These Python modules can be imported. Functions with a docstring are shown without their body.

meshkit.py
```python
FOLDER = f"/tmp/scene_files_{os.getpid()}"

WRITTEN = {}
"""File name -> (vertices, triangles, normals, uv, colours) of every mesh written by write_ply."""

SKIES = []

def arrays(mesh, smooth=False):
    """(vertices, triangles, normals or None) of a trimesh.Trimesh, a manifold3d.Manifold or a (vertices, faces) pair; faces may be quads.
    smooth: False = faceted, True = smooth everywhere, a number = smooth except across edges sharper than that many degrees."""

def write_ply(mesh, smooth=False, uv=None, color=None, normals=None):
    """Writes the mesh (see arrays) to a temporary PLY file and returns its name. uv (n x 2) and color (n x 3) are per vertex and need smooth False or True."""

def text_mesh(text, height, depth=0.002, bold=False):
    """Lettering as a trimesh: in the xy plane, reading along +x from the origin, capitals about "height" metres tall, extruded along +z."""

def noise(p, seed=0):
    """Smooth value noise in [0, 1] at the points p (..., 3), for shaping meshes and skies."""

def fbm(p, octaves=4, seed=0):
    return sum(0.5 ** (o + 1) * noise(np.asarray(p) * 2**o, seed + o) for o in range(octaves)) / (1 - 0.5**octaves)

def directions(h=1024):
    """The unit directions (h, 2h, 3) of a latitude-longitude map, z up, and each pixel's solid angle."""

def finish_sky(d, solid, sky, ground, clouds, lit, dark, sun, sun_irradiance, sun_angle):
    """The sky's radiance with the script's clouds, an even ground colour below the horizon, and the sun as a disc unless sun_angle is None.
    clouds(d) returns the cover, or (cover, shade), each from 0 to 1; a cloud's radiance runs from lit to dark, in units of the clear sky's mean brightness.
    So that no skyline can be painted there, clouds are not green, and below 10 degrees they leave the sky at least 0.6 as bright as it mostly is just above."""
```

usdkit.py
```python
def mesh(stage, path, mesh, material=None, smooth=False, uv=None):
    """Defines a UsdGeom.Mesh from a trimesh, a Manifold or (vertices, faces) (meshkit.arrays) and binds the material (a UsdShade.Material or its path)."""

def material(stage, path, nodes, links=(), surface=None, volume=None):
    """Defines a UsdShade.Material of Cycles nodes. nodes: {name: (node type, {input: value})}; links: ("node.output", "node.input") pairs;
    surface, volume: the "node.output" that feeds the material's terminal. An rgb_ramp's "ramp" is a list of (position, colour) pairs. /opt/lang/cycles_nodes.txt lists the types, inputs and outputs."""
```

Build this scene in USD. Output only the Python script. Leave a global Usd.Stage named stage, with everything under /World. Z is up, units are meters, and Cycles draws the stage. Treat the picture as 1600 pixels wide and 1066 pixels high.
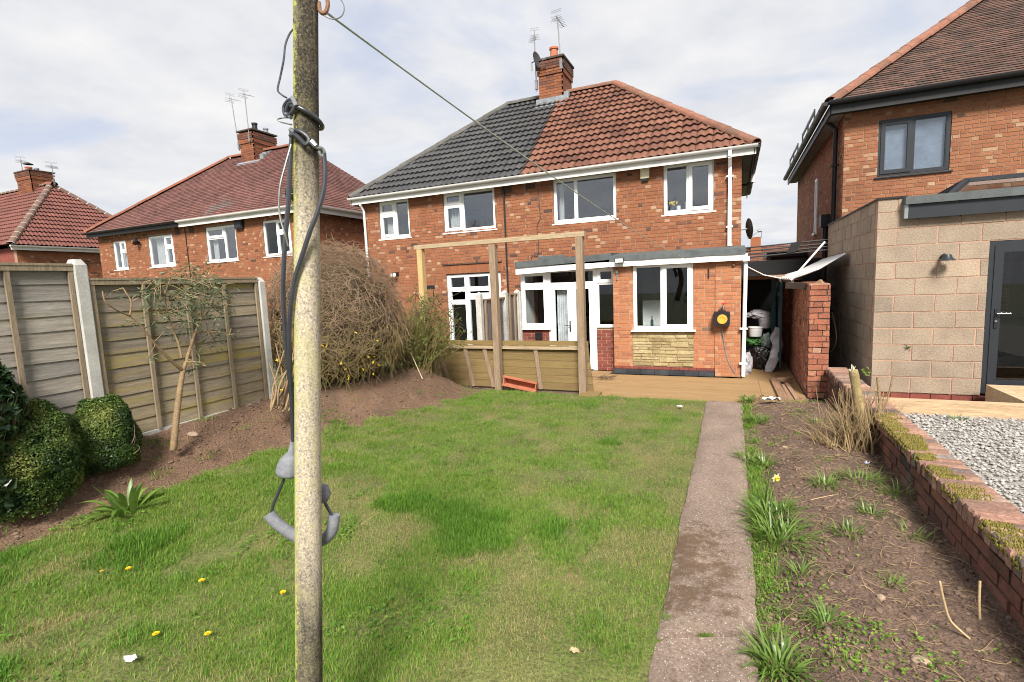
import math, random
import numpy as np, trimesh, usdkit, meshkit
from shapely.geometry import Polygon, box as sbox
from pxr import Usd, UsdGeom, UsdLux, UsdShade, Sdf, Gf, Vt

stage = Usd.Stage.CreateInMemory()
UsdGeom.SetStageUpAxis(stage, UsdGeom.Tokens.z)
UsdGeom.Xform.Define(stage, '/World')
UsdGeom.Scope.Define(stage, '/World/Looks')
T = Sdf.ValueTypeNames

# ------------------------------------------------------------------ camera, sky, sun, exposure
FPX, PITCH, ROLL, YAW = 786.65, 0.113304, -0.041797, 0.416400
CAM = np.array([-0.134359, -11.449445, 1.980137])
EXPOSURE = 2.58
SUN_EL, SUN_DIR2 = math.radians(44), (0.36, -0.93)
SUN_I, SUN_ANGLE, SKY_STRENGTH, CLOUD = 0.35, 17.0, 0.055, 2.72
fwd = np.array([-math.sin(YAW) * math.cos(PITCH), math.cos(YAW) * math.cos(PITCH), -math.sin(PITCH)])
rgt = np.cross(fwd, [0, 0, 1]); rgt /= np.linalg.norm(rgt); upv = np.cross(rgt, fwd)
rgt, upv = math.cos(ROLL) * rgt + math.sin(ROLL) * upv, -math.sin(ROLL) * rgt + math.cos(ROLL) * upv
cam = UsdGeom.Camera.Define(stage, '/World/camera')
M = np.eye(4); M[0, :3] = rgt; M[1, :3] = upv; M[2, :3] = -fwd; M[3, :3] = CAM
UsdGeom.Xformable(cam).AddTransformOp().Set(Gf.Matrix4d(*M.ravel().tolist()))
cam.CreateHorizontalApertureAttr(36.0); cam.CreateVerticalApertureAttr(36.0 * 682 / 1024)
cam.CreateFocalLengthAttr(36.0 * FPX / 1600); cam.CreateExposureAttr(EXPOSURE)
cam.CreateClippingRangeAttr(Gf.Vec2f(0.05, 2000))
sd = np.array([SUN_DIR2[0], SUN_DIR2[1]]) / np.hypot(*SUN_DIR2)
sun_dir = np.array([sd[0] * math.cos(SUN_EL), sd[1] * math.cos(SUN_EL), math.sin(SUN_EL)])
sun = UsdLux.DistantLight.Define(stage, '/World/sun')
sun.CreateIntensityAttr(SUN_I); sun.CreateAngleAttr(SUN_ANGLE); sun.CreateNormalizeAttr(True); sun.CreateColorAttr(Gf.Vec3f(1, .95, .87))
zx = sun_dir; xx = np.cross([0, 0, 1], zx); xx /= np.linalg.norm(xx); yx = np.cross(zx, xx)
M = np.eye(4); M[0, :3] = xx; M[1, :3] = yx; M[2, :3] = zx
UsdGeom.Xformable(sun).AddTransformOp().Set(Gf.Matrix4d(*M.ravel().tolist()))
dome = UsdLux.DomeLight.Define(stage, '/World/sky')
dome.GetPrim().SetCustomDataByKey('kind', 'structure')


class G:
    """A node graph in short: n(kind, input=value or '@node.output') returns the node's name."""
    def __init__(s): s.nodes, s.links = {}, []
    def n(s, kind, **inp):
        name = f'n{len(s.nodes)}'; vals = {}
        for k, v in inp.items():
            if isinstance(v, str) and v.startswith('@'): s.links.append((v[1:], f'{name}.{k}'))
            else: vals[k] = v
        s.nodes[name] = (kind, vals); return name
    def mat(s, path, surface=None, volume=None): return usdkit.material(stage, '/World/Looks/' + path, s.nodes, s.links, surface=surface, volume=volume)


g = G()
tc = g.n('texture_coordinate'); sx = g.n('separate_xyz', vector=f'@{tc}.generated')
zc = g.n('math', math_type='maximum', value1=f'@{sx}.z', value2=0.0)
zz = g.n('math', math_type='add', value1=f'@{zc}.value', value2=0.16)
px = g.n('math', math_type='divide', value1=f'@{sx}.x', value2=f'@{zz}.value')
py = g.n('math', math_type='divide', value1=f'@{sx}.y', value2=f'@{zz}.value')
cv = g.n('combine_xyz', x=f'@{px}.value', y=f'@{py}.value', z=0.0)
n1 = g.n('noise_texture', vector=f'@{cv}.vector', scale=1.15, detail=6.0, roughness=0.55, distortion=0.5)
cov = g.n('map_range', range_type='smoothstep', value=f'@{n1}.fac', from_min=0.30, from_max=0.52)
n2 = g.n('noise_texture', vector=f'@{cv}.vector', scale=2.6, detail=5.0, roughness=0.55)
shade = g.n('rgb_ramp', fac=f'@{n2}.fac', ramp=[(0.25, (0.78, 0.81, 0.89)), (0.48, (0.93, 0.94, 0.975)), (0.72, (1.08, 1.07, 1.06))])
lit = g.n('mix_color', blend_type='multiply', fac=1.0, a=f'@{shade}.color', b=(CLOUD,) * 3, use_clamp=False)
sky = g.n('sky_texture', sky_type='single_scattering', sun_disc=False, sun_elevation=SUN_EL, sun_rotation=math.atan2(sd[0], sd[1]), aerosol_density=1.5)
skyb = g.n('mix_color', blend_type='multiply', fac=1.0, a=f'@{sky}.color', b=(0.55, 0.55, 0.55), use_clamp=False)
pale = g.n('mix_color', fac=0.80, a=f'@{skyb}.result', b=(CLOUD * .72, CLOUD * .78, CLOUD * .95), use_clamp=False)
cov2 = g.n('math', math_type='multiply_add', value1=f'@{cov}.result', value2=0.86, value3=0.14)
mixs = g.n('mix_color', fac=f'@{cov2}.value', a=f'@{pale}.result', b=f'@{lit}.result', use_clamp=False)
bg = g.n('background_shader', color=f'@{mixs}.result', strength=SKY_STRENGTH)
UsdShade.MaterialBindingAPI.Apply(dome.GetPrim()).Bind(g.mat('sky_look', surface=f'{bg}.background'))


def ray(u, v):
    return fwd + rgt * (u - 800) / FPX - upv * (v - 533) / FPX
def at(u, v, x=None, y=None, z=None, d=None):
    """The world point seen at a spot of the photograph, on a plane x, y or z = const, or at depth d."""
    r = ray(u, v)
    t = d if d is not None else (x - CAM[0]) / r[0] if x is not None else (y - CAM[1]) / r[1] if y is not None else (z - CAM[2]) / r[2]
    return CAM + r * t

# ------------------------------------------------------------------ materials
def mixmul(g, a, b, fac=1.0): return g.n('mix_color', blend_type='multiply', fac=fac, a=a, b=b, use_clamp=False)

def mat(path, cols, rough=0.8, var=0.25, nscale=6.0, fscale=60.0, fvar=0.25, bump=0.3, bdist=0.004, attr=True, spec=0.3, stain=None, stain_scale=2.0, stain_at=(0.52, 0.7), stretch=None, metallic=0.0, translucent=0.0, coords='object'):
    """cols: ramp colours picked by the primvar tone (a plain middle tone where there is none); mottled by noise at two sizes; stain: a second colour in patches of its own."""
    g = G()
    if coords == 'object': p = f"@{g.n('texture_coordinate')}.object"
    else: p = f"@{g.n('geometry')}.position"
    if stretch: p = f"@{g.n('mapping', vector=p, scale=stretch)}.vector"
    if len(cols) > 1:
        fac = f"@{g.n('attribute', attribute='tone')}.fac" if attr else f"@{g.n('noise_texture', vector=p, scale=nscale, detail=3.0)}.fac"
        base = f"@{g.n('rgb_ramp', fac=fac, ramp=cols)}.color"
    else:
        base = cols[0]
    na = g.n('noise_texture', vector=p, scale=nscale, detail=4.0, roughness=0.6)
    ra = g.n('map_range', value=f'@{na}.fac', from_min=0.25, from_max=0.75, to_min=1 - var, to_max=1 + var)
    nb = g.n('noise_texture', vector=p, scale=fscale, detail=3.0, roughness=0.65)
    rb = g.n('map_range', value=f'@{nb}.fac', from_min=0.25, from_max=0.75, to_min=1 - fvar, to_max=1 + fvar)
    m = g.n('math', math_type='multiply', value1=f'@{ra}.result', value2=f'@{rb}.result')
    cc = g.n('combine_color', r=f'@{m}.value', g=f'@{m}.value', b=f'@{m}.value')
    c = f"@{mixmul(g, base, f'@{cc}.color')}.result"
    if stain:
        ns = g.n('noise_texture', vector=p, scale=stain_scale, detail=5.0, roughness=0.65, distortion=0.4)
        rs = g.n('map_range', range_type='smoothstep', value=f'@{ns}.fac', from_min=stain_at[0], from_max=stain_at[1], to_max=0.85)
        c = f"@{g.n('mix_color', fac=f'@{rs}.result', a=c, b=stain, use_clamp=False)}.result"
    kw = {}
    if bump: kw['normal'] = f"@{g.n('bump', height=f'@{nb}.fac', strength=bump, distance=bdist)}.normal"
    s = g.n('principled_bsdf', base_color=c, roughness=rough, specular_ior_level=spec, metallic=metallic, **kw)
    out = f'{s}.BSDF'
    if translucent:
        t = g.n('translucent_bsdf', color=c)
        mx = g.n('mix_closure', fac=translucent, closure1=f'@{s}.BSDF', closure2=f'@{t}.BSDF'); out = f'{mx}.closure'
    return g.mat(path, surface=out)

BR = lambda *c: list(zip(np.linspace(0, 1, len(c)), c))
L = {}
L['brick'] = mat('brick', [(0, (.075, .042, .033)), (.08, (.15, .060, .037)), (.3, (.215, .078, .037)), (.55, (.250, .093, .043)), (.8, (.272, .110, .052)), (.9, (.31, .165, .098)), (1, (.38, .24, .15))], coords='world', nscale=1.3, var=.16, fscale=45, fvar=.28, rough=.9, bump=.5)
L['brick_orange'] = mat('brick_orange', [(0, (.08, .045, .03)), (.06, (.19, .075, .038)), (.3, (.21, .08, .040)), (.55, (.24, .098, .048)), (.8, (.26, .115, .058)), (.9, (.29, .155, .088)), (1, (.34, .22, .135))], coords='world', nscale=1.3, var=.14, fscale=45, fvar=.25, rough=.9, bump=.5)
L['brick_new'] = mat('brick_new', [(0, (.18, .105, .075)), (.08, (.26, .105, .062)), (.4, (.345, .135, .064)), (.75, (.385, .16, .076)), (1, (.42, .235, .135))], coords='world', nscale=1.3, var=.12, fscale=45, fvar=.22, rough=.9, bump=.4)
L['brick_red'] = mat('brick_red', BR((.12, .035, .028), (.2, .055, .04), (.16, .045, .035)), coords='world', fscale=45, rough=.85)
L['brick_old'] = mat('brick_old', [(0, (.08, .045, .036)), (.15, (.18, .07, .045)), (.5, (.285, .105, .062)), (.85, (.33, .145, .085)), (1, (.36, .21, .14))], coords='world', nscale=3, var=.25, fscale=40, fvar=.35, rough=.93, bump=.8, bdist=.008, stain=(.34, .24, .19), stain_scale=3.2, stain_at=(.62, .8))
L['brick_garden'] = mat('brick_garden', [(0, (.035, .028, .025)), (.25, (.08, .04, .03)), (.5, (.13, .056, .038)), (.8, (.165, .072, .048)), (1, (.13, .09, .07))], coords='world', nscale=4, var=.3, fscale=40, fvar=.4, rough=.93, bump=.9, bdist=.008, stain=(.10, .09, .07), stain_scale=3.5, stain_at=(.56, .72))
L['coping'] = mat('coping', [(0, (.10, .085, .08)), (.3, (.20, .115, .085)), (.7, (.27, .15, .11)), (.88, (.30, .19, .14)), (1, (.16, .155, .15))], coords='world', nscale=5, var=.25, fscale=40, fvar=.35, rough=.93, bump=.9, bdist=.008)
L['mortar'] = mat('mortar', [(.26, .175, .125)], coords='world', nscale=3, fscale=70, rough=.95)
L['mortar_pale'] = mat('mortar_pale', [(.36, .235, .16)], coords='world', nscale=3, fscale=70, rough=.95)
L['mortar_pink'] = mat('mortar_pink', [(.37, .23, .165)], coords='world', nscale=3, fscale=70, rough=.95)
L['mortar_dark'] = mat('mortar_dark', [(.07, .05, .04)], coords='world', nscale=3, fscale=70, rough=.95)
L['block'] = mat('block', BR((.215, .172, .132), (.275, .215, .16), (.325, .25, .18)), coords='world', nscale=2.5, var=.2, fscale=55, fvar=.3, rough=.95, bump=.9, bdist=.006, stain=(.175, .142, .11), stain_scale=2.2, stain_at=(.55, .8))
L['tile_red'] = mat('tile_red', BR((.095, .042, .03), (.135, .058, .039), (.17, .076, .050), (.15, .068, .045)), coords='world', nscale=1.2, var=.2, fscale=30, fvar=.35, rough=.85, bump=.5, stain=(.12, .065, .05), stain_scale=2.0, stain_at=(.6, .8))
L['tile_grey'] = mat('tile_grey', BR((.042, .042, .045), (.055, .054, .056), (.066, .064, .064)), coords='world', nscale=1.2, var=.12, fscale=30, fvar=.2, rough=.6, bump=.3)
L['tile_plum'] = mat('tile_plum', BR((.095, .045, .039), (.125, .055, .046), (.155, .070, .058), (.11, .054, .048)), coords='world', nscale=.9, var=.25, fscale=25, fvar=.3, rough=.85, stain=(.13, .115, .105), stain_scale=.8, stain_at=(.58, .72))
L['tile_brown'] = mat('tile_brown', BR((.058, .040, .034), (.085, .053, .042), (.125, .068, .052), (.08, .055, .046)), coords='world', nscale=1.2, var=.25, fscale=30, fvar=.35, rough=.85)
L['tile_rust'] = mat('tile_rust', BR((.115, .045, .036), (.14, .053, .042), (.165, .063, .05)), coords='world', nscale=1.2, var=.15, fscale=30, fvar=.25, rough=.8)
L['ridge'] = mat('ridge', BR((.15, .075, .05), (.22, .10, .065), (.19, .085, .058)), coords='world', nscale=4, fscale=30, rough=.88, stain=(.10, .085, .065), stain_scale=3)
L['ridge_grey'] = mat('ridge_grey', BR((.075, .072, .065), (.10, .095, .085)), coords='world', nscale=4, fscale=30, rough=.8)
L['ridge_brown'] = mat('ridge_brown', BR((.11, .07, .052), (.15, .09, .065)), coords='world', nscale=4, fscale=30, rough=.88)
L['ridge_orange'] = mat('ridge_orange', BR((.175, .068, .043), (.21, .08, .05)), coords='world', nscale=4, fscale=30, rough=.88)
L['terracotta'] = mat('terracotta', [(.40, .135, .075)], nscale=8, fscale=60, rough=.85)
L['white'] = mat('white_plastic', [(.78, .78, .78)], var=.04, fvar=.03, bump=0, rough=.35, spec=.45)
L['white_dull'] = mat('white_weathered', [(.66, .66, .65)], var=.1, nscale=3, fvar=.06, bump=0, rough=.5)
L['gutter'] = mat('gutter_grey', [(.62, .61, .59)], var=.12, nscale=2, fvar=.08, bump=0, rough=.45, coords='world')
L['black'] = mat('black_paint', [(.016, .016, .017)], var=.2, fvar=.15, bump=0, rough=.45)
L['anthracite'] = mat('anthracite', [(.022, .025, .03)], var=.1, fvar=.05, bump=0, rough=.4)
L['felt'] = mat('roofing_felt', [(.085, .095, .097)], nscale=6, fscale=180, fvar=.4, rough=.92, bump=.5, coords='world', stain=(.05, .055, .05), stain_scale=3)
L['lead'] = mat('lead', [(.20, .22, .24)], nscale=9, fscale=40, var=.35, rough=.55, coords='world')
L['concrete'] = mat('concrete', [(.42, .41, .38)], nscale=5, var=.2, fscale=120, fvar=.35, rough=.95, bump=.6, coords='world', stain=(.34, .34, .24), stain_scale=3, stain_at=(.6, .8))
g = G(); P_ = f"@{g.n('geometry')}.position"
a1 = g.n('noise_texture', vector=P_, scale=3.0, detail=5.0, roughness=.6); a2 = g.n('noise_texture', vector=P_, scale=70.0, detail=4.0, roughness=.7); vo = g.n('voronoi_texture', vector=P_, scale=95.0); sx_ = g.n('separate_xyz', vector=P_)
c1 = g.n('rgb_ramp', fac=f'@{a2}.fac', ramp=[(.30, (.095, .068, .052)), (.45, (.18, .132, .104)), (.58, (.225, .168, .135)), (.72, (.32, .255, .215))])
sv = g.n('separate_color', color=f'@{vo}.color'); chip = g.n('map_range', value=f'@{sv}.r', from_min=.86, from_max=.88, clamp=True); near = g.n('map_range', value=f'@{vo}.distance', from_min=.38, from_max=.30, clamp=True); ck = g.n('math', math_type='multiply', value1=f'@{chip}.result', value2=f'@{near}.result')
c2 = g.n('mix_color', fac=f'@{ck}.value', a=f'@{c1}.color', b=(.46, .41, .37), use_clamp=False)
a3 = g.n('noise_texture', vector=P_, scale=7.0, detail=8.0, roughness=.72)
yb = g.n('map_range', range_type='smoothstep', value=f'@{sx_}.y', from_min=-7.2, from_max=-7.9); yc = g.n('map_range', range_type='smoothstep', value=f'@{sx_}.y', from_min=-8.74, from_max=-8.5); yy_ = g.n('math', math_type='multiply', value1=f'@{yb}.result', value2=f'@{yc}.result'); xb = g.n('map_range', range_type='smoothstep', value=f'@{sx_}.x', from_min=-.02, from_max=-.2); xy = g.n('math', math_type='multiply', value1=f'@{yy_}.value', value2=f'@{xb}.result')
dm = g.n('math', math_type='multiply_add', value1=f'@{xy}.value', value2=.15, value3=f'@{a3}.fac'); dirt = g.n('map_range', range_type='smoothstep', value=f'@{dm}.value', from_min=.55, from_max=.72, to_max=.8)
c3 = g.n('mix_color', fac=f'@{dirt}.result', a=f'@{c2}.result', b=(.085, .052, .028), use_clamp=False)
big = g.n('map_range', value=f'@{a1}.fac', from_min=.3, from_max=.7, to_min=.82, to_max=1.15); bc = g.n('combine_color', r=f'@{big}.result', g=f'@{big}.result', b=f'@{big}.result'); c4 = mixmul(g, f'@{c3}.result', f'@{bc}.color')
pb = g.n('bump', height=f'@{a2}.fac', strength=.9, distance=.005); pp = g.n('principled_bsdf', base_color=f'@{c4}.result', roughness=.95, normal=f'@{pb}.normal', specular_ior_level=.2); L['path'] = g.mat('path_concrete', surface=f'{pp}.BSDF')
def wood(path, cols, **k): return mat(path, cols, stretch=k.pop('stretch', (1.2, 18, 18)), nscale=k.pop('nscale', 3), fscale=k.pop('fscale', 14), var=k.pop('var', .3), fvar=k.pop('fvar', .3), rough=.88, bump=.4, **k)
L['fence'] = wood('fence_wood', [(0, (.225, .205, .18)), (.5, (.265, .24, .21)), (1, (.295, .26, .215))], stretch=(14, 1.0, 16), coords='world', stain=(.22, .19, .07), stain_scale=.55, stain_at=(.60, .78))
L['fence_gold'] = wood('fence_wood_gold', [(0, (.175, .148, .118)), (.5, (.22, .182, .14)), (1, (.26, .21, .145))], stretch=(14, 1.0, 16), coords='world', stain=(.29, .225, .065), stain_scale=.6, stain_at=(.47, .68))
L['batten'] = wood('batten_wood', [(.235, .185, .125)], stretch=(18, 18, 1.4), coords='world')
L['timber'] = wood('post_timber', [(0, (.215, .15, .098)), (1, (.27, .20, .135))], stretch=(18, 18, 1.2), coords='world', stain=(.19, .12, .07), stain_scale=1.5)
L['timber_new'] = wood('post_timber_new', [(0, (.42, .28, .12)), (1, (.50, .35, .17))], stretch=(18, 18, 1.2), coords='world')
L['rail'] = wood('rail_timber', [(.34, .26, .165)], stretch=(1.2, 18, 18), coords='world')
L['deck'] = wood('deck_board', [(0, (.255, .16, .074)), (.5, (.27, .17, .08)), (1, (.285, .18, .086))], stretch=(1.0, 16, 16), coords='world', var=.18, fvar=.15, stain=(.20, .13, .055), stain_scale=.9)
L['planter'] = wood('planter_board', [(0, (.155, .108, .045)), (.5, (.19, .132, .052)), (1, (.22, .16, .065))], stretch=(1.0, 16, 16), coords='world', var=.18, fvar=.15, stain=(.16, .095, .045), stain_scale=.8)
L['closeboard'] = wood('closeboard', [(0, (.10, .09, .09)), (1, (.16, .145, .145))], stretch=(16, 16, 1.0), coords='world')
L['sleeper'] = wood('sleeper', [(0, (.40, .27, .16)), (1, (.47, .34, .21))], stretch=(1.2, 10, 14), coords='world')
L['stone'] = mat('cladding_stone', BR((.24, .18, .085), (.33, .26, .13), (.38, .31, .17)), coords='world', nscale=7, fscale=50, fvar=.35, rough=.93, bump=1.0, bdist=.01)
L['slate'] = mat('slate_tile', BR((.03, .032, .038), (.045, .047, .055)), coords='world', rough=.5)
L['rock'] = mat('rock', BR((.20, .145, .105), (.28, .205, .145), (.24, .195, .155)), nscale=6, fscale=40, rough=.95, bump=.8, bdist=.01)
L['soil'] = mat('soil', [(.145, .088, .057)], coords='world', nscale=1.4, var=.25, fscale=55, fvar=.6, rough=.98, bump=1.0, bdist=.02, stain=(.09, .06, .042), stain_scale=1.1, stain_at=(.5, .72))
L['soil_dark'] = mat('soil_dark', [(.125, .082, .060)], coords='world', nscale=2.0, var=.3, fscale=60, fvar=.65, rough=.98, bump=1.0, bdist=.02, stain=(.055, .05, .022), stain_scale=2.2, stain_at=(.52, .7))
L['lawn'] = mat('lawn_ground', [(.105, .115, .035)], coords='world', nscale=2.2, var=.3, fscale=50, fvar=.6, rough=.98, bump=.8, bdist=.02, stain=(.17, .135, .06), stain_scale=1.4, stain_at=(.54, .7))
L['ground'] = mat('ground_far', [(.09, .10, .045)], coords='world', nscale=.5, fscale=6)
L['gravel_bed'] = mat('gravel_bed', [(.24, .225, .20)], coords='world', nscale=4, fscale=70, fvar=.5, rough=.95, bump=.8)
L['clod'] = mat('clod', BR((.085, .054, .038), (.125, .08, .056), (.175, .118, .086)), nscale=8, fscale=40, rough=.98)
L['pebble'] = mat('pebble', BR((.20, .19, .178), (.31, .295, .275), (.40, .385, .365), (.25, .23, .21), (.36, .34, .315)), nscale=8, fscale=40, rough=.8)
L['grass'] = mat('grass_blade', BR((.050, .135, .010), (.105, .235, .020), (.175, .285, .036), (.30, .31, .09)), nscale=2, var=.15, fvar=.1, bump=0, rough=.55, translucent=.35)
L['grass_dry'] = mat('grass_blade_dry', BR((.16, .21, .04), (.29, .27, .10), (.40, .33, .16)), nscale=2, var=.15, fvar=.1, bump=0, rough=.6, translucent=.3)
L['straw'] = mat('dry_stem', BR((.28, .20, .105), (.40, .29, .16), (.22, .15, .085)), nscale=5, fvar=.2, bump=0, rough=.8)
L['leaf_bulb'] = mat('bulb_leaf', BR((.06, .13, .02), (.115, .20, .032), (.175, .26, .055)), nscale=6, var=.2, fvar=.1, bump=0, rough=.4, spec=.5, translucent=.3)
L['leaf_box'] = mat('box_leaf', BR((.022, .052, .010), (.052, .10, .016), (.10, .15, .025), (.19, .20, .045)), nscale=3, var=.3, fvar=.15, bump=0, rough=.45, spec=.5, translucent=.25)
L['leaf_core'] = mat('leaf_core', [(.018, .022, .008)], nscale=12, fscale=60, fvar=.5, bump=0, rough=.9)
L['leaf_laurel'] = mat('laurel_leaf', BR((.012, .032, .010), (.022, .05, .016), (.04, .075, .028)), nscale=6, var=.2, fvar=.1, bump=0, rough=.3, spec=.5, translucent=.15)
L['leaf_olive'] = mat('sapling_leaf', BR((.07, .105, .05), (.12, .155, .08), (.20, .22, .13)), nscale=6, var=.2, fvar=.1, bump=0, rough=.5, translucent=.3)
L['leaf_spring'] = mat('spring_leaf', BR((.09, .14, .02), (.15, .20, .035), (.20, .24, .06)), nscale=6, var=.2, fvar=.1, bump=0, rough=.5, translucent=.35)
L['bark'] = mat('sapling_bark', [(.235, .16, .09)], nscale=12, fscale=60, fvar=.35, rough=.9, bump=.6)
L['bark_dark'] = mat('shrub_bark', [(.13, .085, .055)], nscale=12, fscale=60, rough=.9)
L['stump'] = mat('cut_stump', [(.25, .19, .09)], nscale=14, fscale=70, fvar=.4, rough=.92, bump=.8, stain=(.15, .12, .06), stain_scale=9)
L['twig'] = mat('twig', [(.205, .138, .09)], coords='world', nscale=2.5, var=.3, bump=0, rough=.85)
L['twig_olive'] = mat('twig_olive', [(.185, .145, .06)], coords='world', nscale=2.5, var=.3, bump=0, rough=.85)
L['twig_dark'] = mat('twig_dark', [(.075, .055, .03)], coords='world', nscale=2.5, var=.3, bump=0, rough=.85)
L['yellow'] = mat('yellow_petal', [(.80, .58, .03)], bump=0, rough=.5, var=.1, fvar=.05, translucent=.2)
L['orange_yellow'] = mat('dandelion_petal', [(.85, .50, .01)], bump=0, rough=.6, var=.1, fvar=.05)
L['cream'] = mat('cream_petal', [(.85, .80, .52)], bump=0, rough=.5, var=.05, fvar=.05, translucent=.3)
L['paper'] = mat('white_litter', [(.60, .60, .60)], bump=.3, rough=.6, var=.15)
L['rope'] = mat('coated_cable', [(.028, .03, .038)], bump=0, rough=.28, spec=.7, var=.1)
L['foam'] = mat('grey_foam', [(.17, .175, .195)], bump=.2, rough=.75, var=.12, nscale=10)
L['steel'] = mat('steel_wire', [(.30, .31, .31)], bump=0, rough=.35, metallic=.8, var=.1)
L['alu'] = mat('aerial_metal', [(.20, .20, .21)], bump=0, rough=.5, metallic=.4)
L['copper'] = mat('rusty_hook', [(.19, .10, .055)], nscale=20, rough=.7)
L['line'] = mat('washing_line', [(.32, .36, .31)], bump=0, rough=.6)
L['dish'] = mat('dish_grey', [(.05, .05, .055)], bump=0, rough=.5)
L['cream_box'] = mat('alarm_cream', [(.66, .60, .42)], bump=0, rough=.45, var=.08)
L['reel_orange'] = mat('reel_orange', [(.72, .33, .05)], bump=0, rough=.4, var=.06)
L['lamp_lens'] = mat('lamp_lens', [(.75, .75, .74)], bump=0, rough=.25, var=.05)
L['brass'] = mat('brass', [(.75, .52, .22)], bump=0, rough=.25, metallic=1.0, var=.1)
L['green_paint'] = mat('green_paint', [(.012, .05, .055)], bump=0, rough=.5, var=.2, nscale=3)
L['bin_bag'] = mat('bin_bag', [(.012, .012, .013)], rough=.22, spec=.6, bump=.6, bdist=.03, fscale=14)
L['sheet_grey'] = mat('plastic_sheet', [(.36, .35, .37)], rough=.45, bump=.5, bdist=.02, fscale=16, var=.15)
L['bag_clear'] = mat('carrier_bag', [(.26, .33, .31)], rough=.35, bump=.4, bdist=.02, fscale=18)
L['bag_green'] = mat('green_bag', [(.05, .16, .04)], rough=.4, bump=.3, fscale=18)
L['corrug'] = mat('corrugated_sheet', [(.60, .60, .58)], rough=.45, var=.2, nscale=3, bump=0, spec=.4, coords='world')
L['curtain'] = mat('curtain', [(.62, .60, .57)], rough=.9, bump=0, var=.06, translucent=.3)
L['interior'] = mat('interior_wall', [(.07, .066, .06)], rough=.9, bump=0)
L['blind'] = mat('blind', [(.50, .52, .55)], rough=.8, bump=0)
L['render_grey'] = mat('grey_render', [(.22, .2, .19)], coords='world', rough=.95)
L['offcut'] = wood('offcut', [(0, (.22, .13, .08)), (1, (.30, .19, .12))], stretch=(16, 1.2, 16), coords='world')

# the pole: concrete with lichen, yellow-green moss down one side
g = G(); geo = g.n('geometry'); pos = f'@{geo}.position'
n_a = g.n('noise_texture', vector=pos, scale=130.0, detail=4.0, roughness=.75)
fl = g.n('rgb_ramp', fac=f'@{n_a}.fac', ramp=[(.36, (.14, .128, .115)), (.43, (.29, .25, .20)), (.55, (.43, .37, .27)), (.66, (.56, .50, .39))])
sep = g.n('separate_xyz', vector=pos)
hzt = g.n('map_range', range_type='smoothstep', value=f'@{sep}.z', from_min=2.12, from_max=2.60); hzb = g.n('map_range', range_type='smoothstep', value=f'@{sep}.z', from_min=1.15, from_max=.62, to_max=.95); hz0 = g.n('math', math_type='maximum', value1=f'@{hzt}.result', value2=f'@{hzb}.result')
stm = g.n('mapping', vector=pos, scale=(26, 26, 2.2)); stn = g.n('noise_texture', vector=f'@{stm}.vector', scale=1.0, detail=4.0, roughness=.65); sto = g.n('math', math_type='multiply_add', value1=f'@{stn}.fac', value2=1.1, value3=-.55); hz = g.n('math', math_type='add', value1=f'@{hz0}.value', value2=f'@{sto}.value', use_clamp=True)
dk = g.n('rgb_ramp', fac=f'@{n_a}.fac', ramp=[(.38, (.016, .015, .014)), (.5, (.042, .036, .026)), (.60, (.085, .072, .045)), (.70, (.20, .175, .10))])
b1 = g.n('mix_color', fac=f'@{hz}.value', a=f'@{fl}.color', b=f'@{dk}.color', use_clamp=False)
nx = g.n('separate_xyz', vector=f'@{geo}.normal')
side = g.n('vector_math', vector_math_type='dot_product', vector1=f'@{geo}.normal', vector2=(-.93, -.36, 0)) if False else None
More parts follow.
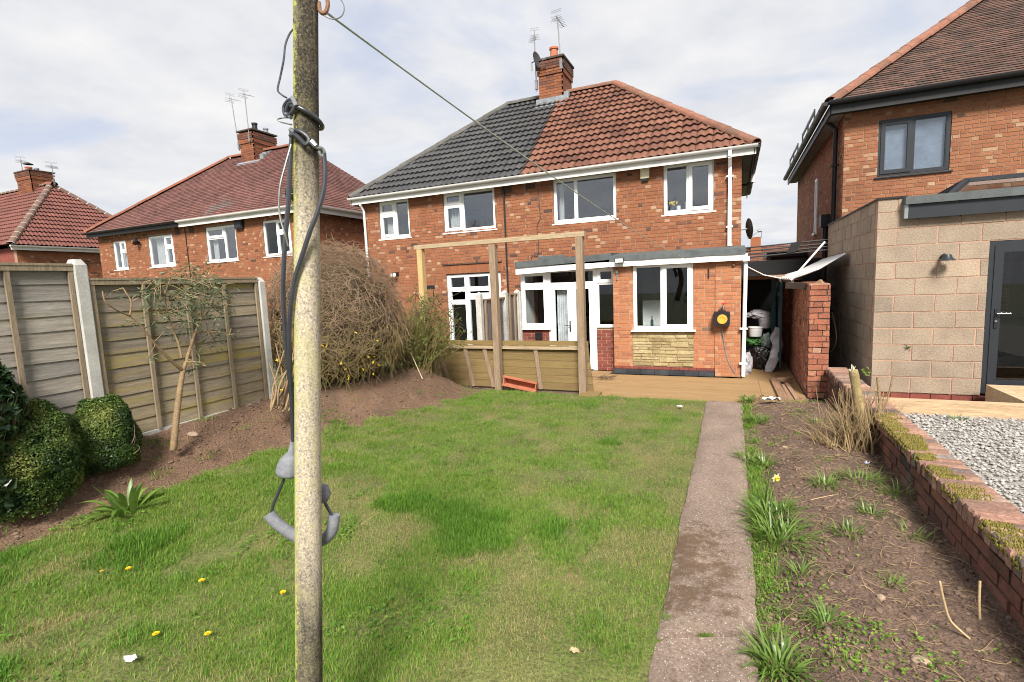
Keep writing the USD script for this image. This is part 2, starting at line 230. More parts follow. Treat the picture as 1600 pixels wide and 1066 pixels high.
dx = g.n('math', math_type='multiply', value1=f'@{nx}.x', value2=-.94)
sd_ = g.n('math', math_type='multiply_add', value1=f'@{nx}.y', value2=-.34, value3=f'@{dx}.value')
n_m = g.n('noise_texture', vector=pos, scale=55.0, detail=5.0, roughness=.7)
sm = g.n('math', math_type='multiply_add', value1=f'@{n_m}.fac', value2=2.6, value3=f'@{sd_}.value')
msk = g.n('map_range', range_type='smoothstep', value=f'@{sm}.value', from_min=1.62, from_max=2.2, to_max=.85)
b2 = g.n('mix_color', fac=f'@{msk}.result', a=f'@{b1}.result', b=(.40, .42, .085), use_clamp=False)
n_p = g.n('noise_texture', vector=pos, scale=9.0, detail=5.0, roughness=.7)
pm0 = g.n('map_range', range_type='smoothstep', value=f'@{n_p}.fac', from_min=.45, from_max=.65, to_max=.45); ih = g.n('math', math_type='multiply_add', value1=f'@{hz}.value', value2=-.8, value3=1.0); pm = g.n('math', math_type='multiply', value1=f'@{pm0}.result', value2=f'@{ih}.value')
b3 = g.n('mix_color', fac=f'@{pm}.value', a=f'@{b2}.result', b=(.40, .37, .17), use_clamp=False)
bp = g.n('bump', height=f'@{n_a}.fac', strength=.7, distance=.003)
ps = g.n('principled_bsdf', base_color=f'@{b3}.result', roughness=.9, normal=f'@{bp}.normal', specular_ior_level=.2)
L['pole'] = g.mat('lichen_concrete', surface=f'{ps}.BSDF')

# coping moss on the crown of the garden wall
L['moss'] = mat('moss', BR((.10, .09, .018), (.165, .14, .03), (.21, .17, .045)), attr=False, coords='world', nscale=14, fscale=90, fvar=.5, rough=1, bump=1, bdist=.01)

def glass_mat(path, tint=(.93, .95, .95), rough=0.0, ior=.03, gain=1.0):
    g = G(); f = g.n('layer_weight', blend=0.5); f3 = g.n('math', math_type='power', value1=f'@{f}.facing', value2=3.0)
    k = g.n('math', math_type='multiply_add', value1=f'@{f3}.value', value2=.55 * gain, value3=ior, use_clamp=True)
    t = g.n('transparent_bsdf', color=tint); r = g.n('glossy_bsdf', color=(.96, .98, 1), roughness=rough)
    m = g.n('mix_closure', fac=f'@{k}.value', closure1=f'@{t}.BSDF', closure2=f'@{r}.BSDF')
    return g.mat(path, surface=f'{m}.closure')
L['glass'] = glass_mat('window_glass', gain=.75)
L['glass_up'] = glass_mat('window_glass_reflective', tint=(.92, .95, .97), ior=.115, gain=1.0)

# ------------------------------------------------------------------ helpers
_used = {}
def numbered(path):
    """path, path_001, path_002 ..."""
    k = _used.get(path, 0); _used[path] = k + 1
    return path if k == 0 else f'{path}_{k:03d}'
def tag(prim, label=None, cat=None, group=None, kind=None):
    for k, v in (('label', label), ('category', cat), ('group', group), ('kind', kind)):
        if v: prim.SetCustomDataByKey(k, v)
    return prim
def thing(name, label, cat, group=None, loc=(0, 0, 0), rotz=0, kind=None):
    p = numbered('/World/' + name); x = UsdGeom.Xform.Define(stage, p)
    if any(loc): x.AddTranslateOp().Set(Gf.Vec3d(*map(float, loc)))
    if rotz: x.AddRotateZOp().Set(math.degrees(rotz))
    tag(x.GetPrim(), label, cat, group, kind); return p
def group_part(parent, name, label=None):
    p = numbered(f'{parent}/{name}'); x = UsdGeom.Xform.Define(stage, p)
    if label: tag(x.GetPrim(), label)
    return p
class MB:
    """Collects geometry (with a tone per vertex) that becomes one mesh."""
    def __init__(s): s.v, s.f, s.t, s.n = [], [], [], 0
    def add(s, v, f, tone=.5):
        v = np.asarray(v, float); f = np.asarray(f, int)
        if f.shape[1] == 4: f = np.vstack([f[:, [0, 1, 2]], f[:, [0, 2, 3]]])
        s.v.append(v); s.f.append(f + s.n); s.t.append(np.broadcast_to(np.asarray(tone, float), (len(v),))); s.n += len(v); return s
    def mesh(s, m, tone=.5): return s.add(m.vertices, m.faces, tone)
    def box(s, lo, hi, tone=.5):
        x0, y0, z0 = lo; x1, y1, z1 = hi
        v = [(x0, y0, z0), (x1, y0, z0), (x1, y1, z0), (x0, y1, z0), (x0, y0, z1), (x1, y0, z1), (x1, y1, z1), (x0, y1, z1)]
        return s.add(v, BOXF, tone)
    def bar(s, a, b, w, h=None, tone=.5, ref=(0, 0, 1)):
        """A rectangular bar from a to b, w wide and h high."""
        h = h or w; a, b = np.array(a, float), np.array(b, float); d = b - a; d /= np.linalg.norm(d)
        r = np.cross(d, ref); 
        if np.linalg.norm(r) < 1e-3: r = np.cross(d, (0, 1, 0))
        r /= np.linalg.norm(r); u = np.cross(r, d)
        c = [(-1, -1), (1, -1), (1, 1), (-1, 1)]
        v = [p + r * w / 2 * i + u * h / 2 * j for p in (a, b) for i, j in c]
        return s.add(v, [(0, 3, 2, 1), (4, 5, 6, 7), (0, 1, 5, 4), (1, 2, 6, 5), (2, 3, 7, 6), (3, 0, 4, 7)], tone)
    def tube(s, pts, r, sides=6, tone=.5, cap=True):
        p = np.asarray(pts, float); t = np.gradient(p, axis=0); t /= np.linalg.norm(t, axis=1, keepdims=True) + 1e-12
        a = np.cross(t[0], (0, 0, 1) if abs(t[0][2]) < .9 else (1, 0, 0)); A = []
        for k in range(len(p)):
            a = a - t[k] * (a @ t[k]); a /= np.linalg.norm(a) + 1e-12; A.append(a)
        A = np.array(A); B = np.cross(t, A); ang = np.arange(sides) * 2 * np.pi / sides
        rr = np.broadcast_to(r, (len(p),))[:, None, None]
        v = p[:, None] + rr * (np.cos(ang)[None, :, None] * A[:, None] + np.sin(ang)[None, :, None] * B[:, None])
        i, j = np.meshgrid(np.arange(len(p) - 1), np.arange(sides), indexing='ij')
        q = np.stack([i * sides + j, i * sides + (j + 1) % sides, (i + 1) * sides + (j + 1) % sides, (i + 1) * sides + j], -1).reshape(-1, 4)
        v = v.reshape(-1, 3); f = np.vstack([q[:, [0, 1, 2]], q[:, [0, 2, 3]]])
        if cap:
            m = len(v); v = np.vstack([v, p[0], p[-1]]); k = np.arange(sides)
            f = np.vstack([f, np.stack([(k + 1) % sides, k, 0 * k + m], 1), np.stack([m - sides - 0 + k, m - sides + (k + 1) % sides, 0 * k + m + 1], 1)])
        return s.add(v, f, tone)
    def build(s, parent, name, material, smooth=False, label=None, kind=None, cat=None, group=None):
        top = parent is None
        p = numbered(('/World' if top else parent) + '/' + name)
        v, f, t = np.vstack(s.v), np.vstack(s.f), np.concatenate(s.t)
        m = trimesh.Trimesh(v, f, process=False) if smooth else (v, f)
        prim = usdkit.mesh(stage, p, m, material, smooth=smooth)
        if not smooth or smooth is True:
            UsdGeom.PrimvarsAPI(prim).CreatePrimvar('tone', T.FloatArray, 'vertex').Set(Vt.FloatArray.FromNumpy(t.astype(np.float32)))
        tag(prim.GetPrim(), label, cat, group, kind); return p
BOXF = [(0, 3, 2, 1), (4, 5, 6, 7), (0, 1, 5, 4), (1, 2, 6, 5), (2, 3, 7, 6), (3, 0, 4, 7)]
def spline(pts, n=24):
    """A smooth curve (Catmull-Rom) through the points."""
    p = np.asarray(pts, float); p = np.vstack([2 * p[0] - p[1], p, 2 * p[-1] - p[-2]]); out = []
    for i in range(1, len(p) - 2):
        t = np.linspace(0, 1, n, endpoint=False)[:, None]; a, b, c, d = p[i - 1:i + 3]
        out.append(.5 * (2 * b + (c - a) * t + (2 * a - 5 * b + 4 * c - d) * t ** 2 + (3 * b - a - 3 * c + d) * t ** 3))
    return np.vstack(out + [p[-2:-1]])
def cyl(a, b, r, sides=16, r2=None): 
    return MB().tube([a, b], np.array([r, r if r2 is None else r2]), sides)
def lathe(profile, sides=20, loc=(0, 0, 0)):
    """profile: (radius, z) pairs."""
    p = np.array(profile, float); a = np.arange(sides) * 2 * np.pi / sides
    v = np.stack([p[:, None, 0] * np.cos(a), p[:, None, 0] * np.sin(a), np.broadcast_to(p[:, None, 1], (len(p), sides))], -1).reshape(-1, 3) + loc
    i, j = np.meshgrid(np.arange(len(p) - 1), np.arange(sides), indexing='ij')
    q = np.stack([i * sides + j, i * sides + (j + 1) % sides, (i + 1) * sides + (j + 1) % sides, (i + 1) * sides + j], -1).reshape(-1, 4)
    return v, q
def curves(parent, name, lines, widths, material, **kw):
    p = numbered((parent or '/World') + '/' + name); c = UsdGeom.BasisCurves.Define(stage, p)
    c.CreateTypeAttr('linear'); c.CreateCurveVertexCountsAttr(Vt.IntArray([len(l) for l in lines]))
    c.CreatePointsAttr(Vt.Vec3fArray.FromNumpy(np.vstack(lines).astype(np.float32)))
    c.CreateWidthsAttr(Vt.FloatArray.FromNumpy(np.concatenate(widths).astype(np.float32))); c.SetWidthsInterpolation('vertex')
    UsdShade.MaterialBindingAPI.Apply(c.GetPrim()).Bind(material); tag(c.GetPrim(), **kw); return p
def instancer(parent, name, protos, pos, rotz, scale, idx, tilt=None, **kw):
    """protos: (MB, material) pairs."""
    p = numbered((parent or '/World') + '/' + name); pi = UsdGeom.PointInstancer.Define(stage, p)
    rel = pi.CreatePrototypesRel()
    for k, (mb, m) in enumerate(protos): rel.AddTarget(mb.build(p, 'kind', m))
    pi.CreateProtoIndicesAttr(Vt.IntArray([int(i) for i in idx]))
    pi.CreatePositionsAttr(Vt.Vec3fArray.FromNumpy(np.asarray(pos, np.float32)))
    pi.CreateScalesAttr(Vt.Vec3fArray.FromNumpy(np.repeat(np.asarray(scale, np.float32)[:, None], 3, 1)))
    qs = []
    for k, a in enumerate(rotz):
        q = Gf.Rotation(Gf.Vec3d(0, 0, 1), math.degrees(a))
        if tilt is not None: q = q * Gf.Rotation(Gf.Vec3d(*map(float, tilt[k][:3])), float(tilt[k][3]))
        q = q.GetQuat(); qs.append(Gf.Quath(q.GetReal(), Gf.Vec3h(Gf.Vec3f(q.GetImaginary()))))
    pi.CreateOrientationsAttr(Vt.QuathArray(qs)); tag(pi.GetPrim(), **kw); return p
def copy_of(src, name, label, cat, loc, rotz=0, group=None, scale=None):
    p = numbered('/World/' + name); x = UsdGeom.Xform.Define(stage, p)
    x.GetPrim().GetReferences().AddInternalReference(src)
    x.ClearXformOpOrder(); x.AddTranslateOp(opSuffix='at').Set(Gf.Vec3d(*map(float, loc))); x.AddRotateZOp(opSuffix='at').Set(math.degrees(rotz))
    if scale: x.AddScaleOp(opSuffix='at').Set(Gf.Vec3f(scale, scale, scale))
    x.GetPrim().SetInstanceable(True); tag(x.GetPrim(), label, cat, group); return p
def sstep(x, a, b): t = np.clip((np.asarray(x, float) - a) / (b - a), 0, 1); return t * t * (3 - 2 * t)
rng = np.random.default_rng(7)

# ---------- brick walls: real bricks proud of a recessed mortar face
def brick_wall(parent, O, U, N, Lw, H, holes=(), name='wall', brick=None, mortar=None, course=.075, bl=.212, bh=.062, joint=.013, bond='flemish', thick=.22, n_parts=300, seed=1, part='brick', rough=.002, t0=0.0, label=None, dark=0, mortar_depth=.007, profile=None, hide=()):
    """A wall of length Lw along U and height H from O, facing N. holes: (s0, s1, t0, t1). The n_parts bricks nearest the camera are parts, the rest one part."""
    O, U, N = np.array(O, float), np.array(U, float), np.array(N, float); Z = np.array([0, 0, 1.0]); r = np.random.default_rng(seed)
    poly = sbox(0, 0, Lw, H) if profile is None else Polygon(profile)
    for h in holes: poly = poly.difference(sbox(h[0], h[2], h[1], h[3]))
    mb = MB()
    for gpoly in getattr(poly, 'geoms', [poly]):
        if gpoly.area < 1e-6: continue
        e = trimesh.creation.extrude_polygon(gpoly, thick, engine='earcut'); v = e.vertices
        mb.add(O + U * v[:, :1] + Z * v[:, 1:2] - N * (v[:, 2:3] + mortar_depth), e.faces)
    wp = mb.build(parent, name, mortar, label=label)
    bricks, row = [], 0; t = t0
    while t < H - .02:
        ta, tb = max(t, 0) + joint / 2, min(t + bh + joint / 2, H)
        if tb - ta < .015: t += course; row += 1; continue
        free = [(0.0, Lw)]
        if profile is not None:
            cut = poly.intersection(sbox(-1, ta, Lw + 1, tb))
            free = [(c.bounds[0], c.bounds[2]) for c in getattr(cut, 'geoms', [cut]) if not c.is_empty and c.area > 1e-5]
        for h in holes:
            if min(tb, h[3]) - max(ta, h[2]) > .35 * (tb - ta):
                free = [x for a, b in free for x in ((a, min(b, h[0])), (max(a, h[1]), b)) if x[1] - x[0] > .02]
        s = -(bl + joint) * (.5 if row % 2 else 0) if bond == 'stretcher' else -r.choice([0, .056, .112]) - (.17 if row % 2 else 0)
        k = row
        while s < Lw:
            if bond == 'stretcher': w = bl
            elif bond == 'flemish': w = bl if k % 2 else (bl - joint) / 2
            elif bond == 'header': w = (bl - joint) / 2
            else: w = bl if row % 4 else (bl - joint) / 2
            if bond == 'flemish' and r.random() < .10: w = bl
            k += 1
            for a, b in free:
                s0, s1 = max(s, a), min(s + w, b)
                if s1 - s0 > .022: bricks.append((s0, s1, ta, tb, w < bl * .6))
            s += w + joint
        t += course; row += 1
    bricks += [(a, b, c, d, False) for a, b, c, d in hide]
    out = []
    for s0, s1, ta, tb, hd in bricks:
        d = r.uniform(-rough, rough) + .001; tone = np.clip(r.beta(2.6, 2.6) * .70 + .14, 0, 1)
        if r.random() < (.20 if hd else .015): tone = r.uniform(.88, 1)
        elif r.random() < .03: tone = r.uniform(0, .08)
        j = r.uniform(-rough, rough, 8) * .7
        v = [O + U * (s0 + j[0]) + Z * (ta + j[1]), O + U * (s1 + j[2]) + Z * (ta + j[3]), O + U * (s1 + j[4]) + Z * (tb + j[5]), O + U * (s0 + j[6]) + Z * (tb + j[7])]
        v = [p + N * d for p in v] + [p - N * (mortar_depth + .004) for p in v]
        out.append((np.array(v), tone))
    f = [(0, 1, 2, 3), (0, 4, 5, 1), (1, 5, 6, 2), (2, 6, 7, 3), (3, 7, 4, 0)]
    if n_parts:
        def size(b):   # nearest first, of those inside the picture
            d = b[0].mean(0) - CAM; z = d @ fwd; u, w = 800 + FPX * (d @ rgt) / z, 533 - FPX * (d @ upv) / z
            return np.linalg.norm(d) + (100 if z < 0 or not (-20 < u < 1620 and -20 < w < 1090) else 0)
        out.sort(key=size)
    for v, tone in out[:n_parts]: MB().add(v, f, tone).build(wp, part, brick)
    if len(out) > n_parts:
        m = MB()
        for v, tone in out[n_parts:]: m.add(v, f, tone)
        m.build(wp, 'brickwork', brick, kind='stuff')
    return wp

# ---------- tiles laid on a roof slope
def tile_slope(parent, A, U, V, W, S, kl, kr, tw, gauge, kind, material, n_parts=0, seed=3, stain=None, name='tile'):
    """A slope from eave point A along U (length W), up V (length S), its ends drawn in by kl and kr per metre of slope; kind 'roll' (waved) or 'plain'."""
    A, U, V = (np.array(x, float) for x in (A, U, V)); N = np.cross(U, V); N /= np.linalg.norm(N); r = np.random.default_rng(seed)
    rows = int(round(S / gauge)); tiles = []
    ns = 9 if kind == 'roll' else 2
    for j in range(rows):
        ta, tb = j * gauge - (.03 if j == 0 else 0), min((j + 1) * gauge + .04, S)
        off = (tw / 2 if j % 2 and kind == 'plain' else 0)
        s = -off
        while s < W:
            if s + tw > kl * ta and s < W - kr * ta:
                sl = np.linspace(s, s + tw - (.004 if kind == 'plain' else .006), ns)
                wave = .046 * (.5 - .5 * np.cos(2 * np.pi * (sl - s) / (tw / 2))) if kind == 'roll' else np.zeros(ns)
                lo, up = (.058, .004) if kind == 'roll' else (.026, .003)
                dj = r.uniform(-.003, .003, 3)
                def row(t, n): 
                    sc = np.clip(sl, kl * max(t, 0), W - kr * max(t, 0)); return A + U * sc[:, None] + V * t + N * (n)[:, None]
                if min(s + tw, W - kr * ta) - max(s, kl * ta) > .02:
                    v = np.vstack([row(ta + dj[2], lo + wave + dj[0]), row(tb, up + wave * .9 + dj[1]), row(ta + dj[2], lo + wave - (.014 if kind == 'roll' else .009) + dj[0])])
                    i = np.arange(ns - 1); f = np.vstack([np.stack([i, i + 1, i + 1 + ns, i + ns], 1), np.stack([i + 2 * ns, i + 1 + 2 * ns, i + 1, i], 1)])
                    tiles.append((v, f, np.clip(r.normal(.5, .26), 0, 1)))
            s += tw
    if n_parts: tiles.sort(key=lambda t: np.linalg.norm(t[0].mean(0) - CAM))
    for v, f, tone in tiles[:n_parts]: MB().add(v, f, tone).build(parent, name, material, smooth=True if kind == 'roll' else False)
    if len(tiles) > n_parts:
        m = MB()
        for t in tiles[n_parts:]: m.add(*t)
        m.build(parent, 'tile_rows', material, smooth=True if kind == 'roll' else False, kind='stuff')

def ridge_tiles(parent, a, b, r, material, step=.42, gap_mat=None, lift=.03):
    a, b = np.array(a, float), np.array(b, float); d = b - a; Ln = np.linalg.norm(d); d /= Ln
    side = np.cross(d, (0, 0, 1)); side /= np.linalg.norm(side); up = np.cross(side, d); n = max(1, int(round(Ln / step)))
    for k in range(n):
        p0, p1 = a + d * Ln * k / n, a + d * Ln * (k + 1) / n
        ang = np.linspace(-.15, np.pi + .15, 9); rr = (r * 1.05, r * .97); jit = rng.uniform(-.006, .006)
        v = np.vstack([p + (side * np.cos(ang)[:, None] + up * np.sin(ang)[:, None] * .8) * q + up * (lift - r * .25 + jit) for p, q in ((p0, rr[0]), (p1 + d * .02, rr[1]))] + [p0 + (side * np.cos(ang)[:, None] + up * np.sin(ang)[:, None] * .8) * (rr[0] - .016) + up * (lift - r * .25 + jit)])
        i = np.arange(8); f = np.vstack([np.stack([i, i + 9, i + 10, i + 1], 1), np.stack([i, i + 1, i + 19, i + 18], 1)])
        MB().add(v, f, rng.uniform(0, 1)).build(parent, 'ridge_tile', material, smooth=True)
        if gap_mat is not None:
            v2 = np.vstack([p + (side * np.cos(ang)[:, None] + up * np.sin(ang)[:, None] * .8) * (r * 1.075) + up * (lift - r * .25) for p in (p0 - d * .009, p0 + d * .009)])
            MB().add(v2, np.stack([i, i + 9, i + 10, i + 1], 1)).build(parent, 'mortar_joint', gap_mat, smooth=True)

def hip_roof(parent, x0, x1, y0, depth, ze, zr, ov, tile, capm, tw, gauge, kind, n_parts, xl, xr, left=True, right=True, seed=5, mid=None, cap_r=.12, gap=None, sides=('front',), step=.42, under=None):
    """A hipped (half) roof over x0..x1: the eaves at overhang ov, ridge from xl to xr at the middle. mid: the party line end, where the slope is cut straight."""
    yr = y0 + depth / 2; roof = group_part(parent, 'roof')
    ef, eb = y0 - ov, y0 + depth + ov; xa, xb = (x0 - ov if left else x0), (x1 + ov if right else x1)
    S = math.hypot(yr - ef, zr - ze); V = np.array([0, yr - ef, zr - ze]) / S
    # boarding below the tiles
    mb = MB(); e = -.012
    P = [(xa, ef, ze + e), (xb, ef, ze + e), (xb, eb, ze + e), (xa, eb, ze + e), (xl, yr, zr + e), (xr, yr, zr + e)]
    mb.add(P, [(0, 1, 5), (0, 5, 4), (2, 3, 4), (2, 4, 5), (1, 2, 5), (3, 0, 4)])
    mb.build(roof, 'boarding', under or L['black'])
    tile_slope(roof, (xa, ef, ze), (1, 0, 0), V, xb - xa, S, (xl - xa) / S, (xb - xr) / S, tw, gauge, kind, tile, n_parts, seed)
    if 'right' in sides:
        V2 = np.array([xr - xb, 0, zr - ze]); S2 = np.linalg.norm(V2); V2 /= S2
        tile_slope(roof, (xb, ef, ze), (0, 1, 0), V2, eb - ef, S2, (yr - ef) / S2, (eb - yr) / S2, tw, gauge, kind, tile, n_parts if 'front' not in sides else 0, seed + 1)
    if 'left' in sides:
        V2 = np.array([xl - xa, 0, zr - ze]); S2 = np.linalg.norm(V2); V2 /= S2
        tile_slope(roof, (xa, eb, ze), (0, -1, 0), V2, eb - ef, S2, (eb - yr) / S2, (yr - ef) / S2, tw, gauge, kind, tile, 0, seed + 2)
    if left: ridge_tiles(roof, (xa, ef, ze + .03), (xl, yr, zr + .03), cap_r, capm, step, gap)
    if right: ridge_tiles(roof, (xb, ef, ze + .03), (xr, yr, zr + .03), cap_r, capm, step, gap)
    if xr - xl > .3: ridge_tiles(roof, (xl, yr, zr + .03), (xr, yr, zr + .03), cap_r, capm, step, gap)
    return roof

def gutter(parent, a, b, r=.055, material=None, out=(0, -1, 0), brackets=True):
    a, b, o = np.array(a, float), np.array(b, float), np.array(out, float); ang = np.linspace(0, np.pi, 9)
    prof = [-o * 0 + o * (-np.cos(t) * r) - np.array([0, 0, 1]) * np.sin(t) * r * 1.1 for t in ang]; inner = [o * (-np.cos(t) * (r - .006)) - np.array([0, 0, 1]) * np.sin(t) * (r - .006) * 1.1 for t in ang[::-1]]
    ring = prof + inner; m = len(ring); v = np.vstack([[p + q for q in ring] for p in (a, b)])
    i = np.arange(m); f = np.stack([i, (i + 1) % m, (i + 1) % m + m, i + m], 1)
    mb = MB().add(v, f)
    for q in (a, b): mb.add([q + s for s in prof], [(0, k, k + 1) for k in range(1, 8)])
    gp = mb.build(parent, 'gutter', material, smooth=40)
    if brackets:
        d = b - a; n = int(np.linalg.norm(d) / 1.0)
        for k in range(n + 1):
            c = a + d * ((k + .5) / (n + 1)); u = d / np.linalg.norm(d)
            vv = np.vstack([[c + s * w + q * 1.08 for q in prof] for w, s in ((-.025, u), (.025, u))]); ii = np.arange(8)
            MB().add(vv, np.stack([ii, ii + 1, ii + 10, ii + 9], 1)).build(gp, 'bracket', material)
    return gp
def pipe(parent, pts, r, material, name='downpipe', square=False, clips=(), clip_mat=None):
    mb = MB()
    if square:
        for a, b in zip(pts[:-1], pts[1:]): mb.bar(a, b, r * 2, r * 2, ref=(0, 1, 0.01))
    else: mb.tube(np.array(pts), r, 12)
    p = mb.build(parent, name, material, smooth=40)
    for z in clips:
        c = np.array(pts[-1]); c = (c[0], c[1], z)
        MB().box((c[0] - r * 1.9, c[1] - r * 1.25, z - .015), (c[0] + r * 1.9, c[1] + r * .8, z + .015)).build(p, 'clip', clip_mat or material)
    return p

# ---------- windows in a wall of fixed y (facing -y)
def window(parent, x0, x1, z0, z1, y, cells, fm=None, gm=None, sill=True, name='window', fw=.055, depth=.07, sill_over=.05, label=None, sillm=None):
    """cells: (x0, x1, z0, z1, casement) as fractions. Frame bars butt; casements sit proud."""
    fm, gm = fm or L['white'], gm or L['glass_up']; w = group_part(parent, name, label); yf, yb = y, y + depth
    mb = MB(); mb.box((x0, yf, z0), (x0 + fw, yb, z1)); mb.box((x1 - fw, yf, z0), (x1, yb, z1)); mb.box((x0 + fw, yf, z1 - fw), (x1 - fw, yb, z1)); mb.box((x0 + fw, yf, z0), (x1 - fw, yb, z0 + fw))
    ix0, ix1, iz0, iz1 = x0 + fw, x1 - fw, z0 + fw, z1 - fw
    xs = sorted({round(c[k], 3) for c in cells for k in (0, 1)} - {0, 1}); X = lambda f: ix0 + (ix1 - ix0) * f; Zf = lambda f: iz0 + (iz1 - iz0) * f
    for a in xs: mb.box((X(a) - fw / 2, yf + .002, iz0), (X(a) + fw / 2, yb - .002, iz1))
    done = set()
    for a, b, c, d, cs in cells:
        if c > 0 and (a, b, c) not in done:
            done.add((a, b, c)); mb.box((X(a) + (fw / 2 if a > 0 else 0), yf + .004, Zf(c) - fw / 2), (X(b) - (fw / 2 if b < 1 else 0), yb - .004, Zf(c) + fw / 2))
    mb.build(w, 'frame', fm)
    for a, b, c, d, cs in cells:
        xa, xb = X(a) + (fw / 2 if a > 0 else 0), X(b) - (fw / 2 if b < 1 else 0); za, zb = Zf(c) + (fw / 2 if c > 0 else 0), Zf(d) - (fw / 2 if d < 1 else 0)
        if cs:
            e, k = .05, .022; m = MB(); yo = yf - .018
            m.box((xa - k, yo, za - k), (xa + e, yf + .03, zb + k)); m.box((xb - e, yo, za - k), (xb + k, yf + .03, zb + k)); m.box((xa + e, yo, zb - e), (xb - e, yf + .03, zb + k)); m.box((xa + e, yo, za - k), (xb - e, yf + .03, za + e))
            m.build(w, 'casement', fm); xa, xb, za, zb, yp = xa + e, xb - e, za + e, zb - e, yf + .005
        else: 
            yp = yf + .022; e = .012; m = MB()
            m.box((xa, yf + .006, za), (xa + e, yp + .02, zb)); m.box((xb - e, yf + .006, za), (xb, yp + .02, zb)); m.box((xa + e, yf + .006, zb - e), (xb - e, yp + .02, zb)); m.box((xa + e, yf + .006, za), (xb - e, yp + .02, za + e)); m.build(w, 'glazing_bead', fm)
        MB().box((xa - .004, yp + .004, za - .004), (xb + .004, yp + .010, zb + .004)).build(w, 'pane', gm)
    if sill:
        m = MB(); so = sill_over; m.add([(x0 - so, yf - .06, z0 - .045), (x1 + so, yf - .06, z0 - .045), (x1 + so, yf - .06, z0 - .02), (x0 - so, yf - .06, z0 - .02), (x0 - so, yb, z0 - .045), (x1 + so, yb, z0 - .045), (x1 + so, yb, z0 - .001), (x0 - so, yb, z0 - .001)], [(0, 1, 2, 3), (5, 4, 7, 6), (3, 2, 6, 7), (1, 0, 4, 5), (1, 5, 6, 2), (4, 0, 3, 7)])
        m.build(w, 'sill', sillm or fm)
    return w
def curtain(name, label, x0, x1, z0, z1, y, material=None, waves=7, group=None):
    t = thing(name, label, 'curtain', group); n = waves * 8; s = np.linspace(0, 1, n + 1)
    xs = x0 + (x1 - x0) * s; ys = y + .03 * np.sin(s * waves * 2 * np.pi) + .012 * np.sin(s * waves * 3.7 + 1)
    v = np.vstack([np.stack([xs, ys, 0 * s + z], 1) for z in (z0, z1)] + [np.stack([xs, ys + .004, 0 * s + z], 1) for z in (z0, z1)]); i = np.arange(n)
    f = np.vstack([np.stack([i, i + 1, i + n + 2, i + n + 1], 1), np.stack([i + 1, i, i + n + 1, i + n + 2], 1) + 2 * n + 2])
    MB().add(v, f).build(t, 'cloth', material or L['curtain'], smooth=True)
    MB().tube([(x0 - .05, y, z1 + .01), (x1 + .05, y, z1 + .01)], .012, 8).build(t, 'rail', L['white_dull'])
    return t
def aerial(label, base, h, boom_dir, boom, n_el, el, lean=(0, 0), stack=False, group=None, boom_tilt=-.35):
    t = thing('tv_aerial', label, 'aerial', group); b = np.array(base, float); top = b + np.array([lean[0], lean[1], h])
    MB().tube([b, top], .016, 6).build(t, 'mast', L['alu'])
    d = np.array([boom_dir[0], boom_dir[1], boom_tilt * np.hypot(*boom_dir)]); d /= np.linalg.norm(d); e = np.cross(d, (0, 0, 1)); e /= np.linalg.norm(e)
    o = top - np.array([0, 0, .05])
    MB().tube([o - d * boom * .2, o + d * boom * .8], .010, 6).build(t, 'boom', L['alu'])
    m = MB()
    for k in range(n_el):
        c = o + d * boom * (-.2 + k / (n_el - 1)); w = el * (1 - .35 * k / n_el); m.tube([c - e * w / 2, c + e * w / 2], .005, 5)
    m.build(t, 'element', L['alu'])
    u = np.cross(e, d); m = MB()
    for q in (-1, 1):
        c = o - d * boom * .2 + u * .12 * q; m.tube([c - e * el * .5, c + e * el * .5], .005, 5); m.tube([c - e * el * .5 + u * .05, c + e * el * .5 + u * .05], .005, 5)
        m.tube([o - d * boom * .2, c], .006, 5)
    m.build(t, 'reflector', L['alu'])
    MB().box(b + (-.04, -.03, .05), b + (.04, .03, .30)).build(t, 'bracket', L['alu']); return t
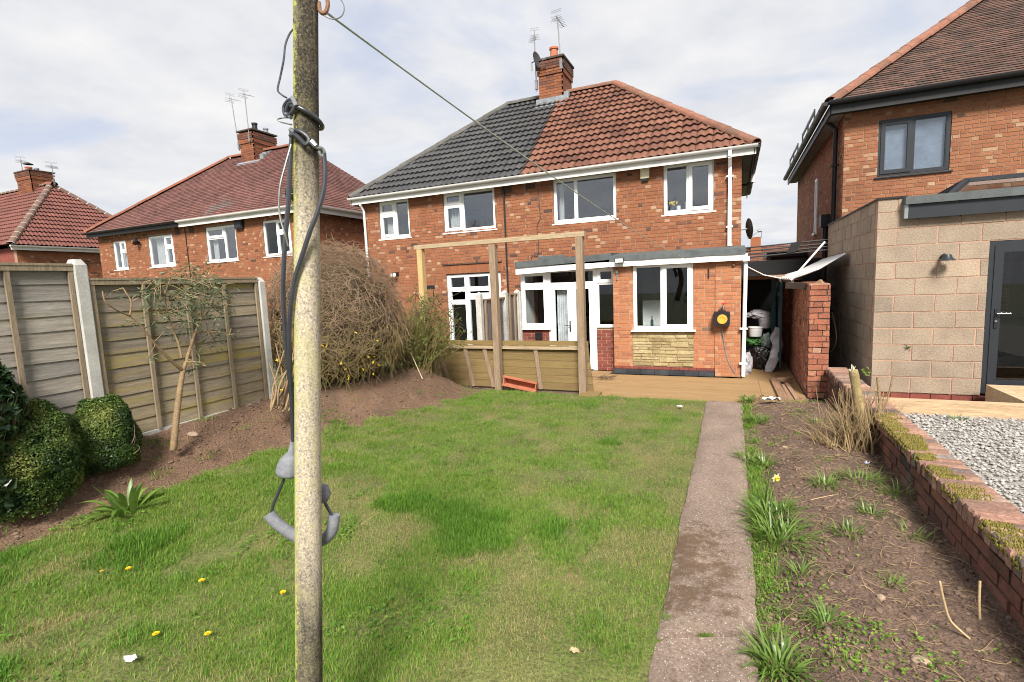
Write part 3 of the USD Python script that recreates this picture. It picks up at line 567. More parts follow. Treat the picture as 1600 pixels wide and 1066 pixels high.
def chimney(parent, x0, x1, y0, y1, z0, z1, pots, seed=9, corbel=.03):
    c = group_part(parent, 'chimney'); H = z1 - z0 - .25; r = np.random.default_rng(seed)
    for O, U, N, Lw in (((x0, y0, z0), (1, 0, 0), (0, -1, 0), x1 - x0), ((x1, y0, z0), (0, 1, 0), (1, 0, 0), y1 - y0)):
        bm = MB(); O, U, N = map(lambda q: np.array(q, float), (O, U, N)); rows = int((z1 - z0) / .075)
        for j in range(rows):
            o = corbel if (rows - 5 <= j < rows - 3) else corbel * 1.6 if j >= rows - 3 else 0
            k = -(j % 2) * .1125
            while k < Lw:
                a, b = max(k, -0), min(k + .215, Lw)
                if b - a > .03:
                    a2, b2 = (a - o if a <= 0 else a), (b + o if b >= Lw else b); q = [O + U * a2 + N * o, O + U * b2 + N * o]
                    v = [p + np.array([0, 0, z]) for z in (j * .075, j * .075 + .065) for p in q]; v = [v[0], v[1], v[3], v[2]]; v += [p - N * .03 for p in v]
                    bm.add(v, [(0, 1, 2, 3), (0, 4, 5, 1), (1, 5, 6, 2), (2, 6, 7, 3), (3, 7, 4, 0)], r.uniform(.02, .42) if j < rows - 4 else r.uniform(.0, .1) if j >= rows - 3 else r.uniform(.4, .6))
                k += .225
        bm.build(c, 'brickwork', L['brick'], kind='stuff')
    MB().box((x0 + .01, y0 + .008, z0), (x1 - .008, y1, z1 - .06)).build(c, 'core', L['mortar_dark'])
    MB().box((x0 - .07, y0 - .07, z1 - .02), (x1 + .07, y1 + .07, z1 + .03)).build(c, 'capping', L['mortar_dark'])
    for (x, y, rr, h, m) in pots:
        v, q = lathe([(rr * .98, 0), (rr, .02), (rr * .9, h * .5), (rr * .88, h - .06), (rr * 1.08, h - .05), (rr * 1.08, h), (rr * .8, h), (rr * .75, h - .2)], 18, (x, y, z1 + .02))
        MB().add(v, q).build(c, 'chimney_pot', m, smooth=40)
    return c

# ------------------------------------------------------------------ large structure: ground, then the buildings
def plain_box(parent, name, lo, hi, material, **k): return MB().box(lo, hi).build(parent, name, material, **k)

gm = MB(); gm.add([(-160, -60, -.07), (160, -60, -.07), (160, 200, -.07), (-160, 200, -.07)], [(0, 1, 2, 3)])
gm.build(None, 'ground', L['ground'], kind='structure')

# ---- the pair of semi-detached houses straight ahead
XP, XL = -4.70, -9.50
def semi(label, x0, x1, holes, nseed, bricks):
    h = thing('semi_detached_house', label, 'house', 'houses of the terrace row' if False else None)
    brick_wall(h, (x0, 0, 0), (1, 0, 0), (0, -1, 0), x1 - x0, 4.40, [(a - x0, b - x0, c, d) for a, b, c, d in holes], 'front_wall', L['brick'], L['mortar'], seed=nseed, n_parts=bricks)
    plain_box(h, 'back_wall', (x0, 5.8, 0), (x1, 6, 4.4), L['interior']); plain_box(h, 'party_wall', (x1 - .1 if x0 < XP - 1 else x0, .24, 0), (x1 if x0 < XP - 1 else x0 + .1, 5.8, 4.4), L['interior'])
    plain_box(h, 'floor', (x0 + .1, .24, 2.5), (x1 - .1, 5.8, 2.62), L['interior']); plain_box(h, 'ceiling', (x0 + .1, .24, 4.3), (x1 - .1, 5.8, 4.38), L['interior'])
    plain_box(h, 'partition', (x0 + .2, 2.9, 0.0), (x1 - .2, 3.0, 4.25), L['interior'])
    return h
H1 = semi('left half of the pair ahead, brick with a dark grey tiled roof', XL, XP, [(-9.02, -8.03, 3.34, 4.345), (-6.98, -5.51, 3.35, 4.36), (-7.0, -5.44, 0, 2.29)], 21, 150)
H2 = semi('right half of the pair ahead, brick with a red tiled roof and white glazed porch', XP, 0, [(-4.0, -2.53, 3.335, 4.335), (-1.52, -.515, 3.315, 4.355), (-4.55, -.08, 0, 2.3)], 22, 150)
brick_wall(H2, (0, .013, 0), (0, 1, 0), (1, 0, 0), 5.9, 4.4, (), 'side_wall', L['brick'], L['mortar'], seed=23, n_parts=0)
plain_box(H1, 'side_wall', (XL, .24, 0), (XL + .2, 6, 4.4), L['brick_red'])
ZE, ZR = 4.45, 7.24
hip_roof(H1, XL, XP, 0, 6, ZE, ZR, .25, L['tile_grey'], L['ridge_grey'], .32, .286, 'roll', 280, -6.36, XP, left=True, right=False, seed=31)
hip_roof(H2, XP, 0, 0, 6, ZE, ZR, .25, L['tile_red'], L['ridge'], .32, .286, 'roll', 290, XP, -3.12, left=False, right=True, seed=32, sides=('front', 'right'))
for h, a, b in ((H1, XL - .25, XP), (H2, XP, .25)):
    plain_box(h, 'fascia', (a, -.235, 4.29), (b, -.215, 4.43), L['gutter']); plain_box(h, 'soffit', (a, -.215, 4.385), (b, -.002, 4.40), L['white_dull'])
    gutter(h, (a - .03 if a < XP - 1 else a, -.285, 4.465), (b + .03 if b > XP + 1 else b, -.285, 4.465), .055, L['gutter'])
plain_box(H2, 'side_fascia', (.215, -.235, 4.30), (.235, 6.2, 4.43), L['black']); plain_box(H2, 'side_soffit', (.005, -.21, 4.385), (.215, 6.2, 4.40), L['black'])
gutter(H2, (.285, 6.2, 4.46), (.285, -.25, 4.46), .055, L['black'], out=(1, 0, 0))
plain_box(H1, 'verge_board', (XL - .235, -.235, 4.29), (XL - .215, 6.2, 4.43), L['gutter'])
# windows upstairs
W2 = [(0, .42, 0, .66, True), (0, .42, .66, 1, True), (.42, 1, 0, 1, False)]
window(H1, -9.015, -8.035, 3.35, 4.34, .05, [(0, .53, 0, .66, True), (0, .53, .66, 1, True), (.53, 1, 0, 1, False)])
window(H1, -6.975, -5.515, 3.36, 4.355, .05, [(0, .36, 0, .70, True), (0, .36, .70, 1, True), (.36, 1, 0, 1, False)])
window(H2, -3.995, -2.535, 3.345, 4.33, .05, [(0, .35, 0, 1, False), (.35, 1, 0, 1, False)])
window(H2, -1.515, -.52, 3.325, 4.35, .05, [(0, .5, 0, 1, False), (.5, 1, 0, 1, True)])
chimney(H2, -5.2, -4.5, 2.62, 3.5, 6.75, 8.14, [(-4.80, 2.85, .12, .34, L['terracotta'])])
m = MB(); m.add([(-5.30, 2.50, 6.86), (-4.42, 2.50, 6.86), (-4.42, 2.62, 6.97), (-5.30, 2.62, 6.97), (-5.30, 2.615, 7.12), (-4.42, 2.615, 7.12)], [(0, 1, 2, 3), (3, 2, 5, 4)]); m.build(H2 + '/chimney', 'lead_apron', L['lead'])
m = MB()
for k in range(5): m.box((-4.50, 2.72 + .12 * k, 7.0 + .05 * k), (-4.40 + rng.uniform(-.03, .03), 2.84 + .12 * k, 7.24 + .04 * k + rng.uniform(-.02, .04)))
m.build(H2 + '/chimney', 'lead_flashing', L['lead'])
# rainwater pipes and cables on the wall
pipe(H2, [(-.215, -.28, 4.41), (-.215, -.28, 4.30), (-.215, -.05, 4.16), (-.215, -.05, 2.56)], .034, L['white'], square=True, clips=(3.95, 2.95))
pipe(H1, [(XL + .06, -.22, 4.28), (XL + .04, -.06, 4.12), (XL + .04, -.06, 0)], .034, L['white_dull'])
MB().tube([(-5.24, -.035, 4.30), (-5.23, -.035, 1.5)], .022, 8).build(H1, 'cable_conduit', L['black'])
MB().tube(spline([(-4.36, -.012, 4.2), (-4.34, -.012, 3.75), (-4.33, -.012, 3.5), (-4.42, -.012, 3.3), (-4.40, -.012, 3.0), (-4.41, -.012, 2.66), (-4.48, -.012, 2.6), (-4.53, -.02, 2.64), (-4.58, -.02, 2.6), (-4.60, -.01, 2.48)], 5), .007, 5).build(H2, 'cable', L['rope'])
plain_box(H1, 'drain_strap', (-5.30, -.03, 4.17), (-5.05, .0, 4.29), L['mortar_dark']); plain_box(H2, 'drain_strap', (-4.66, -.02, 4.19), (-4.44, .0, 4.29), L['mortar_dark'])
# the patio door of the left half, under a soldier course
d = group_part(H1, 'patio_door'); m = MB(); y = .05
for a, b in ((-7.0, -6.90), (-6.49, -6.36), (-5.80, -5.70), (-5.53, -5.44)): m.box((a, y, 0), (b, y + .07, 2.27))
for a, b in ((-6.90, -6.49), (-6.36, -5.80), (-5.70, -5.53)):
    m.box((a, y + .002, 2.20), (b, y + .068, 2.27)); m.box((a, y + .002, 1.83), (b, y + .068, 1.95)); m.box((a, y + .002, 0), (b, y + .068, .15)); m.box((a, y + .002, 1.5), (b, y + .068, 1.62)) if a != -6.36 else m.box((a, y + .002, 1.62), (b, y + .068, 1.78))
m.build(d, 'frame', L['white'])
for a, b in ((-6.90, -6.49), (-6.36, -5.80), (-5.70, -5.53)):
    for c, e in ((1.95, 2.20), (.15, 1.62)): MB().box((a, y + .03, c), (b, y + .036, e)).build(d, 'pane', L['glass'])
pf = [(0, 1, 2, 3), (0, 4, 5, 1), (1, 5, 6, 2), (2, 6, 7, 3), (3, 7, 4, 0)]
for k in range(23):
    a = -7.05 + k * .0745; zz0, zz1 = 2.30, 2.52; MB().add([(a, -.003, zz0), (a + .064, -.003, zz0), (a + .064, -.003, zz1), (a, -.003, zz1), (a, .01, zz0), (a + .064, .01, zz0), (a + .064, .01, zz1), (a, .01, zz1)], pf, rng.uniform(.3, .55)).build(H1 + '/front_wall', 'soldier_brick', L['brick'])
plain_box(H1, 'drip_strip', (-7.08, -.03, 2.525), (-5.38, .0, 2.545), L['mortar_dark'])
plain_box(H1, 'air_brick', (-7.62, -.006, 1.93), (-7.36, .0, 2.02), L['black'])

# ---- the kitchen projection and the glazed porch of the right half
YE, YP = -.90, -.65
K = group_part(H2, 'kitchen_projection')
brick_wall(K, (-2.44, YE, 0), (1, 0, 0), (0, -1, 0), 1.98, 2.30, [(.42, 1.585, .93, 2.3), (.385, 1.595, .17, .93), (-.1, 1.98, 0, .16)], 'wall', L['brick_new'], L['mortar_pale'], bond='flemish', thick=.2, seed=41, n_parts=260, mortar_depth=.005)
brick_wall(K, (-.455, YE - .022, 0), (1, 0, 0), (0, -1, 0), .455, 2.30, (), 'wall', L['brick_new'], L['mortar_pale'], bond='flemish', thick=.222, seed=42, n_parts=110, mortar_depth=.005)
brick_wall(K, (0, YE + .2, 0), (0, 1, 0), (1, 0, 0), .7, 2.3, (), 'wall', L['brick_new'], L['mortar_pale'], seed=43, n_parts=0, thick=.2)
plain_box(K, 'wall', (-2.44, YE + .2, 0), (-2.36, 0, 2.3), L['interior'])
st = MB().box((-2.055, YE + .006, .17), (-.845, YE + .12, .90)).build(K, 'stone_panel', L['mortar_pale'])
r = np.random.default_rng(4); z = .175
for hh in (.075, .11, .06, .085, .06, .11, .075, .075, .055):
    s = -2.055
    while s < -.86:
        w = min(r.uniform(.14, .42), -.845 - s); 
        if -.845 - s - w < .09: w = -.845 - s
        parts = [(z, z + hh)] if hh < .1 or r.random() < .55 else [(z, z + hh / 2), (z + hh / 2, z + hh)]
        for a, b in parts:
            d0 = r.uniform(.004, .022); v = np.array([(s + .004, YE - .001, a + .004), (s + w - .004, YE - .001, a + .004), (s + w - .004, YE - .001, b - .004), (s + .004, YE - .001, b - .004)])
            c = v.mean(0); inner = c + (v - c) * (.9, 1, .78) + r.uniform(-.004, .004, (4, 3)); inner[:, 1] = YE - d0 + r.uniform(-.003, .003, 4)
            V = np.vstack([v, inner]); MB().add(V, [(4, 5, 6, 7), (0, 1, 5, 4), (1, 2, 6, 5), (2, 3, 7, 6), (3, 0, 4, 7)], r.uniform(0, 1)).build(st, 'stone', L['stone'])
        s += w
    z += hh
for k in range(12): MB().box((-2.44 + .165 * k + .003, YE - .012, .105), (-2.44 + .165 * (k + 1) - .003, YE + .1, .155), rng.uniform()).build(K, 'red_tile', L['brick_red'])
for k in range(7): MB().box((-2.46 + .285 * k + .003, YE - .055, 0.0), (-2.46 + .285 * (k + 1) - .003, YE + .1, .10), rng.uniform()).build(K, 'plinth_tile', L['slate'])
window(K, -2.02, -.86, .93, 2.26, YE - .01, [(0, .5, 0, 1, False), (.5, 1, 0, 1, True)], gm=L['glass'])
plain_box(K, 'fascia', (-2.48, YE - .13, 2.235), (.06, YE - .10, 2.365), L['white']); plain_box(K, 'soffit', (-2.46, YE - .10, 2.30), (.03, YE + .0, 2.315), L['white_dull'])
m = MB(); xs = np.linspace(-2.47, .07, 12); zt = 2.455 + .012 * np.sin(np.arange(12) * 2.1)
v = [(x, YE - .15, 2.352 + .006 * math.sin(i * 1.7)) for i, x in enumerate(xs)] + [(x, YE - .135, z) for x, z in zip(xs, zt)] + [(x, 0, 2.56) for x in xs] + [(x, 0, 2.34) for x in xs]
i = np.arange(11); f = np.vstack([np.stack([i + 12 * a, i + 1 + 12 * a, i + 13 + 12 * a, i + 12 + 12 * a], 1) for a in (0, 1, 2)] + [np.stack([i + 36, i + 37, i + 1, i], 1), [(0, 12, 24, 36), (11, 47, 35, 23)]])
m.add(v, f).build(K, 'felt_roof', L['felt'])
PC = group_part(H2, 'porch')
m = MB()
for a, b, c in ((-4.66, -3.95, .0), (-3.95, -3.1, .0), (-3.1, -2.475, .0)):
    za, zb = 2.33 + (a + 4.66) * .03, 2.33 + (b + 4.66) * .03
    m.add([(a, YP - .23, za - .005), (b, YP - .23, zb - .002), (b, YP - .225, zb + .135), (a, YP - .225, za + .13), (a, 0, za + .01), (b, 0, zb + .01), (b, 0, zb + .17), (a, 0, za + .17)], BOXR if False else [(0, 1, 2, 3), (3, 2, 6, 7), (4, 7, 6, 5), (0, 4, 5, 1), (0, 3, 7, 4), (1, 5, 6, 2)])
m.build(PC, 'felt_roof', L['felt'])
plain_box(PC, 'felt_upstand', (-4.42, -.03, 2.46), (-3.75, .0, 2.60), L['felt'])
MB().add([(-4.66, YP - .20, 2.18), (-2.48, YP - .20, 2.245), (-2.48, YP - .20, 2.345), (-4.66, YP - .20, 2.335), (-4.66, YP - .17, 2.18), (-2.48, YP - .17, 2.245), (-2.48, YP - .17, 2.345), (-4.66, YP - .17, 2.335)], BOXF[:0] + [(0, 1, 2, 3), (4, 7, 6, 5), (0, 4, 5, 1), (3, 2, 6, 7), (0, 3, 7, 4), (1, 5, 6, 2)]).build(PC, 'fascia', L['white'])
plain_box(PC, 'ceiling', (-4.63, YP - .17, 2.262), (-2.45, -.0, 2.275), L['white_dull'])
brick_wall(PC, (-4.63, YP, 0), (1, 0, 0), (0, -1, 0), .66, .90, (), 'dwarf_wall', L['brick_red'], L['mortar_pale'], bond='stretcher', thick=.1, seed=44, n_parts=60)
brick_wall(PC, (-2.87, YP, 0), (1, 0, 0), (0, -1, 0), .43, .92, (), 'dwarf_wall', L['brick_red'], L['mortar_pale'], bond='stretcher', thick=.1, seed=45, n_parts=60)
plain_box(PC, 'side_wall', (-4.63, YP + .1, 0), (-4.57, 0, 2.26), L['white_dull'])
window(PC, -4.63, -3.97, .95, 2.235, YP, [(0, 1, 0, .76, True), (0, 1, .76, 1, True)], gm=L['glass'])
window(PC, -2.87, -2.42, .95, 2.26, YP, [(0, 1, 0, .76, False), (0, 1, .76, 1, True)], gm=L['glass'], sill=False)
dr = group_part(PC, 'door_frame'); m = MB(); y = YP
m.box((-3.97, y, 0), (-3.91, y + .07, 2.25)); m.box((-2.93, y, 0), (-2.87, y + .07, 2.25)); m.box((-3.91, y, 2.19), (-2.93, y + .07, 2.25)); m.box((-3.91, y, 1.90), (-2.93, y + .07, 1.96)); m.box((-3.91, y + .0, 0), (-2.93, y + .07, .03)); m.build(dr, 'frame', L['white'])
MB().box((-3.91, y + .03, 1.96), (-2.93, y + .036, 2.19)).build(dr, 'pane', L['glass'])
for a, b in ((-3.908, -3.422), (-3.418, -2.932)):
    q = group_part(PC, 'french_door'); m = MB(); w = .095
    m.box((a, y - .01, .03), (a + w, y + .05, 1.90)); m.box((b - w, y - .01, .03), (b, y + .05, 1.90)); m.box((a + w, y - .01, 1.80), (b - w, y + .05, 1.90)); m.box((a + w, y - .01, .03), (b - w, y + .05, .17)); m.build(q, 'frame', L['white'])
    MB().box((a + w, y + .02, .17), (b - w, y + .026, 1.80)).build(q, 'pane', L['glass'])
    for zz in (.2, 1.0, 1.7):
        xh = a - .0 if a < -3.5 else b; MB().box((xh - .022, y - .022, zz - .05), (xh + .022, y - .01, zz + .05)).build(q, 'hinge', L['white_dull'])
    if a < -3.5: MB().box((b - .06, y - .022, .86), (b - .03, y - .011, 1.10)).tube([(b - .045, y - .02, 1.0), (b - .045, y - .05, 1.0), (b - .16, y - .055, 1.0)], .008, 6).build(q, 'handle', L['black'])
    else: MB().box((b - w + .02, y - .03, .03), (b - .02, y - .01, .09)).build(q, 'weather_bar', L['white'])
# back door meter box and tap on the porch wall
plain_box(PC, 'meter_box', (-4.30, YP - .05, .68), (-4.14, YP - .002, .84), L['black']); plain_box(PC, 'vent_flap', (-4.74, YP - .04, .62), (-4.64, YP - .0, .86), L['lead'])

# ---- the neighbouring pair to the left
XC0, XC1, XCP = -22.05, -11.6, -17.0
def pair_left(label, x0, x1, holes, seed):
    h = thing('semi_detached_house', label, 'house')
    brick_wall(h, (x0, 0, 0), (1, 0, 0), (0, -1, 0), x1 - x0, 4.44, [(a - x0, b - x0, c, d) for a, b, c, d in holes], 'front_wall', L['brick'], L['mortar'], seed=seed, n_parts=0)
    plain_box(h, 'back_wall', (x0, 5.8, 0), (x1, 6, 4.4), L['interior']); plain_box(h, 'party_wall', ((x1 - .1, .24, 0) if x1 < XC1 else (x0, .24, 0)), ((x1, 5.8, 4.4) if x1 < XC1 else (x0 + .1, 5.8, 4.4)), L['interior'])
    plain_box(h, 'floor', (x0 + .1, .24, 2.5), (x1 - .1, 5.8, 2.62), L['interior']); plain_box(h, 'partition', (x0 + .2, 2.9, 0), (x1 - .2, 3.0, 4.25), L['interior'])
    return h
C1 = pair_left('further half of the left pair, black gutter, plum tiled roof', XC0, XCP, [(-21.2, -20.4, 3.10, 4.15), (-19.12, -17.75, 3.09, 4.16)], 51)
C2 = pair_left('nearer half of the left pair, white gutter, plum tiled roof behind the pole', XCP, XC1, [(-16.08, -14.65, 3.10, 4.23), (-13.46, -12.3, 3.13, 4.22)], 52)
brick_wall(C2, (XC1, .013, 0), (0, 1, 0), (1, 0, 0), 5.9, 4.44, (), 'side_wall', L['brick'], L['mortar'], seed=53, n_parts=0)
plain_box(C1, 'side_wall', (XC0, .24, 0), (XC0 + .2, 6, 4.4), L['brick_red'])
hip_roof(C1, XC0, XCP, 0, 6, 4.50, 7.32, .25, L['tile_plum'], L['ridge_orange'], .18, .11, 'plain', 0, -18.4, XCP, left=True, right=False, seed=33, cap_r=.11)
hip_roof(C2, XCP, XC1, 0, 6, 4.50, 7.32, .25, L['tile_plum'], L['ridge_orange'], .18, .11, 'plain', 0, XCP, -14.6, left=False, right=True, seed=34, sides=('front', 'right'), cap_r=.11)
plain_box(C1, 'fascia', (XC0 - .25, -.24, 4.32), (XCP, -.21, 4.47), L['black']); gutter(C1, (XC0 - .28, -.295, 4.50), (XCP, -.295, 4.50), .06, L['black'])
plain_box(C2, 'fascia', (XCP, -.24, 4.30), (XC1 + .25, -.21, 4.47), L['gutter']); gutter(C2, (XCP, -.295, 4.50), (XC1 + .28, -.295, 4.50), .06, L['gutter'])
plain_box(C2, 'side_fascia', (XC1 + .21, -.21, 4.30), (XC1 + .24, 6.2, 4.47), L['gutter']); gutter(C2, (XC1 + .295, 6.2, 4.50), (XC1 + .295, -.24, 4.50), .06, L['gutter'], out=(1, 0, 0))
plain_box(C1, 'soffit', (XC0 - .25, -.21, 4.41), (XCP, -.002, 4.43), L['black']); plain_box(C2, 'soffit', (XCP, -.21, 4.41), (XC1 + .2, -.002, 4.43), L['white_dull'])
window(C1, -21.19, -20.41, 3.11, 4.14, .04, [(0, .5, 0, 1, False), (.5, 1, 0, .62, False), (.5, 1, .62, 1, True)])
window(C1, -19.11, -17.76, 3.10, 4.15, .04, [(0, .66, 0, 1, False), (.66, 1, 0, .62, True), (.66, 1, .62, 1, True)])
window(C2, -16.07, -14.66, 3.11, 4.22, .04, [(0, .62, 0, .70, False), (0, .62, .70, 1, True), (.62, 1, 0, 1, False)])
window(C2, -13.45, -12.31, 3.14, 4.21, .04, [(0, .5, 0, 1, False), (.5, 1, 0, .66, True), (.5, 1, .66, 1, True)], gm=L['glass'])
chimney(C2, -17.1, -16.4, 2.5, 3.5, 6.9, 8.02, [(-16.85, 3.0, .09, .22, L['lead']), (-16.6, 2.8, .10, .30, L['black']), (-16.5, 3.2, .09, .20, L['lead'])], seed=12)
m = MB(); m.add([(-17.3, 2.38, 6.80), (-16.1, 2.38, 6.80), (-16.1, 2.495, 6.92), (-17.3, 2.495, 6.92)], [(0, 1, 2, 3)]); m.build(C2 + '/chimney', 'lead_apron', L['lead'])
m = MB()
for k in range(5): m.box((-16.20, 2.55 + .13 * k, 6.95 + .06 * k), (-16.02, 2.67 + .13 * k, 7.12 + .06 * k + rng.uniform(0, .05)))
m.build(C2 + '/chimney', 'lead_flashing', L['lead'])
MB().tube([(-17.02, -.03, 4.3), (-17.0, -.03, 2.0)], .012, 6).build(C1, 'cable', L['black'])
for xx in (-17.45, -16.72): plain_box(C1 if xx < XCP else C2, 'strap', (xx - .1, -.02, 4.12), (xx + .1, .0, 4.32), L['mortar_dark'])

# ---- the house at the far left edge, seen at its hipped end
D1 = thing('hipped_house', 'far left house, rust red hipped roof with pale mortared ridge tiles', 'house')
brick_wall(D1, (-27, -.4, 0), (0, 1, 0), (1, 0, 0), 6, 4.30, [(3.62, 4.25, 2.4, 4.0)], 'end_wall', L['brick'], L['mortar'], seed=61, n_parts=0)
plain_box(D1, 'front_wall', (-36, -.4, 0), (-27.23, -.2, 4.3), L['brick_red']); plain_box(D1, 'back_wall', (-36, 5.4, 0), (-27.23, 5.6, 4.3), L['brick_red']); plain_box(D1, 'party_wall', (-36, -.2, 0), (-35.8, 5.4, 4.3), L['interior'])
ro = hip_roof(D1, -36, -27, -.4, 6, 4.38, 7.62, .25, L['tile_rust'], L['ridge_brown'], .30, .30, 'roll', 220, -35.9, -30.25, left=False, right=True, seed=35, sides=('right',), gap=L['white_dull'], cap_r=.13)
ridge_tiles(ro, (-26.75, 5.85, 4.41), (-30.25, 2.6, 7.65), .13, L['ridge_brown'], .42, L['white_dull'])
ridge_tiles(ro, (-30.5, 2.6, 7.68), (-29.95, 2.6, 7.62), .15, L['ridge_orange'], .5)
plain_box(D1, 'fascia', (-26.78, -.65, 4.18), (-26.75, 5.85, 4.33), L['white_dull']); gutter(D1, (-26.69, 5.85, 4.36), (-26.69, -.7, 4.36), .06, L['gutter'], out=(1, 0, 0))
plain_box(D1, 'soffit', (-27, -.65, 4.29), (-26.78, 5.85, 4.31), L['black'])
chimney(D1, -32.3, -31.0, 2.2, 3.1, 6.9, 8.35, [(-32.0, 2.6, .14, .30, L['terracotta']), (-31.3, 2.6, .1, .16, L['lead'])], seed=14)
v, q = lathe([(.02, .08), (.20, 0), (.21, .02), (.02, .11)], 14, (-32.0, 2.6, 8.80)); MB().add(v, q).build(D1 + '/chimney', 'cowl', L['black'], smooth=40)
MB().tube([(-27.03, 1.95, 3.62), (-26.94, 1.95, 3.62)], .09, 14).build(D1, 'flue_vent', L['black'])
dw = group_part(D1, 'side_window'); m = MB(); m.box((-27.06, 3.25, 2.45), (-27.0, 3.33, 3.98)); m.box((-27.06, 3.76, 2.45), (-27.0, 3.84, 3.98)); m.box((-27.06, 3.33, 3.9), (-27.0, 3.76, 3.98)); m.build(dw, 'frame', L['anthracite']); MB().box((-27.04, 3.33, 2.45), (-27.03, 3.76, 3.9)).build(dw, 'pane', L['glass_up'])

# ---- the house on the right and its unrendered block extension
RX, RY = 1.9, 1.0
R1 = thing('brick_house', 'orange brick house on the right with brown plain tiles and black gutter', 'house')
brick_wall(R1, (RX, RY, 0), (1, 0, 0), (0, -1, 0), 5.2, 5.12, [(2.475 - RX, 3.62 - RX, 3.79, 4.875)], 'front_wall', L['brick_orange'], L['mortar'], seed=71, n_parts=300)
brick_wall(R1, (RX, RY + 8.2, 0), (0, -1, 0), (-1, 0, 0), 8.187, 5.12, [(4.45, 4.8, 3.0, 4.45)], 'side_wall', L['brick'], L['mortar'], seed=72, n_parts=0)
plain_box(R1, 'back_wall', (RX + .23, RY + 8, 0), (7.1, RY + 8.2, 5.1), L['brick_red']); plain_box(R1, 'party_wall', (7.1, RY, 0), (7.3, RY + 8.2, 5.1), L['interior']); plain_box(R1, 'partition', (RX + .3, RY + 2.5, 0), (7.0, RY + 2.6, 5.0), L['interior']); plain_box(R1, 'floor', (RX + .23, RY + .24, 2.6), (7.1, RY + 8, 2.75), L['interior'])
hip_roof(R1, RX, 7.3, RY, 8.2, 5.26, 8.74, .30, L['tile_brown'], L['ridge'], .19, .10, 'plain', 300, RX - .3 + 4.4, 7.3, left=True, right=False, seed=36, cap_r=.13, step=.36)
plain_box(R1, 'fascia', (RX - .28, RY - .30, 5.06), (7.3, RY - .26, 5.25), L['black']); gutter(R1, (RX - .34, RY - .375, 5.29), (7.3, RY - .375, 5.29), .07, L['black'])
plain_box(R1, 'side_fascia', (RX - .30, RY - .26, 5.06), (RX - .26, RY + 8.4, 5.25), L['black']); gutter(R1, (RX - .375, RY - .34, 5.29), (RX - .375, RY + 8.4, 5.29), .07, L['black'], out=(-1, 0, 0))
plain_box(R1, 'soffit', (RX - .26, RY - .26, 5.10), (7.3, RY - .002, 5.125), L['black']); plain_box(R1, 'side_soffit', (RX - .26, RY, 5.10), (RX - .002, RY + 8.4, 5.125), L['render_grey'])
window(R1, 2.48, 3.615, 3.80, 4.87, RY + .02, [(0, .48, 0, 1, True), (.48, 1, 0, 1, False)], fm=L['anthracite'], gm=glass_mat('obscured_glass', (.70, .74, .78), .12, .10), fw=.06)
plain_box(R1, 'frosted_blind', (2.53, RY + .10, 3.85), (3.57, RY + .11, 4.82), L['blind'])
sw = group_part(R1, 'side_window'); m = MB(); xx = RX - .0
m.box((xx - .03, 4.43, 3.0), (xx + .04, 4.48, 4.42)); m.box((xx - .03, 4.71, 3.0), (xx + .04, 4.76, 4.42)); m.box((xx - .03, 4.48, 4.36), (xx + .04, 4.71, 4.42)); m.box((xx - .07, 4.40, 2.95), (xx + .04, 4.79, 3.0)); m.build(sw, 'frame', L['white']); MB().box((xx, 4.48, 3.0), (xx + .01, 4.71, 4.36)).build(sw, 'pane', L['glass_up'])
pipe(R1, [(RX - .30, RY + .55, 5.2), (RX - .07, RY + .55, 4.95), (RX - .07, RY + .55, .0)], .045, L['black'], clips=(4.2,))
MB().tube([(RX - .09, 2.4, .2), (RX - .09, 2.4, 3.0)], .055, 10).box((RX - .2, 2.25, 2.98), (RX - .02, 2.55, 3.26)).build(R1, 'soil_pipe', L['black'])
m = MB()
for k in range(6): 
    yy = 1.9 + k * 1.05; m.box((RX - .44, yy, 5.30), (RX - .41, yy + .03, 5.52)); 
    if k < 5 and k != 2: m.box((RX - .435, yy + .1, 5.43), (RX - .415, yy + 1.0, 5.51))
m.build(R1, 'gutter_rail', L['black'])
# block extension
B1 = thing('block_extension', 'bare concrete block extension on the right with black fascia and door', 'extension')
BX, BY, BZ = 1.665, -3.0, .2485
brick_wall(B1, (BX, BY, BZ), (1, 0, 0), (0, -1, 0), 3.0, 2.655, [(1.20, 2.15, -.3, 2.02)], 'front_wall', L['block'], L['mortar_pink'], course=.225, bl=.432, bh=.207, joint=.018, bond='stretcher', thick=.1, seed=81, n_parts=300, part='block', rough=.0025, profile=[(0, 0), (3.0, 0), (3.0, 2.36), (.30, 2.36), (.30, 2.655), (0, 2.655)], mortar_depth=.006)
brick_wall(B1, (BX, .95, BZ), (0, -1, 0), (-1, 0, 0), 3.938, 2.655, (), 'side_wall', L['block'], L['mortar_pink'], course=.225, bl=.432, bh=.207, joint=.018, bond='stretcher', thick=.1, seed=82, n_parts=300, part='block', rough=.0025, mortar_depth=.006)
for k in range(6): MB().box((BX + .225 * k + .005, BY - .004, .165), (BX + .225 * (k + 1) - .005, BY + .1, .24), rng.uniform()).build(B1, 'base_brick', L['brick_red'])
plain_box(B1, 'footing', (BX, BY, -.1), (4.6, BY + .1, .165), L['mortar']); plain_box(B1, 'side_footing', (BX, BY + .1, -.1), (BX + .1, .95, BZ), L['mortar']); plain_box(B1, 'end_wall', (4.6, BY, 0), (4.7, .95, 2.62), L['block'])
plain_box(B1, 'floor', (BX + .1, BY + .1, .25), (4.6, RY, .28), L['interior']); plain_box(B1, 'cap_strip', (BX - .02, BY - .02, 2.905), (BX + .32, BY + .12, 2.925), L['black']); plain_box(B1, 'side_cap_strip', (BX - .02, BY + .12, 2.905), (BX + .12, .95, 2.925), L['black'])
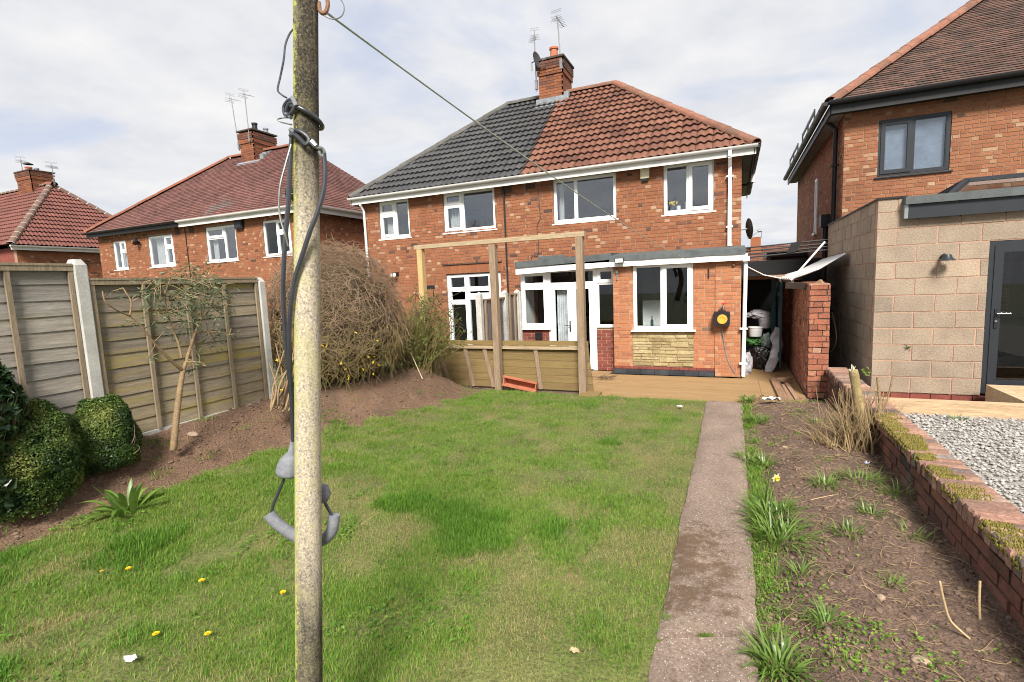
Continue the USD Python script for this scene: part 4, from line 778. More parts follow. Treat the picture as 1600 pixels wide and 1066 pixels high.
m = MB(); m.box((BX + .31, BY - .10, 2.615), (4.7, BY - .06, 2.80)); m.build(B1, 'fascia', L['anthracite'])
plain_box(B1, 'roof_edge', (BX + .27, BY - .14, 2.80), (4.7, BY + .02, 2.90), L['felt']); plain_box(B1, 'flat_roof', (BX + .12, BY + .12, 2.72), (4.7, .95, 2.80), L['felt']); plain_box(B1, 'fascia_end', (BX + .27, BY - .10, 2.62), (BX + .31, BY - .0, 2.80), L['steel'])
ln = group_part(B1, 'roof_lantern'); a = np.array([2.55, -2.3, 2.86]); b = np.array([4.3, -.3, 2.86]); r0, r1 = np.array([3.15, -1.3, 3.27]), np.array([3.9, -1.3, 3.27]); c = np.array([a[0], b[1], a[2]]); e = np.array([b[0], a[1], a[2]])
m = MB()
for p, q in ((a, e), (e, b), (b, c), (c, a), (a, r0), (c, r0), (b, r1), (e, r1), (r0, r1)): m.bar(p, q, .07, .06)
m.build(ln, 'frame', L['anthracite'])
m = MB(); o = np.array([0, 0, -.02])
m.add([a + o, e + o, b + o, c + o, r0 + o, r1 + o], [(0, 1, 5), (0, 5, 4), (1, 2, 5), (2, 3, 4), (2, 4, 5), (3, 0, 4)]); m.build(ln, 'pane', L['glass_up'])
dd = group_part(B1, 'door'); x0, x1, y = BX + 1.205, BX + 2.145, BY + .01; m = MB()
m.box((x0, y, .28), (x0 + .055, y + .07, 2.265)); m.box((x1 - .055, y, .28), (x1, y + .07, 2.265)); m.box((x0 + .055, y, 2.21), (x1 - .055, y + .07, 2.265)); m.box((x0 + .055, y, .28), (x1 - .055, y + .07, .33))
m.box((x0 + .055, y - .012, .33), (x0 + .145, y + .05, 2.21)); m.box((x1 - .145, y - .012, .33), (x1 - .055, y + .05, 2.21)); m.box((x0 + .145, y - .012, 2.12), (x1 - .145, y + .05, 2.21)); m.box((x0 + .145, y - .012, .33), (x1 - .145, y + .05, .46)); m.build(dd, 'frame', L['anthracite'])
MB().box((x0 + .145, y + .02, .46), (x1 - .145, y + .03, 2.12)).build(dd, 'pane', L['glass'])
MB().box((x0 + .085, y - .025, 1.15), (x0 + .12, y - .012, 1.40)).build(dd, 'handle_plate', L['black']); MB().tube([(x0 + .1, y - .02, 1.34), (x0 + .1, y - .06, 1.34), (x0 + .23, y - .06, 1.34)], .009, 8).build(dd, 'handle', L['steel']); MB().tube([(x0 + .1, y - .026, 1.24), (x0 + .1, y - .034, 1.24)], .014, 10).build(dd, 'lock', L['steel'])
k = thing('kitchen_worktop', 'dark kitchen worktop behind the glass of the black door', 'worktop'); plain_box(k, 'top', (2.9, -1.6, 1.12), (4.5, -1.0, 1.16), L['black']); plain_box(k, 'cabinet', (2.92, -1.56, .28), (4.5, -1.02, 1.12), L['anthracite'])
tp = MB().tube(spline([(3.32, -1.5, 1.16), (3.32, -1.5, 1.45), (3.30, -1.5, 1.62), (3.22, -1.5, 1.68), (3.12, -1.5, 1.62), (3.10, -1.5, 1.54)], 5), .014, 8).build(None, 'kitchen_tap', L['brass'], smooth=40, label='brass swan neck tap seen through the black glazed door', cat='tap')

# ------------------------------------------------------------------ the garden: terrain, path, decking
XE = ([-13, -9.8, -9.35, -8.9, -8.3, -7.25, -6.6, -5.5, -4.2, -3.5, -3.0], [-5.0, -5.05, -5.14, -5.11, -5.14, -5.03, -4.88, -4.66, -4.50, -4.42, -4.6])
def edge(y): return np.interp(y, *XE)
def fb(x, y, s, seed=0): return meshkit.fbm(np.stack([np.asarray(x, float) * s, np.asarray(y, float) * s, 0 * np.asarray(x, float) + 3.3], -1), 4, seed) - .5
def H(x, y):
    x, y = np.asarray(x, float), np.asarray(y, float); d = edge(y) - x
    top = .52 * sstep(y, -10.6, -8.6) * (1 - sstep(y, -4.3, -2.95)) * (1 - sstep(-x, 6.4, 7.2)) + .05
    m = top * sstep(d, -.05, .72)
    b = .10 * sstep(x, .0, .5) * (1 - sstep(y, -3.6, -2.9))
    soil = np.maximum(sstep(d, -.1, .2), sstep(x, -.02, .15))
    rise = .135 * sstep(-x, 3.6, 5.1) * (1 - sstep(y, -5.6, -3.4))
    return .03 + m * (1 - .24 * rise / .135) + rise + b + fb(x, y, 1.1, 1) * .05 + fb(x, y, 6, 2) * .065 * soil + fb(x, y, 19, 3) * .040 * soil
def hz_(x, y): return float(H(x, y))
def is_soil(x, y): return (np.asarray(x) < edge(y) + fb(x, y, 3.2, 7) * .55) | (np.asarray(x) > -.25)
xs = np.concatenate([np.arange(-7.4, -3.9, .045), np.arange(-3.9, -.4, .09), np.arange(-.4, 1.235, .036)]); ys = np.concatenate([np.arange(-12.6, -10.4, .12), np.arange(-10.4, -5.5, .045), np.arange(-5.5, -3.17, .06)])
X, Y = np.meshgrid(xs, ys, indexing='ij'); Zg = H(X, Y); Pg = np.stack([X, Y, Zg], -1).reshape(-1, 3)
i, j = np.meshgrid(np.arange(len(xs) - 1), np.arange(len(ys) - 1), indexing='ij'); q = np.stack([i * len(ys) + j, (i + 1) * len(ys) + j, (i + 1) * len(ys) + j + 1, i * len(ys) + j + 1], -1).reshape(-1, 4)
cx, cy = Pg[q].mean(1)[:, 0], Pg[q].mean(1)[:, 1]; soil = is_soil(cx, cy)
def sub(sel, name, m):
    f = q[sel]; u, inv = np.unique(f, return_inverse=True); MB().add(Pg[u], inv.reshape(f.shape)).build(None, name, m, smooth=True, kind='structure')
sub(~soil, 'lawn', L['lawn']); sub(soil & (cx < -2), 'soil_bed', L['soil']); sub(soil & (cx > -2), 'soil_bed', L['soil_dark'])
# concrete path: two long slabs with an open joint
pth = thing('path', None, None, kind='structure')
def slab(y0, y1, skew0, skew1, seed):
    n = 90; t = np.linspace(0, 1, n); r = np.random.default_rng(seed); yy = y0 + (y1 - y0) * t
    e1, e2 = -.50 + fb(0 * t + seed, yy, 7, 3) * .035 + fb(0 * t, yy, 1.2, 3) * .02, .0 + fb(0 * t + seed, yy, 7, 9) * .035 + fb(0 * t, yy, 1.2, 5) * .02
    rows = []
    for k in range(n):
        sk = skew0 + (skew1 - skew0) * t[k]; ux = np.linspace(0, 1, 9); x = e1[k] + (e2[k] - e1[k]) * ux; y = yy[k] - sk * (ux - .5)
        z = .075 + fb(x, y, 1.5, 4) * .02 + fb(x, y, 14, 5) * .006 - .03 * (np.abs(ux - .5) > .49); rows.append(np.stack([x, y, z], 1))
    v = np.vstack(rows); a, b = np.meshgrid(np.arange(n - 1), np.arange(8), indexing='ij'); f = np.stack([a * 9 + b, a * 9 + b + 1, (a + 1) * 9 + b + 1, (a + 1) * 9 + b], -1).reshape(-1, 4)
    rim = np.concatenate([np.arange(0, 9), np.arange(17, n * 9, 9), np.arange(n * 9 - 2, n * 9 - 10, -1), np.arange((n - 2) * 9, 0, -9)]); lo = v[rim] - (0, 0, .12); base = len(v); m = len(rim); k = np.arange(m)
    MB().add(np.vstack([v, lo]), np.vstack([f, np.stack([rim, base + k, base + (k + 1) % m, rim[(k + 1) % m]], 1)])).build(pth, 'slab', L['path'], smooth=45)
slab(-12.5, -8.80, .0, -.20, 3); slab(-8.755, -3.34, -.20, .0, 5)
# decking of boards, and the floor behind it
plain_box(None, 'patio', (-7.0, -3.1, -.06), (.98, 4.5, -.035), L['soil_dark'], kind='structure')
dk = thing('decking', None, None, kind='structure')
for k in range(30):
    y0 = -3.26 + k * .148; y1 = y0 + .145
    if y0 > 1.2: break
    segs = [(-2.52, -2.30 + k * .025), (-2.296 + k * .025, .30), (.304, .93)] if y1 < YE else [(.03, .93)]
    if y1 >= YE and y0 < YE: segs = [(.03, .93)]
    if y1 >= YE - .1 and y0 < YP: segs = [(-2.9, -2.46)] * 0 + segs
    for a, b in segs:
        dz = rng.uniform(-.002, .002); MB().box((a, y0, -.03), (b, y1, 0 + dz), rng.uniform()).build(dk, 'deck_board', L['deck'])
for k in range(16):
    y0 = -2.62 + k * .148
    if y0 + .14 > YP - .0: break
    MB().box((-4.6, y0, -.03), (-2.526, y0 + .14, rng.uniform(-.002, .002)), rng.uniform()).build(dk, 'deck_board', L['deck'])
MB().box((-2.54, -3.32, -.05), (-2.22, -2.95, .045)).build(dk, 'deck_edge', L['planter'])

# ---- left boundary: concrete posts and lap panels
FX = -5.8
def lap_panel(label, y0, y1, z0, z1, material, seed, n_bat=3):
    t = thing('lap_fence', label, 'fence'); r = np.random.default_rng(seed); n = int((z1 - z0) / .142); st = (z1 - z0 - .03) / n
    for k in range(n):
        a = z0 + k * st; w = r.uniform(-.006, .006, 13).cumsum() * .55; yy = np.linspace(y0, y1, 13); top = a + st + .018; V = []
        for fx in (0, .009): V += [(FX + .022 + fx * .3, yv, top) for yv in yy]; V += [(FX + .0265 + fx, yv, a + w[i]) for i, yv in enumerate(yy)]
        i = np.arange(12); f = np.vstack([np.stack([i, i + 1, i + 14, i + 13], 1), np.stack([i + 27, i + 26, i + 39, i + 40], 1), np.stack([i + 13, i + 14, i + 40, i + 39], 1)])
        MB().add(np.array(V), f, r.uniform()).build(t, 'board', material)
    for k in range(n_bat + 2):
        yv = y0 + .02 + (y1 - y0 - .04) * k / (n_bat + 1); edgeb = k in (0, n_bat + 1); MB().bar((FX + .058, yv, z0), (FX + .058, yv, z1 - .045), .036, .024, ref=(1, 0, 0)).build(t, 'batten', L['batten'])
    MB().box((FX + .045, y0, z1 - .045), (FX + .075, y1, z1)).build(t, 'top_rail', L['batten']); MB().box((FX - .02, y0, z1 + .001), (FX + .08, y1, z1 + .022)).build(t, 'capping', L['batten'])
    MB().box((FX + .02, y0, z0 - .16), (FX + .06, y1, z0 - .005)).build(t, 'gravel_board', L['concrete'])
def conc_post(label, y, z1, w=.10):
    v = []; h = .055
    m = MB(); x0, x1 = FX - .045, FX + .085; y0, y1 = y - w / 2, y + w / 2
    P = [(x0, y0), (x1 - .012, y0), (x1, y0 + .012), (x1, y1 - .012), (x1 - .012, y1), (x0, y1)]; n = len(P)
    top = [(x0 + .0 + (p[0] - x0) * .72 + .0, y + (p[1] - y) * .55) for p in P]
    V = [(p[0], p[1], .1) for p in P] + [(p[0], p[1], z1 - h) for p in P] + [(p[0], p[1], z1) for p in top]; k = np.arange(n)
    f = np.vstack([np.stack([k, (k + 1) % n, (k + 1) % n + n, k + n], 1), np.stack([k + n, (k + 1) % n + n, (k + 1) % n + 2 * n, k + 2 * n], 1), [(12, 13, 14, 15), (12, 15, 16, 17)]])
    m.add(V, f).build(None, 'fence_post', L['concrete'], label=label, cat='fence post', group=None)
pA = at(125, 410, x=FX + .08); pB = at(409, 436, x=FX + .08)
conc_post('pale concrete post nearest the left edge, between grey and golden panels', pA[1], pA[2] + .03, .115); conc_post('slender concrete post beside the big twiggy bush', pB[1], pB[2] + .02)
gA, gB = pA[1] + .06, pB[1] - .06
lap_panel('golden green stained lap panel behind the sapling', gA, gB, .60, at(270, 437, x=FX + .08)[2], L['fence_gold'], 5)
lap_panel('weathered grey lap panel at the left edge of the picture', pA[1] - 1.9, pA[1] - .06, .60, at(60, 415, x=FX + .08)[2], L['fence'], 6)
plain_box(None, 'far_fence_panel', (-9.4, -4.9, .0), (-5.95, -4.84, 1.35), L['fence_gold'], label=None) if False else None

# ---- fence between the two halves of the pair, seen behind the frame
t = thing('garden_fence', 'grey close board fence between the gardens, behind the timber frame', 'fence')
for y in (-2.62, -1.42, -.72): MB().box((-4.76, y - .05, 0), (-4.65, y + .05, 1.80)).add([(-4.76, y - .05, 1.80), (-4.65, y - .05, 1.80), (-4.65, y + .05, 1.80), (-4.76, y + .05, 1.80), (-4.705, y, 1.85)], [(0, 1, 4), (1, 2, 4), (2, 3, 4), (3, 0, 4)]).build(t, 'concrete_post', L['concrete'])
for y0, y1, zt in ((-2.57, -1.47, 1.70), (-1.37, -.77, 1.76)):
    n = int((y1 - y0) / .1)
    for k in range(n): MB().box((-4.72, y0 + k * .1, .1), (-4.70 + (k % 2) * .006, y0 + k * .1 + .098, zt - .03 + rng.uniform(-.004, .004)), rng.uniform()).build(t, 'board', L['closeboard'])
    MB().box((-4.735, y0, zt - .03), (-4.67, y1, zt)).build(t, 'top_rail', L['timber']); 
    for yy in (y0 + .12, (y0 + y1) / 2 + .1): MB().box((-4.694, yy, .1), (-4.655, yy + .06, zt - .03)).build(t, 'batten', L['timber'])
t = thing('side_fence', 'dark board fence strip against the porch, left of its window', 'fence')
for k in range(5): MB().box((-4.98 + k * .075, -.18, 0), (-4.91 + k * .075, -.15, 1.78), rng.uniform()).build(t, 'board', L['closeboard'])
MB().box((-4.62, -.70 - .04, 0), (-4.635 - .04, -.62, 1.80)).build(t, 'post', L['concrete'])

# ---- timber frame of three posts and a long rail
t = thing('pergola', 'goalpost frame of three timber posts under one long rail', 'pergola'); YF = -3.0
MB().box((-2.60, YF - .0625, -.1), (-2.475, YF + .0625, 2.72)).build(t, 'post', L['timber']); MB().box((-4.235, YF - .0625, -.1), (-4.115, YF + .0625, 2.70)).build(t, 'post', L['timber'])
MB().box((-5.80, YF - .06, -.1), (-5.69, YF + .06, 2.72)).build(t, 'post', L['timber_new'], label='newer golden left post')
MB().add([(-5.86, YF - .055, 2.725), (-2.44, YF - .055, 2.725), (-2.44, YF + .055, 2.725), (-5.86, YF + .055, 2.725), (-5.86, YF - .055, 2.80), (-2.44, YF - .055, 2.81), (-2.44, YF + .055, 2.81), (-5.86, YF + .055, 2.80)], BOXF).build(t, 'rail', L['rail'])
# ---- board wall with slanting props
t = thing('board_wall', 'low wall of golden deck boards with slanting props behind the frame', 'low wall'); YW = -2.78
for k in range(6):
    z0 = .0 + k * .136; sk = lambda z: .14 * (1 - z / .85); MB().add([(-6.5 , YW, z0), (-2.50 + sk(z0) * .6, YW, z0), (-2.50 + sk(z0 + .13) * .6, YW, z0 + .131), (-6.5, YW, z0 + .131), (-6.5, YW + .03, z0), (-2.50 + sk(z0) * .6, YW + .03, z0), (-2.50 + sk(z0 + .13) * .6, YW + .03, z0 + .131), (-6.5, YW + .03, z0 + .131)], [(0, 1, 2, 3), (1, 5, 6, 2), (3, 2, 6, 7), (4, 7, 6, 5), (0, 3, 7, 4)], rng.uniform()).build(t, 'board', L['planter'])
MB().box((-5.75, YW - .06, .755), (-2.66, YW - .004, .80)).build(t, 'rail', L['rail']); MB().box((-6.5, YW + .02, .818), (-2.50, YW + .05, .905)).build(t, 'top_board', L['planter'])
for u0, u1 in ((686, 704), (727, 741), (757, 772), (837, 846), (681, 690)):
    a, b = at(u0, 545, y=YW - .02), at(u1, 608, y=YW - .02); MB().bar((a[0], YW - .02, .755), (b[0], YW - .02, max(b[2], .0)), .075, .036, ref=(0, 1, 0)).build(t, 'prop', L['timber'])
# terracotta trough lying against it
t = thing('trough', 'empty terracotta trough tipped on its side against the board wall', 'plant trough')
c = at(812, 600, y=-3.02); ang = math.radians(-9); ca, sa = math.cos(ang), math.sin(ang)
def tr(p): x, y, z = p; return (c[0] + x * ca - z * sa, c[1] + y, .135 + x * sa + z * ca)
m = MB(); w, hh, dp, e = .33, .085, .12, .02
out = [(-w, -.02, -hh), (w, -.02, -hh), (w, -.02, hh), (-w, -.02, hh)]; inn = [(-w + e, -.02, -hh + e), (w - e, -.02, -hh + e), (w - e, -.02, hh - e), (-w + e, -.02, hh - e)]; bo = [(-w * .94, dp, -hh * .8), (w * .94, dp, -hh * .8), (w * .94, dp, hh * .8), (-w * .94, dp, hh * .8)]; bi = [(x * .95, dp - .02, z * .85) for x, y, z in bo]
k = np.arange(4); q2 = np.vstack([np.stack([k, (k + 1) % 4, (k + 1) % 4 + 4, k + 4], 1), np.stack([k + 4, (k + 1) % 4 + 4, (k + 1) % 4 + 12, k + 12], 1), np.stack([(k + 1) % 4, k, k + 8, (k + 1) % 4 + 8], 1), [(12, 13, 14, 15), (11, 10, 9, 8)]])
m.add([tr(p) for p in out + inn + bo + bi], q2).build(t, 'body', L['terracotta'])
m = MB()
for s0, s1 in (((-w - .012, -hh - .012), (w + .012, -hh + .022)), ((-w - .012, hh - .022), (w + .012, hh + .012))):
    m.add([tr(p) for p in [(s0[0], -.03, s0[1]), (s1[0], -.03, s0[1]), (s1[0], -.03, s1[1]), (s0[0], -.03, s1[1]), (s0[0], .01, s0[1]), (s1[0], .01, s0[1]), (s1[0], .01, s1[1]), (s0[0], .01, s1[1])]], [(0, 1, 2, 3), (4, 7, 6, 5), (0, 4, 5, 1), (3, 2, 6, 7), (0, 3, 7, 4), (1, 5, 6, 2)])
m.build(t, 'rim', L['terracotta'])

# ---- walls on the right: tall old wall, low garden wall with a coping of bricks on edge
t = thing('tall_brick_wall', 'tall weathered brick wall beside the side passage', 'wall')
brick_wall(t, (.955, -2.40, -.02), (1, 0, 0), (0, -1, 0), .275, 1.78, (), 'end_face', L['brick_old'], L['mortar_dark'], course=.09, bh=.076, bl=.225, bond='english', thick=.1, seed=91, n_parts=80, rough=.008, mortar_depth=.012)
brick_wall(t, (.955, 4.2, -.02), (0, -1, 0), (-1, 0, 0), 6.583, 1.78, (), 'long_face', L['brick_old'], L['mortar_pale'], course=.09, bh=.076, bl=.225, bond='flemish', thick=.1, seed=92, n_parts=220, rough=.006, mortar_depth=.006)
plain_box(t, 'core', (1.06, -2.29, 0), (1.22, 4.2, 1.74), L['mortar_dark']); m = MB()
for k in range(30): m.box((.95 + rng.uniform(-.01, .01), -2.38 + k * .225, 1.762), (1.22 + rng.uniform(-.02, .01), -2.38 + k * .225 + .215, 1.80 + rng.uniform(-.02, .01)), rng.uniform())
m.build(t, 'top_course', L['brick_old'], kind='stuff')
LX, LT = 1.215, .40
t = thing('low_brick_wall', 'low garden wall with mossy brick on edge coping at the right', 'wall')
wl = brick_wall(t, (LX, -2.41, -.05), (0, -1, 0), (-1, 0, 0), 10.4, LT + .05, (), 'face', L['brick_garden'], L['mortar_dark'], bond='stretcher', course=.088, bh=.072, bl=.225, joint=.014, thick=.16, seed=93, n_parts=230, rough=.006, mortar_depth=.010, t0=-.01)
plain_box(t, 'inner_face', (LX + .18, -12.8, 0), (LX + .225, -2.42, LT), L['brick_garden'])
cp = group_part(t, 'coping'); y = -2.46; k = 0; r = np.random.default_rng(17); pos_c = []
while y > -12.6:
    wv = r.uniform(.072, .092); dz, dx, tz = r.uniform(-.006, .006), r.uniform(-.012, .012), r.uniform(-.02, .02); x0, x1, z0, z1 = LX - .02 + dx, LX + .245 + dx, LT + .003, LT + .102 + dz
    y1 = y - wv + .015; b = .011; jj = r.uniform(-.006, .006, 16)
    V = np.array([(x0, y, z0), (x1, y, z0), (x1, y1, z0), (x0, y1, z0), (x0, y, z1 - b), (x1, y, z1 - b), (x1, y1, z1 - b), (x0, y1, z1 - b), (x0 + b, y - b * .7, z1 + tz * .1), (x1 - b, y - b * .7, z1), (x1 - b, y1 + b * .7, z1), (x0 + b, y1 + b * .7, z1 + tz * .1)]); V[:, 0] += jj[:12]; V[8:, 2] += r.uniform(-.004, .004, 4)
    f = [(0, 1, 5, 4), (1, 2, 6, 5), (2, 3, 7, 6), (3, 0, 4, 7), (4, 5, 9, 8), (5, 6, 10, 9), (6, 7, 11, 10), (7, 4, 8, 11), (8, 9, 10, 11)]
    MB().add(V, f, r.uniform()).build(cp, 'coping_brick', L['coping']); pos_c.append((y, y1, z1)); y -= wv; k += 1
plain_box(t, 'coping_bed', (LX - .0, -12.6, LT - .004), (LX + .225, -2.46, LT + .06), L['mortar_dark'])
# moss cushions growing over the coping
mv = MB(); r = np.random.default_rng(5)
for (y, y1, z1) in pos_c:
    for lo, hi, dens in ((-6.45, -5.25, .95), (-7.0, -6.45, .75), (-7.45, -7.0, .55), (-8.3, -7.75, .8), (-9.4, -8.6, .6)):
        if lo < y < hi and r.random() < dens:
            n = 150; ln = r.uniform(.12, .22); x = LX - .03 + r.random(n) ** 1.2 * ln; yy = y + (y1 - y) * r.random(n); s = r.uniform(.007, .016, n)
            for a, b2, c2 in zip(x, yy, s):
                ic = trimesh.creation.icosphere(0, c2) if False else None
                z = z1 - .006 if a > LX - .015 else z1 - .02 - r.uniform(0, .03); V = np.array([(c2, 0, 0), (-c2 * .5, c2 * .87, 0), (-c2 * .5, -c2 * .87, 0), (0, 0, c2 * 1.15)]) + (a, b2, z); mv.add(V, [(0, 1, 3), (1, 2, 3), (2, 0, 3)])
mv.build(t, 'moss', L['moss'], kind='stuff')
# ---- neighbour's yard: gravel, sleepers
plain_box(None, 'gravel_base', (LX + .23, -12.8, -.05), (7, -4.33, .27), L['gravel_bed'], kind='structure'); plain_box(None, 'yard', (LX + .23, -4.3, -.05), (7, -3.0, .16), L['soil_dark'], kind='structure')
t = thing('sleeper_frame', 'raised frame of pale timber sleepers below the black door', 'sleeper edging')
MB().box((1.42, -4.32, .10), (5.5, -4.20, .43), .4).build(t, 'sleeper', L['sleeper']); MB().box((2.86, -4.196, .14), (2.98, -3.30, .432), .9).build(t, 'sleeper', L['sleeper']); MB().box((2.86, -3.296, .14), (5.5, -3.17, .434), .6).build(t, 'sleeper', L['sleeper'])
def stone_mesh(seed, sq=(1, .8, .55), n=1):
    m = trimesh.creation.icosphere(n, 1.0); r = np.random.default_rng(seed); d = meshkit.fbm(m.vertices * 1.3 + seed * 7.7, 3, seed) - .5; m.vertices *= (1 + d * .7)[:, None]; m.vertices *= sq; return m
protos = [(MB().add(stone_mesh(k, (1, .75, .55)).vertices, stone_mesh(k, (1, .75, .55)).faces, .1 + .2 * k), L['pebble']) for k in range(5)]
r = np.random.default_rng(8); n = 17000; gx = LX + .25 + r.random(n) * 3.2; gy = -4.34 - r.random(n) ** 1.0 * 4.6; keep = (gy > -6.9 - (gx - 1.4) * .25 + fb(gx, gy, 2, 3) * 1.2) | (r.random(n) < .08); gx, gy = gx[keep], gy[keep]; n = len(gx)
instancer(None, 'gravel', protos, np.stack([gx, gy, .275 + r.random(n) * .018], 1), r.random(n) * 6.3, r.uniform(.007, .019, n), r.integers(0, 5, n), kind='stuff')

# ---- things down the side passage
t = thing('passage_gate', 'dark green timber gateway at the mouth of the side passage', 'gate')
MB().box((.05, .45, 0), (.13, .55, 1.85)).build(t, 'jamb', L['green_paint']); MB().box((.60, .45, 0), (.68, .55, 1.85)).build(t, 'jamb', L['green_paint']); MB().box((.05, .44, 1.85), (.95, .56, 1.93)).build(t, 'lintel', L['offcut']); 
dg = group_part(t, 'door')
for k in range(5): MB().box((.715, .44 - .14 * (k + 1), .08), (.745, .44 - .14 * k - .006, 1.80), rng.uniform()).build(dg, 'board', L['green_paint'])
for z in (.3, 1.5): MB().box((.69, -.26, z), (.713, .43, z + .1)).build(dg, 'ledge', L['green_paint'])
t = thing('lean_to', 'dark lean to structure closing the end of the side passage', 'lean-to'); plain_box(t, 'back', (-.0, 3.2, 0), (1.9, 3.3, 2.3), L['black']); plain_box(t, 'roof', (.05, 1.6, 1.90), (.95, 3.3, 1.94), L['black'])
def corrugated(label, p00, p10, p01, p11, n=9):
    """between a low edge p00-p10 and a high edge p01-p11; ribs run from low to high"""
    t = thing('corrugated_sheet', label, 'roof sheet'); s = np.linspace(0, 1, n * 6 + 1); p00, p10, p01, p11 = map(lambda p: np.array(p, float), (p00, p10, p01, p11)); nrm = np.cross(p10 - p00, p01 - p00); nrm /= np.linalg.norm(nrm)
    a = p00 + (p10 - p00) * s[:, None]; b = p01 + (p11 - p01) * s[:, None]; o = nrm * (.018 * np.sin(s * n * 2 * np.pi))[:, None]; sag = np.array([0, 0, -.05]); c = (a + b) / 2 + sag
    V = np.vstack([a + o, c + o, b + o]); m_ = len(s); i = np.arange(m_ - 1); MB().add(V, np.vstack([np.stack([i, i + 1, i + m_ + 1, i + m_], 1), np.stack([i + m_, i + m_ + 1, i + 2 * m_ + 1, i + 2 * m_], 1)])).build(t, 'sheet', L['corrug'], smooth=True)
    MB().bar(p00 - (0, 0, .04), p10 - (0, 0, .04), .04).build(t, 'batten', L['mortar_dark'])
corrugated('pale corrugated roof sheet rising towards the brick house over the passage', (.80, -1.5, 1.86), (.72, 1.4, 1.86), (1.62, -1.3, 2.26), (1.62, 1.2, 2.22), 10)
corrugated('narrow corrugated sheet sloping down from the downpipe', (.72, -.1, 1.86), (.72, 1.4, 1.88), (.12, -.1, 2.12), (.12, 1.4, 2.12), 5)
a, b = at(1236, 438, y=-1.5), at(1289, 378, y=-1.45); MB().tube([a, b], .016, 8).build(None, 'white_pole', L['white'], label='thin white pole leaning across the corrugated sheet', cat='pole')
t = thing('timber_sill', 'rotten dark timber lying on top of the tall brick wall', 'timber'); MB().bar(at(1232, 446, y=-1.6), at(1288, 448, y=-2.2), .12, .10).build(t, 'beam', L['mortar_dark']); MB().bar(at(1278, 440, y=-2.2), at(1287, 452, y=-2.25), .07, .10).build(t, 'block', L['offcut'])
t = thing('black_rails', 'four thin black rails bridging the gap between the houses', 'rails')
for z in (2.60, 2.52, 2.45, 2.38): MB().tube([(.02, 1.5, z - .03), (1.88, 1.5, z + .05)], .018, 6).build(t, 'rail', L['black'])
MB().add([(.95, 1.47, 2.40), (1.12, 1.47, 2.42), (1.25, 1.47, 2.64), (1.04, 1.47, 2.63), (.95, 1.49, 2.40), (1.12, 1.49, 2.42), (1.25, 1.49, 2.64), (1.04, 1.49, 2.63)], BOXF).build(t, 'plate', L['black'])
t = thing('garden_shed', 'dark flat roofed shed beyond the side passage', 'shed'); p0, p1 = at(1203, 440, y=6), at(1250, 400, y=6); plain_box(t, 'body', (p0[0], 6, 0), (1.85, 8, p1[2]), L['mortar_dark']); plain_box(t, 'roof', (p0[0] - .1, 5.9, p1[2]), (1.87, 8.1, p1[2] + .14), L['black'])
# house across the street, seen through the gap
t = thing('street_house', 'distant red roofed house seen through the gap between the buildings', 'house'); yy = 36.; q0, q1, q2, q3 = at(1160, 432, y=yy), at(1262, 436, y=yy), at(1225, 393, y=yy + 4), at(1150, 400, y=yy + 4)
plain_box(t, 'wall', (q0[0] - 4, yy + .3, -1.5), (q1[0] + 1, yy + 8, q0[2] + .05), L['brick']); ro = group_part(t, 'roof')
A = np.array([q0[0] - 4, yy, q0[2]]); Vv = np.array([0, 4., 2.6]); S = np.linalg.norm(Vv); tile_slope(ro, A, (1, 0, 0), Vv / S, q1[0] - q0[0] + 5, S, 0, .25, .33, .30, 'roll', L['tile_red'], 0, 77); MB().add([A - (0, 0, .03), A + (q1[0] - q0[0] + 5, 0, -.03), A + (q1[0] - q0[0] + 4, 4, 2.57), A + (0, 4, 2.57)], [(0, 1, 2, 3)]).build(ro, 'boarding', L['black'])
c0, c1 = at(1173, 400, y=yy + 3), at(1189, 370, y=yy + 3); ch = plain_box(t, 'chimney', (c0[0], yy + 3, c0[2] - 1), (c1[0], yy + 3.8, c1[2]), L['brick'])
w0, w1 = at(1169, 436, y=yy + .25), at(1175, 425, y=yy + .25); plain_box(t, 'window', (w0[0], yy + .2, w0[2]), (w1[0], yy + .29, w1[2]), L['white_dull'])
for du in (1171, 1190): MB().tube([at(du, 372, y=yy + 3.4), at(du, 360, y=yy + 3.4)], .03, 5).build(t, 'aerial_mast', L['alu'])
# sacks and tubs in the passage
def sack(name, label, cat, loc, size, material, seed, squash=1.0):
    m = trimesh.creation.icosphere(4, 1.0); d = meshkit.fbm(m.vertices * 2.1 + seed * 3.1, 4, seed) - .5; e = np.abs(meshkit.fbm(m.vertices * 4.5 + seed, 3, seed + 5) - .5); m.vertices *= (1 + d * .7 - e * .5)[:, None]; m.vertices *= np.array(size) / 2; m.vertices[:, 2] = np.maximum(m.vertices[:, 2], -size[2] * .40); m.vertices += np.array(loc) + (0, 0, size[2] * .40)
    return MB().add(m.vertices, m.faces).build(None, name, material, smooth=True, label=label, cat=cat)
sack('bin_bag', 'shiny black bin bag on the floor of the passage', 'bag', (.42, .15, 0), (.48, .40, .55), L['bin_bag'], 3)
sack('bin_bag', 'second black bag with white print stripes beside the downpipe side of the passage', 'bag', (.24, .35, 0), (.30, .35, .45), L['bin_bag'], 5)
sack('green_sack', 'green and orange compost sack under the white tub', 'sack', (.28, .42, .45), (.34, .3, .24), L['bag_green'], 6)
sack('carrier_bag', 'pale green carrier bag hanging beside the open gate', 'bag', (.52, .35, .38), (.22, .25, .40), L['bag_clear'], 7)
sack('polythene_bundle', 'crumpled grey polythene on top of the passage pile', 'bundle', (.38, .75, 1.0), (.50, .3, .22), L['sheet_grey'], 8)
sack('grey_bag', 'crumpled grey bag at the foot of the white downpipe', 'bag', (.13, -.55, 0), (.20, .20, .48), L['sheet_grey'], 9)
